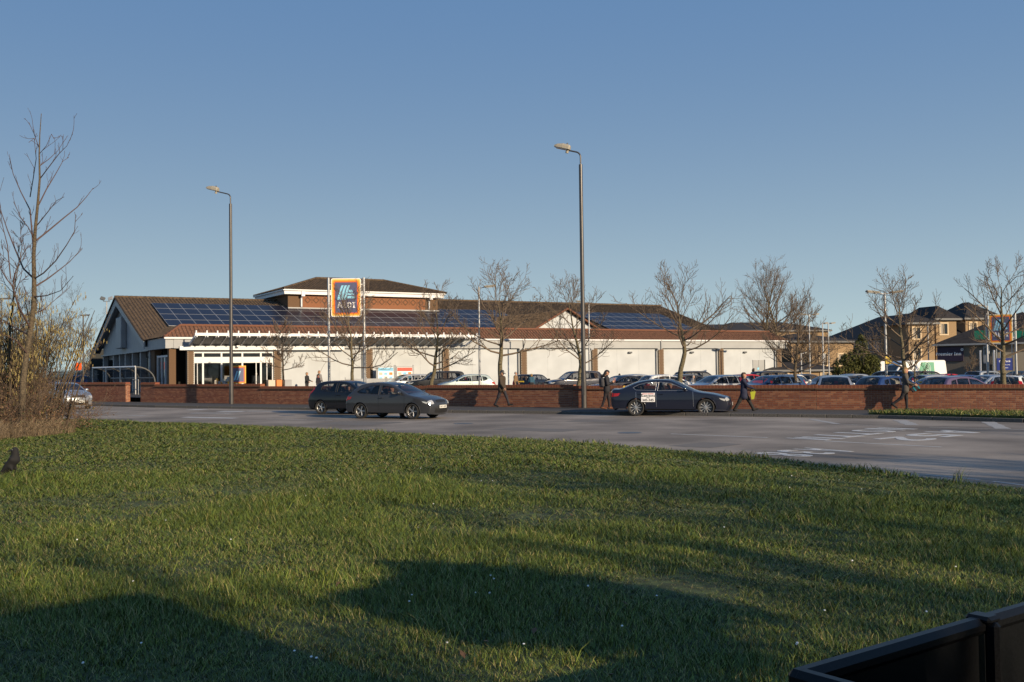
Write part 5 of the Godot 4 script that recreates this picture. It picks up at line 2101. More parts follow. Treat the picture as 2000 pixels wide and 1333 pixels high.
func make_crow() -> void:
	var p := on_ground(27, 931, 0.32)
	p.y = grass_y(p.x, -p.z) + 0.01
	var o := thing("crow", "black carrion crow standing on the grass below the brown hedge", "bird", p, deg_to_rad(-8))
	var c := Color(0.011, 0.011, 0.013)
	var b := MB.new()
	# faces +x locally
	var pr := [[Vector3(-0.06, 0.17, 0), Vector3(0.05, 0.235, 0), 0.068, 0.07, c], [Vector3(0.05, 0.235, 0), Vector3(0.085, 0.31, 0), 0.066, 0.045, c], [Vector3(0.085, 0.31, 0), Vector3(0.105, 0.355, 0), 0.043, 0.04, c], [Vector3(0.095, 0.362, 0.01), Vector3(0.082, 0.358, 0.02), 0.035, 0.027, c], [Vector3(-0.06, 0.17, 0), Vector3(-0.17, 0.1, 0), 0.06, 0.035, c], [Vector3(-0.17, 0.1, -0.012), Vector3(-0.27, 0.055, -0.015), 0.026, 0.014, c], [Vector3(-0.17, 0.1, 0.012), Vector3(-0.27, 0.055, 0.015), 0.026, 0.014, c], [Vector3(0.04, 0.235, -0.055), Vector3(-0.17, 0.125, -0.045), 0.036, 0.02, c], [Vector3(0.04, 0.235, 0.055), Vector3(-0.17, 0.125, 0.045), 0.036, 0.02, c], [Vector3(-0.02, 0.15, -0.04), Vector3(-0.005, 0.1, -0.045), 0.035, 0.016, c], [Vector3(-0.02, 0.15, 0.04), Vector3(-0.005, 0.1, 0.045), 0.035, 0.016, c]]
	var hip := Vector3(-0.005, 0.11, 0)
	var tip := Basis(Vector3(0, 0, 1), 0.33)
	for q in pr:
		q[0] = hip + tip * (q[0] - hip)
		q[1] = hip + tip * (q[1] - hip)
	skin_over(b, pr, 0.009, 0.025)
	o.scale = Vector3.ONE * 1.08
	put("body", b, M.crow, o)
	var k := MB.new()
	var hd := hip + tip * (Vector3(0.085, 0.36, 0.018) - hip)
	k.tube(hd + Vector3(-0.022, 0, 0.008), hd + Vector3(-0.062, -0.008, 0.022), 0.014, 0.01, 8)
	k.tube(hd + Vector3(-0.062, -0.008, 0.022), hd + Vector3(-0.086, -0.02, 0.03), 0.01, 0.001, 8)
	put("beak", k, M.crow, o)
	for s in [-1.0, 1.0]:
		var l := MB.new()
		var a := Vector3(-0.005, 0.1, 0.045 * s)
		l.tube(a, Vector3(-0.02, 0.05, 0.045 * s), 0.009, 0.006, 6)
		l.tube(Vector3(-0.02, 0.05, 0.045 * s), Vector3(0.0, 0.004, 0.045 * s), 0.006, 0.006, 6)
		for t in [-0.5, 0.0, 0.5, PI]:
			l.tube(Vector3(0.0, 0.005, 0.045 * s), Vector3(cos(t) * 0.045, 0.002, 0.045 * s + sin(t) * 0.045), 0.005, 0.002, 5)
		put("leg", l, M.crow, o)
		var e := MB.new()
		e.ball(hd + Vector3(-0.01 + 0.01 * s, 0.012, 0.0 + 0.028 * s), Vector3(0.005, 0.005, 0.004), Basis(), 6, 4)
		put("eye", e, M.chrome, o)


# ---------------------------------------------------------------- trees
func bough(b: MB, p: Vector3, dir: Vector3, length: float, r0: float, level: int, most: int, r: RandomNumberGenerator, lift: float, o: Dictionary) -> void:
	var steps: int = [7, 5, 4, 3, 2][level]
	var pts := [p]
	var rr := [r0]
	var d := dir
	var dirs := []
	for i in steps:
		var wob: float = [0.1, 0.2, 0.28, 0.3, 0.3][level]
		d = (d + Vector3(r.randf_range(-1, 1), r.randf_range(-0.6, 0.8), r.randf_range(-1, 1)) * wob + Vector3.UP * lift).normalized()
		dirs.append(d)
		pts.append(pts[i] + d * length / steps)
		rr.append(maxf(r0 * (1.0 - 0.62 * (i + 1) / steps), o.thin))
	b.path(pts, rr, [8, 6, 5, 4, 3][level])
	if level >= most:
		return
	var kids: int = o.kids[level]
	for k in kids:
		var f := lerpf(o.get("first", [0.0, 0.25, 0.2, 0.15])[level], 0.98, (k + r.randf()) / kids)
		var i := mini(int(f * steps), steps - 1)
		var at0: Vector3 = pts[i].lerp(pts[i + 1], f * steps - i)
		var dd: Vector3 = dirs[i]
		var side := dd.cross(Vector3(r.randf_range(-1, 1), r.randf_range(-1, 1), r.randf_range(-1, 1)).normalized()).normalized()
		var a := r.randf_range(0.55, 1.0)
		var nd := (dd * cos(a) + side * sin(a)).normalized()
		var l := length * r.randf_range(0.36, 0.6) * (1.1 - 0.5 * f)
		bough(b, at0, nd, l, maxf(rr[i] * r.randf_range(0.4, 0.6), o.thin), level + 1, most, r, lift * 1.1, o)


# q: height, radius, fork (share of the height), spread, limbs, seed, lift, kids, leader
func bare_tree(label: String, where: Vector3, q: Dictionary, group := "", called := "bare_tree") -> Node3D:
	var o := thing(called, label, "tree", where, 0.0, group)
	var r := RandomNumberGenerator.new()
	r.seed = q.seed
	var H: float = q.height
	var fork: float = q.fork * H
	var rad: float = q.radius
	var t := MB.new()
	var pts := [Vector3(0, -0.3, 0), Vector3(0, 0.0, 0)]
	var rr := [rad * 1.5, rad * 1.15]
	var lean := Vector3(q.get("lean", 0.0), 0, r.randf_range(-0.1, 0.1))
	var n := 6
	for i in n:
		var f := (i + 1.0) / n
		pts.append(Vector3(0, fork * f, 0) + lean * f * f + Vector3(r.randf_range(-1, 1), 0, r.randf_range(-1, 1)) * rad * 0.25)
		rr.append(rad * (1.05 - 0.3 * f))
	var c := MB.new()
	var top: Vector3 = pts[pts.size() - 1]
	var leader: float = q.get("leader", 0.75)
	var od := {"kids": q.get("kids", [0, 8, 6, 5]), "thin": q.get("thin", 0.008)}
	# the stem runs on through the crown
	var lp := [top]
	var lr := [rad * 0.75]
	var ld := Vector3(lean.x * 0.1, 1, 0).normalized()
	var ln := 8
	for i in ln:
		ld = (ld + Vector3(r.randf_range(-1, 1), 0.3, r.randf_range(-1, 1)) * 0.12).normalized()
		lp.append(lp[i] + ld * (H - fork) * leader / ln)
		lr.append(rad * lerpf(0.75, 0.12, (i + 1.0) / ln))
	t.path(pts + lp.slice(1), rr + lr.slice(1), 9)
	var limbs: int = q.limbs
	for k in limbs:
		var f := pow((k + r.randf() * 0.8) / limbs, 1.15)
		var i := mini(int(f * ln), ln - 1)
		var p: Vector3 = lp[i].lerp(lp[i + 1], f * ln - i)
		var a := k * 2.4 + r.randf_range(-0.5, 0.5)
		var el := lerpf(q.get("low", 0.12), 1.1, f) + r.randf_range(-0.15, 0.15)
		var d := Vector3(cos(a) * cos(el), sin(el), sin(a) * cos(el))
		var l: float = q.spread * lerpf(1.0, 0.55, f) * r.randf_range(0.75, 1.15)
		bough(c, p, d, l, minf(lr[i] * r.randf_range(0.4, 0.62), rad * 0.36), 1, 3, r, q.get("lift", 0.1), od)
	put("trunk", t, M[q.get("bark", "bark_pale")], o)
	put("crown", c, M[q.get("twig", "twig")], o)
	return o


func make_car_park_trees() -> void:
	var g := "bare young trees planted along the car park"
	var list := [
		["slim bare tree with a dense dark crown just right of the shop entrance", 553, 66.0, {"height": 5.0, "radius": 0.085, "fork": 0.36, "spread": 1.6, "limbs": 17, "seed": 11, "lift": 0.12, "thin": 0.009, "bark": "bark", "leader": 0.8}],
		["bare tree standing in front of the tall orange-framed store sign", 688, 62.0, {"height": 6.4, "radius": 0.12, "fork": 0.3, "spread": 3.4, "limbs": 19, "seed": 22, "lift": 0.09, "low": 0.05}],
		["bare tree between the store sign and the car park lamp, forked trunk", 839, 60.0, {"height": 6.4, "radius": 0.14, "fork": 0.27, "spread": 3.3, "limbs": 14, "seed": 35, "lift": 0.07, "low": 0.2, "lean": 0.3}],
		["tall bare tree with drooping lower boughs right of the single-armed lamp", 978, 58.0, {"height": 6.7, "radius": 0.16, "fork": 0.38, "spread": 3.9, "limbs": 16, "seed": 41, "lift": 0.08, "low": 0.08}],
		["bare tree half hidden behind the tall lamp post near the middle", 1130, 57.0, {"height": 6.9, "radius": 0.13, "fork": 0.3, "spread": 3.1, "limbs": 14, "seed": 58, "lift": 0.1, "lean": 0.15}],
		["pale-trunked bare tree with two spreading forks behind the taxi", 1325, 54.0, {"height": 6.4, "radius": 0.15, "fork": 0.42, "spread": 3.6, "limbs": 13, "seed": 63, "lift": 0.13, "lean": 0.35, "low": -0.1}],
		["bushy bare tree with many thin upright twigs at the right end of the store", 1553, 60.0, {"height": 6.0, "radius": 0.13, "fork": 0.26, "spread": 2.7, "limbs": 22, "seed": 77, "lift": 0.18, "bark": "bark", "kids": [0, 8, 6, 4]}],
		["wide bare tree with a pale trunk in front of the brick hotel", 1771, 52.0, {"height": 6.9, "radius": 0.15, "fork": 0.24, "spread": 3.2, "limbs": 19, "seed": 88, "lift": 0.1, "lean": -0.1, "low": 0.05}],
		["tall bare tree at the edge of the picture before the second store sign", 1961, 50.0, {"height": 7.0, "radius": 0.15, "fork": 0.34, "spread": 3.2, "limbs": 15, "seed": 95, "lift": 0.14, "low": 0.1}]]
	for q in list:
		bare_tree(q[0], spot(q[1], q[2]), q[3], g)
	bare_tree("thin bare sapling beside the wide pale-trunked tree", spot(1787, 53.0), {"height": 3.6, "radius": 0.05, "fork": 0.4, "spread": 0.9, "limbs": 9, "seed": 5, "lift": 0.2}, g)
	bare_tree("thin bare sapling against the purple hotel sign wall", spot(1897, 84.0), {"height": 4.0, "radius": 0.055, "fork": 0.3, "spread": 1.0, "limbs": 12, "seed": 6, "lift": 0.2}, g)
	for q in [["left of the two tall bare trees rising behind the store roof", 1497, 120.0, 311, 1.0], ["right of the two tall bare trees rising behind the store roof", 1520, 122.0, 320, 1.06]]:
		var p := spot(q[1], q[2])
		bare_tree(q[0], p, {"height": 13.6 * q[4], "radius": 0.24, "fork": 0.34, "spread": 6.2, "limbs": 22, "seed": q[3], "lift": 0.13, "thin": 0.011, "low": 0.2, "kids": [0, 6, 6, 3]}, "", "tall_bare_tree")
	for q in [["brown scrubby bush behind the store's left corner", 190, 135.0, 3.6, 3.4], ["leafless scrub between the store and the hotel", 1590, 112.0, 6.6, 3.6], ["thin scrub behind the right end of the store roof", 1415, 135.0, 7.6, 3.5], ["leafless trees showing behind the second store sign", 1925, 140.0, 8.5, 4.0], ["scrub beside the fence left of the store", 172, 140.0, 2.6, 2.6]]:
		bare_tree(q[0], spot(q[1], q[2]), {"height": q[3], "radius": 0.1, "fork": 0.08, "spread": q[4], "limbs": 26, "seed": int(q[1]), "lift": 0.16, "thin": 0.014, "kids": [0, 8, 6, 3]}, "", "scrub_bush")
	make_pine()
	var hp := Vector3(4.4, 0.28, -2.2)
	var hol := thing("evergreen_tree", "small clipped evergreen on a clear stem beside the camera, out of the frame", "tree", hp)
	var hr := RandomNumberGenerator.new()
	hr.seed = 31
	var st := MB.new()
	st.path([Vector3.ZERO, Vector3(0.03, 1.0, 0), Vector3(0, 1.9, 0)], [0.05, 0.045, 0.035], 8)
	put("trunk", st, M.bark, hol)
	var lf := MB.new()
	lf.has_col = true
	for k in 9:
		lf.col = Color(0.04, 0.07, 0.02)
		var d := Vector3(hr.randf_range(-1, 1), hr.randf_range(-1, 1), hr.randf_range(-1, 1)).normalized() * 0.09
		var u := d.cross(Vector3(0.2, 0.7, 0.4)).normalized() * 0.04
		var n := d.cross(u).normalized()
		lf.tri(d - u, d + u, d * 1.9, n, n, n)
		lf.tri(d - u, d + u, d * 0.2, n, n, n)
	var lw := []
	for k in 1500:
		var q := Vector3(hr.randf_range(-1, 1), hr.randf_range(-1, 1), hr.randf_range(-1, 1))
		if q.length() < 1.0:
			var e := Vector3(q.x * 0.68 + q.z * 0.8, q.y * 0.36 + 0.12 * sin(q.x * 5.0), q.x * -0.63 + q.z * 0.7)
			lw.append(Transform3D(Basis(Vector3.UP, hr.randf() * TAU), Vector3(0, 2.0, 0) + e))
	scatter("crown", lf.mesh(), lw, M.leafy, "", "", hol)
	# trees of the verge behind the camera: their long shadows cross the grass
	var far := [[18.0, 5.0, 8.5], [13.0, 11.0, 8.0], [25.0, 8.0, 9.0], [30.0, 3.0, 9.5], [9.0, 15.0, 8.0], [21.0, 14.0, 9.0], [37.0, -3.0, 11.0], [21.0, -3.0, 7.5], [27.0, -1.0, 8.0], [15.5, -2.0, 6.6], [10.0, 6.0, 6.4], [18.5, 9.0, 8.0], [12.5, 3.0, 6.0]]
	for i in far.size():
		bare_tree("bare roadside tree standing on the verge behind the camera", Vector3(far[i][0], 0.1, far[i][1]), {"height": far[i][2], "radius": 0.22, "fork": 0.22, "spread": 4.6 if i < 9 else 3.4, "limbs": 20 if i < 9 else 8, "seed": 700 + i, "lift": 0.12, "thin": 0.014, "low": 0.1}, "bare trees along the road behind the camera", "roadside_tree")


func make_pine() -> void:
	var p := spot(1672, 86.0)
	var o := thing("pine_tree", "dense dark green pine with a pale double stem in the car park", "tree", p)
	var r := RandomNumberGenerator.new()
	r.seed = 9
	o.scale = Vector3(0.74, 0.92, 0.8)
	var t := MB.new()
	t.path([Vector3(-0.3, 0, 0), Vector3(-0.35, 1.0, 0), Vector3(-0.9, 2.2, 0.1)], [0.1, 0.08, 0.05], 7)
	t.path([Vector3(0.5, 0, 0), Vector3(0.7, 1.1, 0), Vector3(0.9, 2.6, 0), Vector3(0.8, 4.6, 0)], [0.12, 0.1, 0.07, 0.02], 7)
	put("trunk", t, M.bark_pale, o)
	var tuft := MB.new()
	tuft.has_col = true
	for i in 30:
		var d := Vector3(r.randf_range(-1, 1), r.randf_range(-0.4, 1.2), r.randf_range(-1, 1)).normalized()
		var s := d.cross(Vector3(0.3, 0.5, 0.8)).normalized() * 0.011
		tuft.col = Color(0.125, 0.135, 0.035) * r.randf_range(0.6, 1.35)
		var n := (d + Vector3.UP * 0.5).normalized()
		tuft.tri(-s, s, d * r.randf_range(0.14, 0.26), n, n, n)
	var where := []
	var lobes := [[Vector3(-1.5, 2.0, 0), 1.15], [Vector3(-0.7, 2.7, 0.3), 1.0], [Vector3(0.6, 3.0, 0), 1.25], [Vector3(0.7, 4.2, 0), 0.7], [Vector3(0.75, 4.9, 0), 0.35], [Vector3(1.7, 2.3, 0.2), 1.0], [Vector3(0.2, 1.9, -0.3), 1.1], [Vector3(-2.1, 1.6, 0.2), 0.7], [Vector3(2.2, 2.7, -0.2), 0.55], [Vector3(1.2, 1.6, 0), 0.8]]
	for q in lobes:
		for k in int(420 * q[1] * q[1]):
			var d := Vector3(r.randf_range(-1, 1), r.randf_range(-0.75, 0.9), r.randf_range(-1, 1))
			if d.length() > 1.0:
				continue
			d = d.normalized() * pow(d.length(), 0.4)
			where.append(Transform3D(Basis.from_euler(Vector3(r.randf() * 0.8, r.randf() * TAU, r.randf() * 0.8)).scaled(Vector3.ONE * r.randf_range(0.7, 1.3)), q[0] + d * q[1] * r.randf_range(0.8, 1.12)))
	scatter("crown", tuft.mesh(), where, M.leafy, "", "", o)


# the tall sapling in front of the hedge: its main boughs follow the ones in the photograph, each at a depth of its own
func make_sapling() -> void:
	var D := 27.0
	var base := at(42, 852, D)
	base.y = grass_y(base.x, D) - 0.02
	var o := thing("sapling_tree", "tall thin leafless sapling with upward-curving branches at the left edge", "tree", base)
	var r := RandomNumberGenerator.new()
	r.seed = 17
	var P := func(x: float, y: float, dz: float): return at(x, y, D + dz) - base
	var t := MB.new()
	var tp := [[41, 862, 0], [43, 800, 0], [44, 750, 0], [50, 700, .05], [59, 645, .05], [66, 590, 0], [66, 545, 0], [65, 500, -.05], [68, 450, -.1], [73, 400, -.1], [77, 350, -.05], [76, 300, 0], [77, 265, 0], [80, 222, 0]]
	var pts := []
	var rr := []
	for i in tp.size():
		pts.append(P.call(tp[i][0], tp[i][1], tp[i][2]))
		rr.append([0.09, 0.084, 0.08, 0.075, 0.07, 0.064, 0.056, 0.05, 0.042, 0.034, 0.026, 0.019, 0.013, 0.008][i])
	t.path(pts, rr, 10)
	put("trunk", t, M.bark, o)
	var c := MB.new()
	var boughs := [
		[[[66, 545, 0], [84, 534, -.3], [108, 510, -.6], [130, 478, -.9], [145, 452, -1.0], [147, 420, -1.1]], .022],
		[[[68, 560, 0], [92, 545, .3], [112, 530, .5], [135, 512, .7], [160, 485, .9]], .024],
		[[[64, 580, 0], [90, 578, -.4], [118, 568, -.8], [142, 540, -1.2]], .02],
		[[[70, 470, 0], [95, 450, .4], [125, 425, .8], [150, 405, 1.1], [168, 385, 1.2], [181, 368, 1.3]], .024],
		[[[72, 440, 0], [92, 415, -.3], [110, 392, -.5], [124, 385, -.6]], .016],
		[[[75, 400, 0], [90, 370, .2], [108, 340, .4], [122, 315, .5], [133, 308, .6]], .018],
		[[[77, 350, 0], [92, 330, -.3], [115, 300, -.5], [130, 285, -.6], [141, 262, -.7]], .016],
		[[[76, 325, 0], [96, 310, .2], [112, 295, .3], [127, 272, .4]], .012],
		[[[66, 545, 0], [45, 525, .5], [30, 490, .9], [14, 450, 1.2], [2, 415, 1.4], [-6, 380, 1.5]], .026],
		[[[66, 500, 0], [62, 455, .3], [58, 410, .5], [40, 375, .8], [25, 340, 1.0], [18, 310, 1.1]], .024],
		[[[67, 470, 0], [55, 445, -.3], [40, 425, -.5], [26, 395, -.7]], .014],
		[[[58, 385, .5], [64, 350, .3], [70, 310, .2], [66, 270, .1], [56, 278, 0]], .014],
		[[[58, 640, 0], [36, 600, -.6], [24, 560, -.9], [30, 530, -1.0], [42, 500, -1.1], [55, 480, -1.2]], .026],
		[[[56, 655, 0], [28, 640, .6], [4, 625, 1.1], [-18, 610, 1.4]], .022],
		[[[24, 560, -.9], [12, 545, -1.0], [0, 525, -1.2], [-8, 500, -1.3]], .016],
		[[[52, 690, 0], [30, 665, -.4], [10, 655, -.7], [-10, 650, -1.0]], .02],
		[[[62, 615, 0], [85, 605, .5], [108, 585, .8], [130, 565, 1.0]], .016],
		[[[76, 290, 0], [66, 262, .2], [56, 240, .3]], .01],
		[[[77, 300, 0], [90, 285, -.2], [100, 262, -.3], [104, 270, -.3]], .01],
		[[[20, 545, -1], [14, 480, -1.1], [4, 440, -1.2], [0, 410, -1.3]], .016],
		[[[36, 520, .7], [50, 500, .8], [44, 470, .9]], .01]]
	for q in boughs:
		var bp := []
		var br := []
		for i in q[0].size():
			bp.append(P.call(q[0][i][0], q[0][i][1], q[0][i][2]))
			br.append(maxf(q[1] * (1.0 - 0.78 * i / (q[0].size() - 1)), 0.006))
		c.path(bp, br, 6)
		var od := {"kids": [0, 2, 2, 0], "thin": 0.005}
		for i in range(1, bp.size()):
			for k in 2:
				if r.randf() < 0.75:
					var d: Vector3 = (bp[i] - bp[i - 1]).normalized()
					var s := Vector3(r.randf_range(-1, 1), r.randf_range(-0.3, 0.5), r.randf_range(-1, 1))
					bough(c, bp[i - 1].lerp(bp[i], r.randf()), (d + s * 0.9 + Vector3.UP * 0.25).normalized(), r.randf_range(0.15, 0.6), 0.007, 3, 4, r, 0.25, {"kids": [0, 0, 0, 1, 0], "thin": 0.0045})
		c.ball(bp[bp.size() - 1], Vector3.ONE * 0.011, Basis(), 5, 3)
	put("crown", c, M.twig_red, o)
	# a second, thinner stem further left
	var b2 := at(20, 845, D + 1.5)
	b2.y = grass_y(b2.x, D + 1.5) - 0.02
	bare_tree("second slimmer leafless sapling standing behind the tall one in the hedge", b2, {"height": 6.2, "radius": 0.042, "fork": 0.45, "spread": 1.3, "limbs": 9, "seed": 4, "lift": 0.16, "thin": 0.006, "bark": "bark", "twig": "twig_red", "kids": [0, 4, 3, 2]}, "", "sapling_tree")


func make_hedge() -> void:
	var r := RandomNumberGenerator.new()
	r.seed = 23
	# a spray of twigs, copied through the thicket
	var sprays := []
	for k in 3:
		var b := MB.new()
		bough(b, Vector3.ZERO, Vector3(0.2, 1, 0).normalized(), 1.9, 0.016, 1, 3, r, 0.1, {"kids": [0, 8, 4, 0], "thin": 0.0045})
		sprays.append(b.mesh())
	var cat := MB.new()
	cat.has_col = true
	for k in 5:
		cat.col = [Color(0.36, 0.29, 0.1), Color(0.26, 0.2, 0.08), Color(0.4, 0.33, 0.13), Color(0.17, 0.12, 0.06), Color(0.3, 0.25, 0.1)][k]
		var p := Vector3(r.randf_range(-0.12, 0.12), r.randf_range(-0.1, 0.1), r.randf_range(-0.12, 0.12))
		cat.tube(p, p - Vector3(0.006, 0.055, 0), 0.0065, 0.009, 5)
		cat.tube(p - Vector3(0.006, 0.055, 0), p - Vector3(0.0, 0.085, 0), 0.009, 0.003, 5)
	var cat_mesh := cat.mesh()
	var beds := [["hazel bush hung with yellow catkins, its crown leaning towards the road", -13.6, 29.5, 3.9, 26], ["hazel bush with yellow catkins behind the two saplings", -15.2, 31.0, 4.1, 28], ["hazel bush at the far left, cut off by the edge of the picture", -17.2, 29.0, 4.4, 22]]
	for q in beds:
		var o := thing("hazel_bush", q[0], "bush", Vector3(q[1], grass_y(q[1], q[2]), -q[2]), 0.0, "catkin-hung hazel bushes at the left")
		var st := MB.new()
		var tw := [[], [], []]
		var cs := []
		for k in q[4]:
			var a := r.randf() * TAU
			var rad0 := r.randf_range(0.1, 0.9)
			var p := Vector3(cos(a) * rad0, 0, sin(a) * rad0)
			var lean := r.randf_range(0.05, 0.3)
			var d := Vector3(cos(a) * lean + 0.05, 1, sin(a) * lean).normalized()
			var len: float = q[3] * r.randf_range(0.7, 1.02)
			var pts := [p]
			var rr := [0.022]
			for i in 6:
				d = (d + Vector3(cos(a), 0, sin(a)) * 0.03 + Vector3(r.randf_range(-1, 1), 0, r.randf_range(-1, 1)) * 0.09).normalized()
				pts.append(pts[i] + d * len / 6.0)
				rr.append(0.022 - 0.0027 * i)
				for e in 3:
					var f := r.randf()
					var pp: Vector3 = pts[i].lerp(pts[i + 1], f)
					if (pp.x + q[1] > -13.7 and pp.y < 2.0) or pp.x + q[1] > -12.45:
						continue
					var s := r.randf_range(0.25, 0.5) * (0.8 if i > 3 else 1.0)
					tw[r.randi() % 3].append(Transform3D(Basis.from_euler(Vector3(r.randf_range(-0.9, 0.9), r.randf() * TAU, r.randf_range(-0.9, 0.9))).scaled(Vector3.ONE * s), pp))
					for c in 2:
						var off := Vector3(r.randf_range(-1, 1), r.randf_range(-0.5, 0.9), r.randf_range(-1, 1)) * 0.36
						cs.append(Transform3D(Basis(Vector3.UP, r.randf() * TAU).scaled(Vector3.ONE * r.randf_range(0.8, 1.35)), pp + off))
			st.path(pts, rr, 5)
		put("stem", st, M.stem_hazel, o).set_meta("kind", "stuff")
		for k in 3:
			scatter("twigs", sprays[k], tw[k], M.stem_hazel, "", "", o)
		scatter("catkins", cat_mesh, cs, M.catkin, "", "", o)
	# brambles and dead growth along the foot
	var o2 := thing("bramble_thicket", "tangle of brown leafless brambles under the hazel bushes", "brambles", Vector3.ZERO)
	var tw2 := [[], [], []]
	var leaf := MB.new()
	leaf.has_col = true
	for k in 7:
		leaf.col = [Color(0.16, 0.085, 0.045), Color(0.1, 0.05, 0.03), Color(0.22, 0.15, 0.075), Color(0.08, 0.085, 0.03)][k % 4]
		var p := Vector3(r.randf_range(-0.15, 0.15), r.randf_range(-0.15, 0.15), r.randf_range(-0.15, 0.15))
		var u := Vector3(r.randf_range(-1, 1), r.randf_range(-1, 1), r.randf_range(-1, 1)).normalized() * 0.028
		var v := u.cross(Vector3(0.2, 1, 0.4)).normalized() * 0.017
		var n := u.cross(v).normalized()
		leaf.tri(p - u, p + v, p + u, n, n, n)
		leaf.tri(p - u, p + u, p - v, n, n, n)
	var leafs := []
	for k in 520:
		var x := r.randf_range(-19.5, -12.75)
		var z := r.randf_range(26.3, 31.0)
		z = maxf(z, 26.2 + absf(x + 13.5) * 0.12)
		var hmax := 1.45 - clampf((x + 14.4) * 0.6, 0.0, 1.0)
		var p := Vector3(x, grass_y(x, z) + r.randf_range(0.0, hmax) * r.randf(), -z)
		tw2[k % 3].append(Transform3D(Basis.from_euler(Vector3(r.randf_range(-1.2, 1.2), r.randf() * TAU, r.randf_range(-1.2, 1.2))).scaled(Vector3.ONE * r.randf_range(0.4, 0.75)), p))
		for e in 6:
			leafs.append(Transform3D(Basis.from_euler(Vector3(r.randf() * TAU, r.randf() * TAU, 0)), p + Vector3(r.randf_range(-0.5, 0.5), r.randf_range(0.0, 0.9) * hmax, r.randf_range(-0.5, 0.5))))
	for k in 3:
		scatter("bramble_stems", sprays[k], tw2[k], M.bramble, "", "", o2)
	scatter("bramble_leaves", leaf.mesh(), leafs, M.leafy, "", "", o2)
	var straw := MB.new()
	straw.has_col = true
	for i in 40:
		var a := r.randf() * TAU
		var p := Vector3(cos(a), 0, sin(a)) * 0.16 * r.randf()
		var h := r.randf_range(0.18, 0.5)
		var l := Vector3(r.randf_range(-1, 1), 0, r.randf_range(-1, 1)) * h * 0.8
		var s := Vector3(r.randf_range(-1, 1), 0, r.randf_range(-1, 1)).normalized() * 0.004
		straw.col = Color(0.33, 0.25, 0.15).lerp(Color(0.15, 0.105, 0.065), r.randf()) * r.randf_range(0.7, 1.2)
		var n := (Vector3.UP + s.normalized().cross(Vector3.UP)).normalized()
		straw.tri(p - s, p + s, p + Vector3.UP * h * 0.7 + l * 0.4, n, n, n)
		straw.tri(p + Vector3.UP * h * 0.7 + l * 0.4 - s, p + Vector3.UP * h * 0.7 + l * 0.4 + s, p + Vector3.UP * h + l, n, n, n)
	var where := []
	for k in 900:
		var x := r.randf_range(-19.0, -12.1)
		var f := r.randf()
		var z := lerpf(24.4 + clampf(-13.0 - x, 0, 3) * 0.3 - 0.2 + clampf((x + 12.6) * 1.9, 0.0, 3.0), 28.5, f * f)
		var s := r.randf_range(0.5, 1.3)
		where.append(Transform3D(Basis(Vector3.UP, r.randf() * TAU).scaled(Vector3(s, s * 0.9, s)), Vector3(x, grass_y(x, z) - 0.01, -z)))
	scatter("dead_grass", straw.mesh(), where, M.leafy, "dry straw-coloured grass along the foot of the hedge", "dead grass")


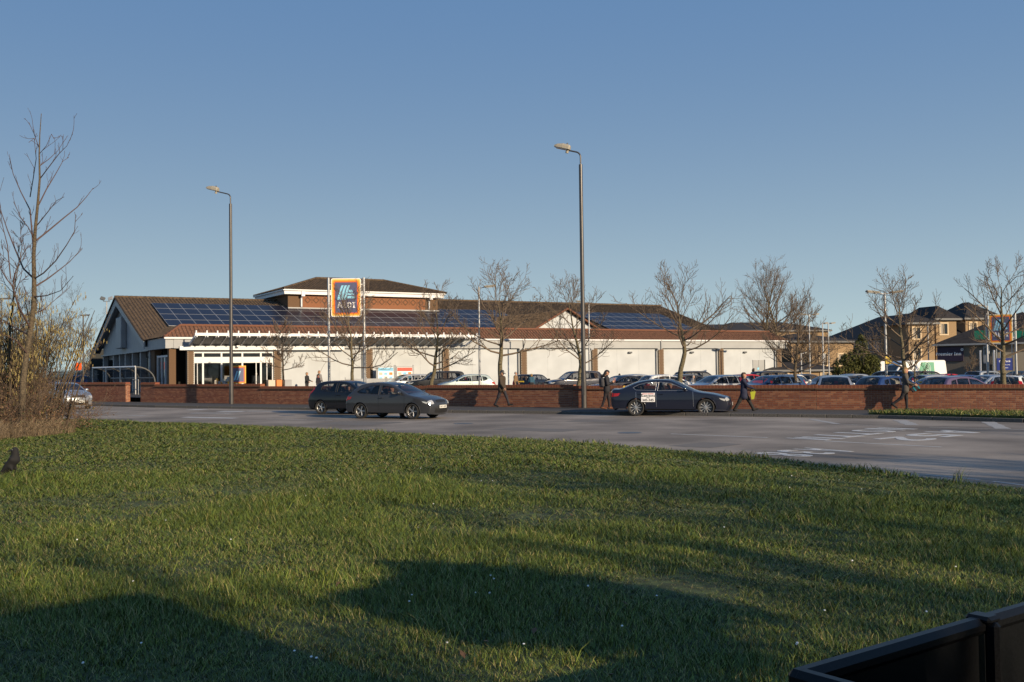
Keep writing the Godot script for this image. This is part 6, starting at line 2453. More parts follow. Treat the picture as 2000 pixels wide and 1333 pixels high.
# ---------------------------------------------------------------- lamps, signs, street furniture
func street_lamp(label: String, base: Vector3, high: float, yaw: float, reach: float) -> void:
	var o := thing("street_lamp", label, "street lamp", base, yaw, "tall road lamps by the pavement")
	var b := MB.new()
	b.path([Vector3(0, -0.1, 0), Vector3(0, 1.6, 0), Vector3(0, 1.62, 0), Vector3(0, high, 0)], [0.125, 0.125, 0.105, 0.085], 14)
	b.tube(Vector3(0, high, 0), Vector3(0, high + 0.02, 0), 0.085, 0.03, 14)
	var pole := put("pole", b, M.steel_pole, o)
	b = MB.new()
	b.chamfer(Vector3(0, 0.9, 0.122), Vector3(0.11, 0.6, 0.02), 0.006)
	put("access_door", b, M.steel_pole, pole)
	b = MB.new()
	var pts := [Vector3(0, high, 0), Vector3(0, high + 0.35, 0)]
	for k in 6:
		var a := (k + 1) / 6.0 * deg_to_rad(74)
		pts.append(Vector3(-0.25 * (1 - cos(a)), high + 0.35 + 0.25 * sin(a), 0))
	var e: Vector3 = pts[pts.size() - 1]
	pts.append(e + Vector3(-reach, reach * 0.27, 0))
	var rr := []
	for p in pts:
		rr.append(0.036)
	b.path(pts, rr, 10)
	put("arm", b, M.steel_pole, o)
	var tip: Vector3 = pts[pts.size() - 1]
	var bas := Basis(Vector3(0, 0, 1), -0.26)
	b = MB.new()
	# lantern: a tapering hood, deeper at the back
	var hood := [[-0.66, 0.03, 0.1, 0.13], [-0.55, 0.03, 0.18, 0.16], [-0.28, 0.03, 0.26, 0.18], [0.02, 0.03, 0.25, 0.17], [0.08, 0.03, 0.2, 0.14]]
	for i in hood.size() - 1:
		var p: Array = hood[i]
		var q: Array = hood[i + 1]
		for k in 8:
			var a0 := PI * k / 8.0
			var a1 := PI * (k + 1) / 8.0
			var f := func(h: Array, a: float): return tip + bas * Vector3(h[0], h[1] + pow(absf(sin(a)), 0.6) * h[2] * 0.9, -signf(cos(a)) * pow(absf(cos(a)), 0.6) * h[3])
			b.quad(f.call(p, a0), f.call(q, a0), f.call(q, a1), f.call(p, a1), bas * Vector3(0, sin((a0 + a1) / 2), -cos((a0 + a1) / 2)))
	for h in [hood[0], hood[4]]:
		for k in 8:
			var a0 := PI * k / 8.0
			var a1 := PI * (k + 1) / 8.0
			var f := func(a: float): return tip + bas * Vector3(h[0], h[1] + pow(absf(sin(a)), 0.6) * h[2] * 0.9, -signf(cos(a)) * pow(absf(cos(a)), 0.6) * h[3])
			var n := bas * Vector3(-1 if h[0] < -0.5 else 1, 0, 0)
			b.tri(tip + bas * Vector3(h[0], h[1], 0), f.call(a0), f.call(a1), n, n, n)
	var lan := put("lantern", b, M.lantern, o)
	b = MB.new()
	b.chamfer(tip + bas * Vector3(-0.3, 0.015, 0), Vector3(0.58, 0.05, 0.28), 0.02, bas)
	put("lens", b, M.lamp_clear, lan)
	b = MB.new()
	b.tube(tip + bas * Vector3(-0.02, -0.14, 0), tip + bas * Vector3(-0.02, 0.05, 0), 0.07, 0.07, 10, true)
	put("bracket", b, M.lantern, lan)
	b = MB.new()
	b.tube(tip + bas * Vector3(-0.1, 0.24, 0), tip + bas * Vector3(-0.1, 0.32, 0), 0.04, 0.035, 8, true)
	put("photocell", b, M.clad_dark, lan)


func park_lamp(label: String, base: Vector3, high: float, heads: Array, yaw: float, m := "galv") -> Node3D:
	var o := thing("car_park_lamp", label, "lamp post", base, yaw, "lamp posts of the car park")
	var b := MB.new()
	b.path([Vector3(0, -0.1, 0), Vector3(0, 1.2, 0), Vector3(0, 1.22, 0), Vector3(0, high, 0)], [0.085, 0.085, 0.07, 0.055], 10)
	b.tube(Vector3(0, high, 0), Vector3(0, high + 0.02, 0), 0.055, 0.01, 10)
	put("pole", b, M[m], o)
	for s in heads:
		b = MB.new()
		b.tube(Vector3(0, high - 0.08, 0), Vector3(s * 0.35, high, 0), 0.03, 0.03, 6)
		put("arm", b, M[m], o)
		b = MB.new()
		var bas := Basis(Vector3(0, 0, 1), s * 0.1)
		b.chamfer(Vector3(s * 0.68, high + 0.05, 0), Vector3(0.75, 0.11, 0.3), 0.04, bas)
		var h := put("lamp_head", b, M.lantern if m == "galv" else M.clad_dark, o)
		b = MB.new()
		b.box(Vector3(s * 0.72, high - 0.015, 0), Vector3(0.5, 0.03, 0.22), bas)
		put("lens", b, M.lamp_clear, h)
	return o


func store_sign(label: String, where: Vector3, yaw: float, w: float, y0: float, y1: float, post_h: float) -> void:
	var o := thing("store_sign", label, "sign", where, yaw)
	for s in [-1.0, 1.0]:
		var b := MB.new()
		b.tube(Vector3(s * (w * 0.5 + 0.17), -0.2, 0), Vector3(s * (w * 0.5 + 0.17), post_h, 0), 0.085, 0.085, 14, true)
		var post := put("post", b, M.white_plastic if false else M.galv, o)
		b = MB.new()
		for y in [y0 + 0.45, y1 - 0.4]:
			b = MB.new()
			b.tube(Vector3(s * (w * 0.5 - 0.02), y, 0), Vector3(s * (w * 0.5 + 0.12), y, 0), 0.05, 0.05, 8, true)
			put("bracket", b, M.white_plastic, post)
	var mid := (y0 + y1) * 0.5
	var h := y1 - y0
	var rr := func(ww: float, hh: float, r: float):
		var p := PackedVector2Array()
		for q in [[1, 1, 0.0], [-1, 1, PI / 2], [-1, -1, PI], [1, -1, PI * 1.5]]:
			for k in 6:
				var a: float = q[2] + k / 5.0 * PI / 2
				p.append(Vector2(q[0] * (ww * 0.5 - r) + cos(a) * r, mid + q[1] * (hh * 0.5 - r) + sin(a) * r))
		return p
	var b := MB.new()
	b.prism(rr.call(w, h, 0.13), 0.26, Transform3D(Basis(), Vector3(0, 0, 0.13)))
	var cab := put("cabinet", b, M.sign_white, o)
	var z := 0.134
	# face: pale edge, then yellow to orange bands, navy field
	var bands := [[0.975, Color(0.9, 0.62, 0.2)], [0.94, Color(0.88, 0.42, 0.06)], [0.9, Color(0.84, 0.25, 0.03)], [0.86, Color(0.78, 0.12, 0.02)]]
	for i in bands.size():
		b = MB.new()
		var f: float = bands[i][0]
		b.prism(rr.call(w - (1.0 - f) * w * 1.6, h - (1.0 - f) * w * 1.6, 0.1), 0.004, Transform3D(Basis(), Vector3(0, 0, z)))
		var key := "sign_band_%d" % i
		if not M.has(key):
			mat(key, bands[i][1].r, bands[i][1].g, bands[i][1].b, 0.25)
		put("border_band", b, M[key], cab)
		z += 0.003
	b = MB.new()
	var fw := w * 0.73
	var fh := h - w * 0.27
	b.prism(PackedVector2Array([Vector2(-fw / 2, mid - fh / 2), Vector2(fw / 2, mid - fh / 2), Vector2(fw / 2, mid + fh / 2), Vector2(-fw / 2, mid + fh / 2)]), 0.004, Transform3D(Basis(), Vector3(0, 0, z)))
	put("field", b, M.sign_navy, cab)
	z += 0.004
	# emblem: three slanted bars with a banded foot to their right
	var em := func(x: float, y: float): return Vector2((x - 0.5) * fw, mid + (0.5 - y) * fh)
	for k in 3:
		b = MB.new()
		var x := 0.09 + 0.145 * k
		b.prism(PackedVector2Array([em.call(x, 0.57), em.call(x + 0.11, 0.57), em.call(x + 0.24, 0.22), em.call(x + 0.31, 0.1), em.call(x + 0.21, 0.1), em.call(x + 0.15, 0.2)]), 0.004, Transform3D(Basis(), Vector3(0, 0, z)))
		put("emblem_bar", b, M.sign_pale_blue, cab)
	var rungs := [[0.68, 0.24, 0.76, 0.32, 0.62], [0.6, 0.36, 0.83, 0.43, 0.57], [0.56, 0.47, 0.88, 0.53, 0.53]]
	for q in [[0.64, 0.25, 0.77, 0.62, 0.81, 0.32], [0.61, 0.35, 0.82, 0.57, 0.86, 0.42], [0.55, 0.455, 0.875, 0.52, 0.9, 0.53]]:
		b = MB.new()
		b.prism(PackedVector2Array([em.call(q[0], q[1]), em.call(q[2], q[1]), em.call(q[4], q[5]), em.call(q[3], q[5])]), 0.004, Transform3D(Basis(), Vector3(0, 0, z)))
		put("emblem_foot", b, M.sign_pale_blue, cab)
	print_text(cab, "ALDI", Vector3(0, mid - fh * 0.245, z), Basis(), fh * 0.19, M.sign_white, "sign_lettering", true, 0.006)


func make_street() -> void:
	street_lamp("tall grey road lamp standing left of the store entrance", on_ground(451, 789, 0.12) + Vector3(0.25, 0, 0.85), 11.7, deg_to_rad(-12), 0.7)
	street_lamp("tall grey road lamp near the middle, by the woman with the backpack", on_ground(1141, 797, 0.12), 11.2, deg_to_rad(-12), 0.4)
	var s := at(677, 700, 66.0)
	s.y = park_y(s.x)
	store_sign("tall store sign on two silver posts in front of the brick tower", s, deg_to_rad(4), 1.92, 5.47 - s.y, 7.95 - s.y, 8.0 - s.y)
	var s2 := at(1957, 700, 80.0)
	s2.y = park_y(s2.x)
	store_sign("second store sign at the right edge, half behind a bare tree", s2, deg_to_rad(-32), 1.7, at(1957, 671, 80).y - s2.y, at(1957, 614, 80).y - s2.y, at(1957, 612, 80).y - s2.y)
	var b := MB.new()
	b.chamfer(Vector3(0.1, at(1957, 712, 80).y - s2.y, 0.2), Vector3(1.15, 0.95, 0.06), 0.01)
	var board := thing("information_board", "blue board with white writing under the second store sign", "sign", s2 + Vector3(0.05, 0, 0.05), deg_to_rad(-12))
	put("panel", b, M.blue_sign, board)
	var by := at(1957, 712, 80).y - s2.y
	b = MB.new()
	for x in [-0.46, 0.66]:
		b = MB.new()
		b.box(Vector3(x, by - 0.7, 0.14), Vector3(0.06, by * 2.0, 0.05))
		put("post", b, M.galv, board)
	print_text(board, "Car Park", Vector3(0.1, by + 0.24, 0.235), Basis(), 0.16, M.sign_white)
	print_text(board, "Customers only", Vector3(0.1, by - 0.05, 0.235), Basis(), 0.1, M.sign_white)
	print_text(board, "2 hours", Vector3(0.1, by - 0.26, 0.235), Basis(), 0.1, M.sign_white)
	# car park lamps
	var lamps := [["single-armed silver lamp post left of the drooping tree", 937, 62.0, 561.0, [1.0], 0.0], ["lamp post partly hidden behind the tall road lamp", 1152, 84.0, 590.0, [-1.0], 0.0], ["twin-headed lamp post with a yellow box sign on its pole", 1732, 56.0, 572.0, [-1.0, 1.0], 0.1], ["lamp post with a small notice, left of the pine", 1609, 92.0, 632.0, [1.0], 0.9], ["lamp post with a bright lamp just left of the pine", 1620, 104.0, 632.0, [1.0], 0.6], ["thin dark lamp post against the left end of the hotel", 1583, 96.0, 615.0, [-1.0, 1.0], 0.3], ["thin lamp post in front of the lit hotel wing", 1815, 100.0, 632.0, [1.0], 0.3], ["dark lamp post beside the second store sign", 1933, 88.0, 598.0, [-1.0], 0.2], ["thin lamp post near the scrub at the right end of the store", 1566, 94.0, 690.0, [1.0], 0.2]]
	for q in lamps:
		var base := spot(q[1], q[2])
		var top := at(q[1], q[3], q[2])
		var l := park_lamp(q[0], base, top.y - base.y, q[4], q[5])
		if q[1] == 1732:
			var m := MB.new()
			m.chamfer(Vector3(0.06, at(1735, 704, 56).y - base.y, 0.12), Vector3(0.36, 0.42, 0.1), 0.02)
			put("box_sign", m, M.plate_yellow, l)
		if q[1] == 1609:
			var m := MB.new()
			m.chamfer(Vector3(0.1, at(1612, 699, 92).y - base.y, 0.1), Vector3(0.24, 0.75, 0.04), 0.01)
			put("notice", m, M.fascia_grey, l)
	var ol := spot(162, 92.0)
	park_lamp("slim dark lamp post left of the store", ol, at(162, 617, 92).y - ol.y, [0.25], 0.0, "steel_pole")
	var fl := spot(208, 118.0)
	var fh := at(207, 583, 118).y - fl.y
	var f := thing("floodlight_mast", "mast with two tilted floodlights behind the store's left gable", "floodlight", fl)
	b = MB.new()
	b.tube(Vector3.ZERO, Vector3(0, fh - 0.4, 0), 0.1, 0.07, 8)
	b.tube(Vector3(-0.4, fh - 0.35, 0), Vector3(0.4, fh - 0.35, 0), 0.04, 0.04, 6, true)
	put("mast", b, M.galv, f)
	for q in [-1.0, 1.0]:
		b = MB.new()
		b.chamfer(Vector3(q * 0.45, fh - 0.02, 0.05), Vector3(0.55, 0.42, 0.16), 0.04, Basis(Vector3(0, 0, 1), q * 0.35) * Basis(Vector3.RIGHT, -0.5))
		put("floodlight", b, M.clad_dark if q < 0 else M.clad_grey, f)
	var l2 := at(2, 585, 75)
	park_lamp("lamp post showing through the hedge at the left edge", Vector3(l2.x, 0.2, l2.z), l2.y - 0.2, [0.4], 0.0, "steel_pole")
	make_shelter()
	make_fence()
	make_poster_cases()


func make_shelter() -> void:
	var a := at(184, 740, 83.5)
	var e := at(268, 740, 77.0)
	a.y = 0.32
	e.y = 0.32
	var L := Vector2(e.x - a.x, e.z - a.z).length()
	var yaw := -atan2(e.z - a.z, e.x - a.x)
	var o := thing("trolley_shelter", "curved glazed trolley shelter behind the wall left of the entrance", "shelter", a, yaw)
	var top := at(226, 718, 80).y - 0.32
	var arc := []
	for k in 7:
		var f := k / 6.0
		arc.append(Vector2(lerpf(-0.15, 1.35, sin(f * PI / 2)), lerpf(top, top - 1.15, 1.0 - cos(f * PI / 2))))
	var b := MB.new()
	b.tube(Vector3(0, top, 0.15), Vector3(L, top, 0.15), 0.07, 0.07, 8, true)
	put("top_rail", b, M.white_plastic, o)
	for y in [2, 5]:
		b = MB.new()
		b.tube(Vector3(0, arc[y].y, -arc[y].x), Vector3(L, arc[y].y, -arc[y].x), 0.045, 0.045, 6, true)
		put("rail", b, M.galv, o)
	for k in 4:
		b = MB.new()
		var x := L * k / 3.0
		for i in 6:
			b.tube(Vector3(x, arc[i].y, -arc[i].x), Vector3(x, arc[i + 1].y, -arc[i + 1].x), 0.06, 0.06, 6)
		put("hoop", b, M.clad_dark, o)
		b = MB.new()
		b.tube(Vector3(x, 0, 0.15), Vector3(x, top, 0.15), 0.06, 0.06, 8)
		put("post", b, M.galv, o)
	for k in 3:
		b = MB.new()
		var x0 := L * k / 3.0 + 0.06
		var x1 := L * (k + 1) / 3.0 - 0.06
		for i in 6:
			b.quad(Vector3(x0, arc[i].y, -arc[i].x), Vector3(x1, arc[i].y, -arc[i].x), Vector3(x1, arc[i + 1].y, -arc[i + 1].x), Vector3(x0, arc[i + 1].y, -arc[i + 1].x), Vector3(0, 1, -1))
		put("pane", b, M.shelter_glass, o)
	b = MB.new()
	for x in [L - 0.1, L + 0.9]:
		b.tube(Vector3(x, 0, 0.3), Vector3(x, 1.25, 0.3), 0.03, 0.03, 6)
	b.tube(Vector3(L - 0.1, 1.2, 0.3), Vector3(L + 0.9, 1.2, 0.3), 0.03, 0.03, 6)
	b.tube(Vector3(L - 0.1, 0.5, 0.3), Vector3(L + 0.9, 0.5, 0.3), 0.03, 0.03, 6)
	put("end_rail", b, M.clad_grey, o)


func make_fence() -> void:
	var a := at(96, 740, 104.0)
	var e := at(192, 740, 96.0)
	a.y = 0.3
	e.y = 0.3
	var o := thing("palisade_fence", "dark steel palisade fence left of the store", "fence", a, -atan2(e.z - a.z, e.x - a.x))
	var L := Vector2(e.x - a.x, e.z - a.z).length()
	var b := MB.new()
	b.prism(PackedVector2Array([Vector2(-0.04, 0), Vector2(0.04, 0), Vector2(0.04, 2.0), Vector2(0.0, 2.15), Vector2(-0.04, 2.0)]), 0.02, Transform3D())
	var pale := b.mesh()
	for k in int(L / 0.17):
		put("pale", pale, M.clad_dark, o).position = Vector3(k * 0.17, 0, 0.05)
	for y in [0.4, 1.7]:
		b = MB.new()
		b.box(Vector3(L / 2, y, 0), Vector3(L, 0.06, 0.05))
		put("rail", b, M.clad_dark, o)
	b = MB.new()
	var p := at(155, 716, 94)
	var s := thing("orange_sign", "small orange sign fixed to the dark lamp post left of the store", "sign", Vector3(p.x, p.y, p.z))
	b.chamfer(Vector3(-0.1, 0, 0), Vector3(0.55, 0.7, 0.05), 0.01)
	put("panel", b, M.sign_orange, s)
	b = MB.new()
	b.tube(Vector3(0.1, -2.6, -0.05), Vector3(0.1, 0.3, -0.05), 0.03, 0.03, 6)
	put("post", b, M.galv, s)


func make_poster_cases() -> void:
	var en := Vector3(sin(deg_to_rad(30)), 0, cos(deg_to_rad(30)))
	var eu := Vector3(cos(deg_to_rad(30)), 0, -sin(deg_to_rad(30)))
	var o0 := at(870, 700, 88.0)
	o0.y = 0
	for q in [["poster case with a pale blue poster on the white store wall", -5.95, "print_blue"], ["poster case with a red-topped poster on the white store wall", -4.25, "red_print"]]:
		var o := thing("poster_case", q[0], "poster", o0 + eu * q[1] + en * 0.9, deg_to_rad(30))
		var b := MB.new()
		b.chamfer(Vector3(0, 1.45, 0), Vector3(1.5, 1.75, 0.1), 0.02)
		put("case", b, M.fascia_grey, o)
		b = MB.new()
		b.box(Vector3(0, 1.45, 0.053), Vector3(1.36, 1.6, 0.008))
		var s := put("sheet", b, M.sign_white, o)
		b = MB.new()
		b.box(Vector3(0, 2.08, 0.06), Vector3(1.34, 0.3, 0.006))
		put("print_heading", b, M[q[2]], s)
		for i in 4:
			for k in 3:
				b = MB.new()
				b.box(Vector3(-0.45 + 0.45 * k, 1.74 - 0.33 * i, 0.06), Vector3(0.3, 0.22, 0.006))
				put("print_block", b, M[["print_beige", "print_blue", "orange_board", "sign_pale_blue"][(i * 3 + k) % 4]], s)
		for x in [-0.8, 0.8]:
			b = MB.new()
			b.tube(Vector3(x, 0, 0), Vector3(x, 2.45, 0), 0.05, 0.05, 8, true)
			put("post", b, M.galv, o)
	# railing panels in front of the wall
	for k in 3:
		var o := thing("trolley_bay_panel", ["grey trolley-bay panel left of the tree by the tall sign", "grey trolley-bay panel between the two silver sign posts", "grey trolley-bay panel right of the silver sign posts"][k], "railing", o0 + eu * (-9.4 + 1.75 * k) + en * 3.0, deg_to_rad(30), "trolley bay panels along the store wall")
		var b := MB.new()
		b.box(Vector3(0, 0.95, 0), Vector3(1.6, 0.85, 0.03))
		put("panel", b, M.clad_grey, o)
		for x in [-0.84, 0.84]:
			b = MB.new()
			b.tube(Vector3(x, 0, 0), Vector3(x, 1.5, 0), 0.035, 0.035, 8, true)
			put("post", b, M.galv, o)
	# goods by the entrance
	var r := RandomNumberGenerator.new()
	r.seed = 3
	var bb := MB.new()
	bb.prism(PackedVector2Array([Vector2(-0.62, -0.1), Vector2(0.62, -0.1), Vector2(0.62, 1.25), Vector2(-0.62, 1.25)]), 0.06, Transform3D())
	var ad := thing("advertising_board", "orange-framed advertising board with the store emblem by the entrance", "sign", o0 + eu * -18.05 + en * 0.7 + Vector3.UP * 1.25, deg_to_rad(30))
	put("frame", bb, M.sign_yellow, ad)
	bb = MB.new()
	bb.box(Vector3(0, 0.57, 0.005), Vector3(1.1, 1.22, 0.01))
	put("border", bb, M.sign_orange, ad)
	bb = MB.new()
	bb.box(Vector3(0, 0.55, 0.012), Vector3(0.92, 1.05, 0.012))
	put("field", bb, M.sign_navy, ad)
	for k in 2:
		bb = MB.new()
		bb.prism(PackedVector2Array([Vector2(-0.32 + k * 0.2, 0.15), Vector2(-0.2 + k * 0.2, 0.15), Vector2(0.02 + k * 0.2, 0.85), Vector2(-0.1 + k * 0.2, 0.85)]), 0.006, Transform3D(Basis(), Vector3(0, 0, 0.026)))
		put("emblem_bar", bb, M.sign_pale_blue, ad)
	var heap := [["netted logs and wrapped bundles stacked left of the advertising board", -19.3, 1.5, "print_beige", 60], ["brown firewood nets heaped right of the advertising board", -17.2, 0.9, "dead_leaf", 34]]
	for q in heap:
		var h := thing("goods_stack", q[0], "goods", o0 + eu * q[1] + en * 1.0, deg_to_rad(30))
		var m := [MB.new(), MB.new(), MB.new()]
		for k in q[4]:
			var y := r.randf_range(0.15, q[2])
			m[k % 3].chamfer(Vector3(r.randf_range(-0.6, 0.6), y, r.randf_range(-0.25, 0.25)), Vector3(r.randf_range(0.08, 0.25), r.randf_range(0.15, 0.45), 0.2), 0.03, Basis.from_euler(Vector3(0, r.randf() * 3, r.randf_range(-0.3, 0.3))))
		put("wrapped_bundle", m[0], M[q[3]], h).set_meta("kind", "stuff")
		put("wrapped_bundle", m[1], M.fascia_grey, h).set_meta("kind", "stuff")
		put("wrapped_bundle", m[2], M.sign_yellow, h).set_meta("kind", "stuff")
	for q in [["brown cardboard crate of goods near the right pier of the entrance", -15.6, "print_beige"], ["orange-sided goods crate beside the right pier of the entrance", -14.95, "orange_board"], ["grey-lidded crate of goods beside the orange-sided one", -14.3, "clad_grey"]]:
		var bx := MB.new()
		bx.chamfer(Vector3(0, 1.1, 0), Vector3(0.55, 0.55, 0.5), 0.02)
		bx.box(Vector3(0, 0.42, 0), Vector3(0.5, 0.84, 0.45))
		var o := put("goods_crate", bx, M[q[2]])
		o.position = o0 + eu * q[1] + en * 1.1
		o.rotation.y = deg_to_rad(30)
		tag(o, q[0], "crate")
	for k in 2:
		var pl := MB.new()
		for i in 14:
			var p := Vector3(r.randf_range(-0.7, 0.7), r.randf_range(0.85, 1.1), r.randf_range(-0.2, 0.2))
			pl.ball(p, Vector3(0.07, 0.06, 0.07), Basis(), 7, 4)
		var t := thing("flower_stand", ["stand of yellow potted flowers left of the first brick pier", "stand of yellow potted flowers just right of the first brick pier"][k], "flowers", o0 + eu * (-22.6 + 1.9 * k) + en * 1.4, deg_to_rad(30))
		put("flowers", pl, M.sign_yellow, t).set_meta("kind", "stuff")
		pl = MB.new()
		pl.box(Vector3(0, 0.45, 0), Vector3(1.5, 0.8, 0.5))
		put("rack", pl, M.clad_dark, t)


# ---------------------------------------------------------------- hotel and pub on the right
func wing(o: Node3D, c: Vector3, w: float, d: float, h: float, roof_h: float, yaw: float, wall_m: Material, called := "wing") -> Node3D:
	var n := Node3D.new()
	n.name = called
	n.position = c
	n.rotation.y = yaw
	o.add_child(n, true)
	var b := MB.new()
	b.box(Vector3(0, h / 2, 0), Vector3(w, h, d))
	put("wall", b, wall_m, n)
	b = MB.new()
	var e := 0.45
	var x := w / 2 + e
	var z := d / 2 + e
	var rx := maxf(0.0, x - z)
	var rz := maxf(0.0, z - x)
	var p := [Vector3(-x, h, z), Vector3(x, h, z), Vector3(x, h, -z), Vector3(-x, h, -z)]
	var r0 := Vector3(-rx, h + roof_h, rz)
	var r1 := Vector3(rx, h + roof_h, rz)
	var r2 := Vector3(rx, h + roof_h, -rz)
	var r3 := Vector3(-rx, h + roof_h, -rz)
	b.quad(p[0], p[1], r1, r0 - Vector3(0.001, 0, 0), Vector3(0, 1, 1))
	b.quad(p[1], p[2], r2, r1 + Vector3(0, 0, 0.001), Vector3(1, 1, 0))
	b.quad(p[2], p[3], r3, r2 + Vector3(0.001, 0, 0), Vector3(0, 1, -1))
	b.quad(p[3], p[0], r0, r3 - Vector3(0, 0, 0.001), Vector3(-1, 1, 0))
	b.quad(p[0], p[1], p[2], p[3], Vector3.DOWN)
	put("roof", b, M.hotel_roof, n)
	b = MB.new()
	b.box(Vector3(0, h - 0.12, z - 0.02), Vector3(2 * x, 0.2, 0.06))
	b.box(Vector3(-x + 0.02, h - 0.12, 0), Vector3(0.06, 0.2, 2 * z))
	b.box(Vector3(x - 0.02, h - 0.12, 0), Vector3(0.06, 0.2, 2 * z))
	put("gutter", b, M.clad_dark, n)
	return n


func hotel_window(n: Node3D, p: Vector3, out: Vector3, w: float, h: float, stone: bool) -> void:
	var bas := Basis(Vector3.UP.cross(out), Vector3.UP, out)
	var b := MB.new()
	var t := 0.16 if stone else 0.07
	for s in [-1.0, 1.0]:
		b.box(p + bas * Vector3(s * (w / 2 + t / 2), 0, 0.03), Vector3(t, h + t * 2, 0.1), bas)
		b.box(p + bas * Vector3(0, s * (h / 2 + t / 2), 0.03), Vector3(w, t, 0.1), bas)
	b.box(p + bas * Vector3(0, 0, 0.02), Vector3(0.06, h, 0.06), bas)
	var f := put("window", b, M.hotel_stone if stone else M.trim_white, n)
	b = MB.new()
	b.box(p + bas * Vector3(0, 0, 0.005), Vector3(w, h, 0.02), bas)
	put("pane", b, M.window_dark, f)
	b = MB.new()
	b.box(p + bas * Vector3(-w * 0.3, 0, 0.018), Vector3(w * 0.3, h * 0.96, 0.012), bas)
	put("curtain", b, M.curtain, f)


func make_hotel() -> void:
	var o := thing("hotel", "three-storey brick hotel with dark hipped roofs and sunlit end wings", "hotel", Vector3.ZERO)
	# long block in shade, seen from its left front
	var a := at(1606, 700, 141.0)
	var e := at(1778, 700, 118.5)
	var mid := (a + e) * 0.5
	var dir := Vector3(e.x - a.x, 0, e.z - a.z)
	var L := dir.length()
	dir = dir.normalized()
	var out := Vector3(-dir.z, 0, dir.x)
	if out.z < 0:
		out = -out
	var gy := -0.55
	var yaw := -atan2(dir.z, dir.x)
	var h := at(1745, 657, 122).y - gy
	var rh := at(1800, 609, 124).y - gy - h
	var n := wing(o, Vector3(mid.x, gy, mid.z) - out * 5.5, L, 11.0, h, rh, yaw, M.hotel_brick, "main_block")
	for i in 9:
		var x := -L / 2 + (i + 0.5) * L / 9.0
		hotel_window(n, Vector3(x, h - 1.1, 5.52), Vector3(0, 0, 1), 1.3, 1.3, false)
		hotel_window(n, Vector3(x, h - 3.9, 5.52), Vector3(0, 0, 1), 1.3, 1.4, true)
		var b := MB.new()
		b.box(Vector3(x + 1.25, h - 1.05, 5.53), Vector3(1.0, 1.6, 0.05))
		put("rendered_bay", b, M.fascia_grey, n)
	for k in 2:
		for z in [4.3, 1.5]:
			hotel_window(n, Vector3(L / 2 + 0.01, h - 1.2 - k * 2.6, z), Vector3(1, 0, 0), 0.95, 1.15, true)
	# staggered end wings; their fronts take the sun
	var wings := [[1776, 112.0, 3.3, 5.0, 630.0, 1.1, -1.0], [1830, 115.0, 2.7, 6.0, 622.0, 1.5, 0.95], [1888, 119.0, 5.0, 6.0, 621.0, 2.0, 0.95]]
	var wy := yaw + PI / 2
	if wy > PI / 2:
		wy -= PI
	wy = deg_to_rad(15)
	var wb := Basis(Vector3.UP, wy)
	for q in wings:
		var c := at(q[0], 700, q[1]) + wb * Vector3(q[2] / 2, 0, -q[3] / 2)
		var hh := at(q[0], q[4], q[1]).y - gy
		var wn := wing(o, Vector3(c.x, gy, c.z), q[2], q[3], hh, q[5], wy, M.hotel_brick, "wing")
		for k in 3:
			var y := hh - 1.2 - k * 2.3
			if y > 0.8:
				hotel_window(wn, Vector3(-q[2] / 2 + 1.0, y, q[3] / 2 + 0.01), Vector3(0, 0, 1), 0.9, 1.15, true)
				if q[2] > 4.0:
					hotel_window(wn, Vector3(-q[2] / 2 + 2.9, y, q[3] / 2 + 0.01), Vector3(0, 0, 1), 0.9, 1.15, true)
	# lower blocks between store and hotel, only roofs and gables show
	var low := [["low brick building whose dark roof shows behind the right end of the store", 1400, 150.0, 16.0, 10.0, 648.0, 634.0, 0.1], ["brick house with a dark hipped roof behind the two tall bare trees", 1480, 155.0, 18.0, 10.0, 648.0, 630.0, 0.15], ["orange-brick house end beside the bushy bare tree", 1560, 118.0, 9.0, 8.0, 668.0, 652.0, 0.45], ["small low lodge with a pale wall right of the store", 1545, 110.0, 8.0, 6.0, 722.0, 708.0, 0.2]]
	for q in low:
		var c := at(q[1], 700, q[2])
		var t := thing("brick_house", q[0], "house", Vector3(c.x, gy, c.z), 0.0)
		var hh := at(q[1], q[5], q[2]).y - gy
		var wn := wing(t, Vector3.ZERO, q[3], q[4], hh, at(q[1], q[6], q[2]).y - gy - hh, q[7], M.hotel_brick, "block")
		for k in 3:
			hotel_window(wn, Vector3(-q[3] * 0.3 + k * q[3] * 0.3, hh * 0.6, q[4] / 2 + 0.01), Vector3(0, 0, 1), 1.0, minf(1.2, hh * 0.4), true)
	make_pub()


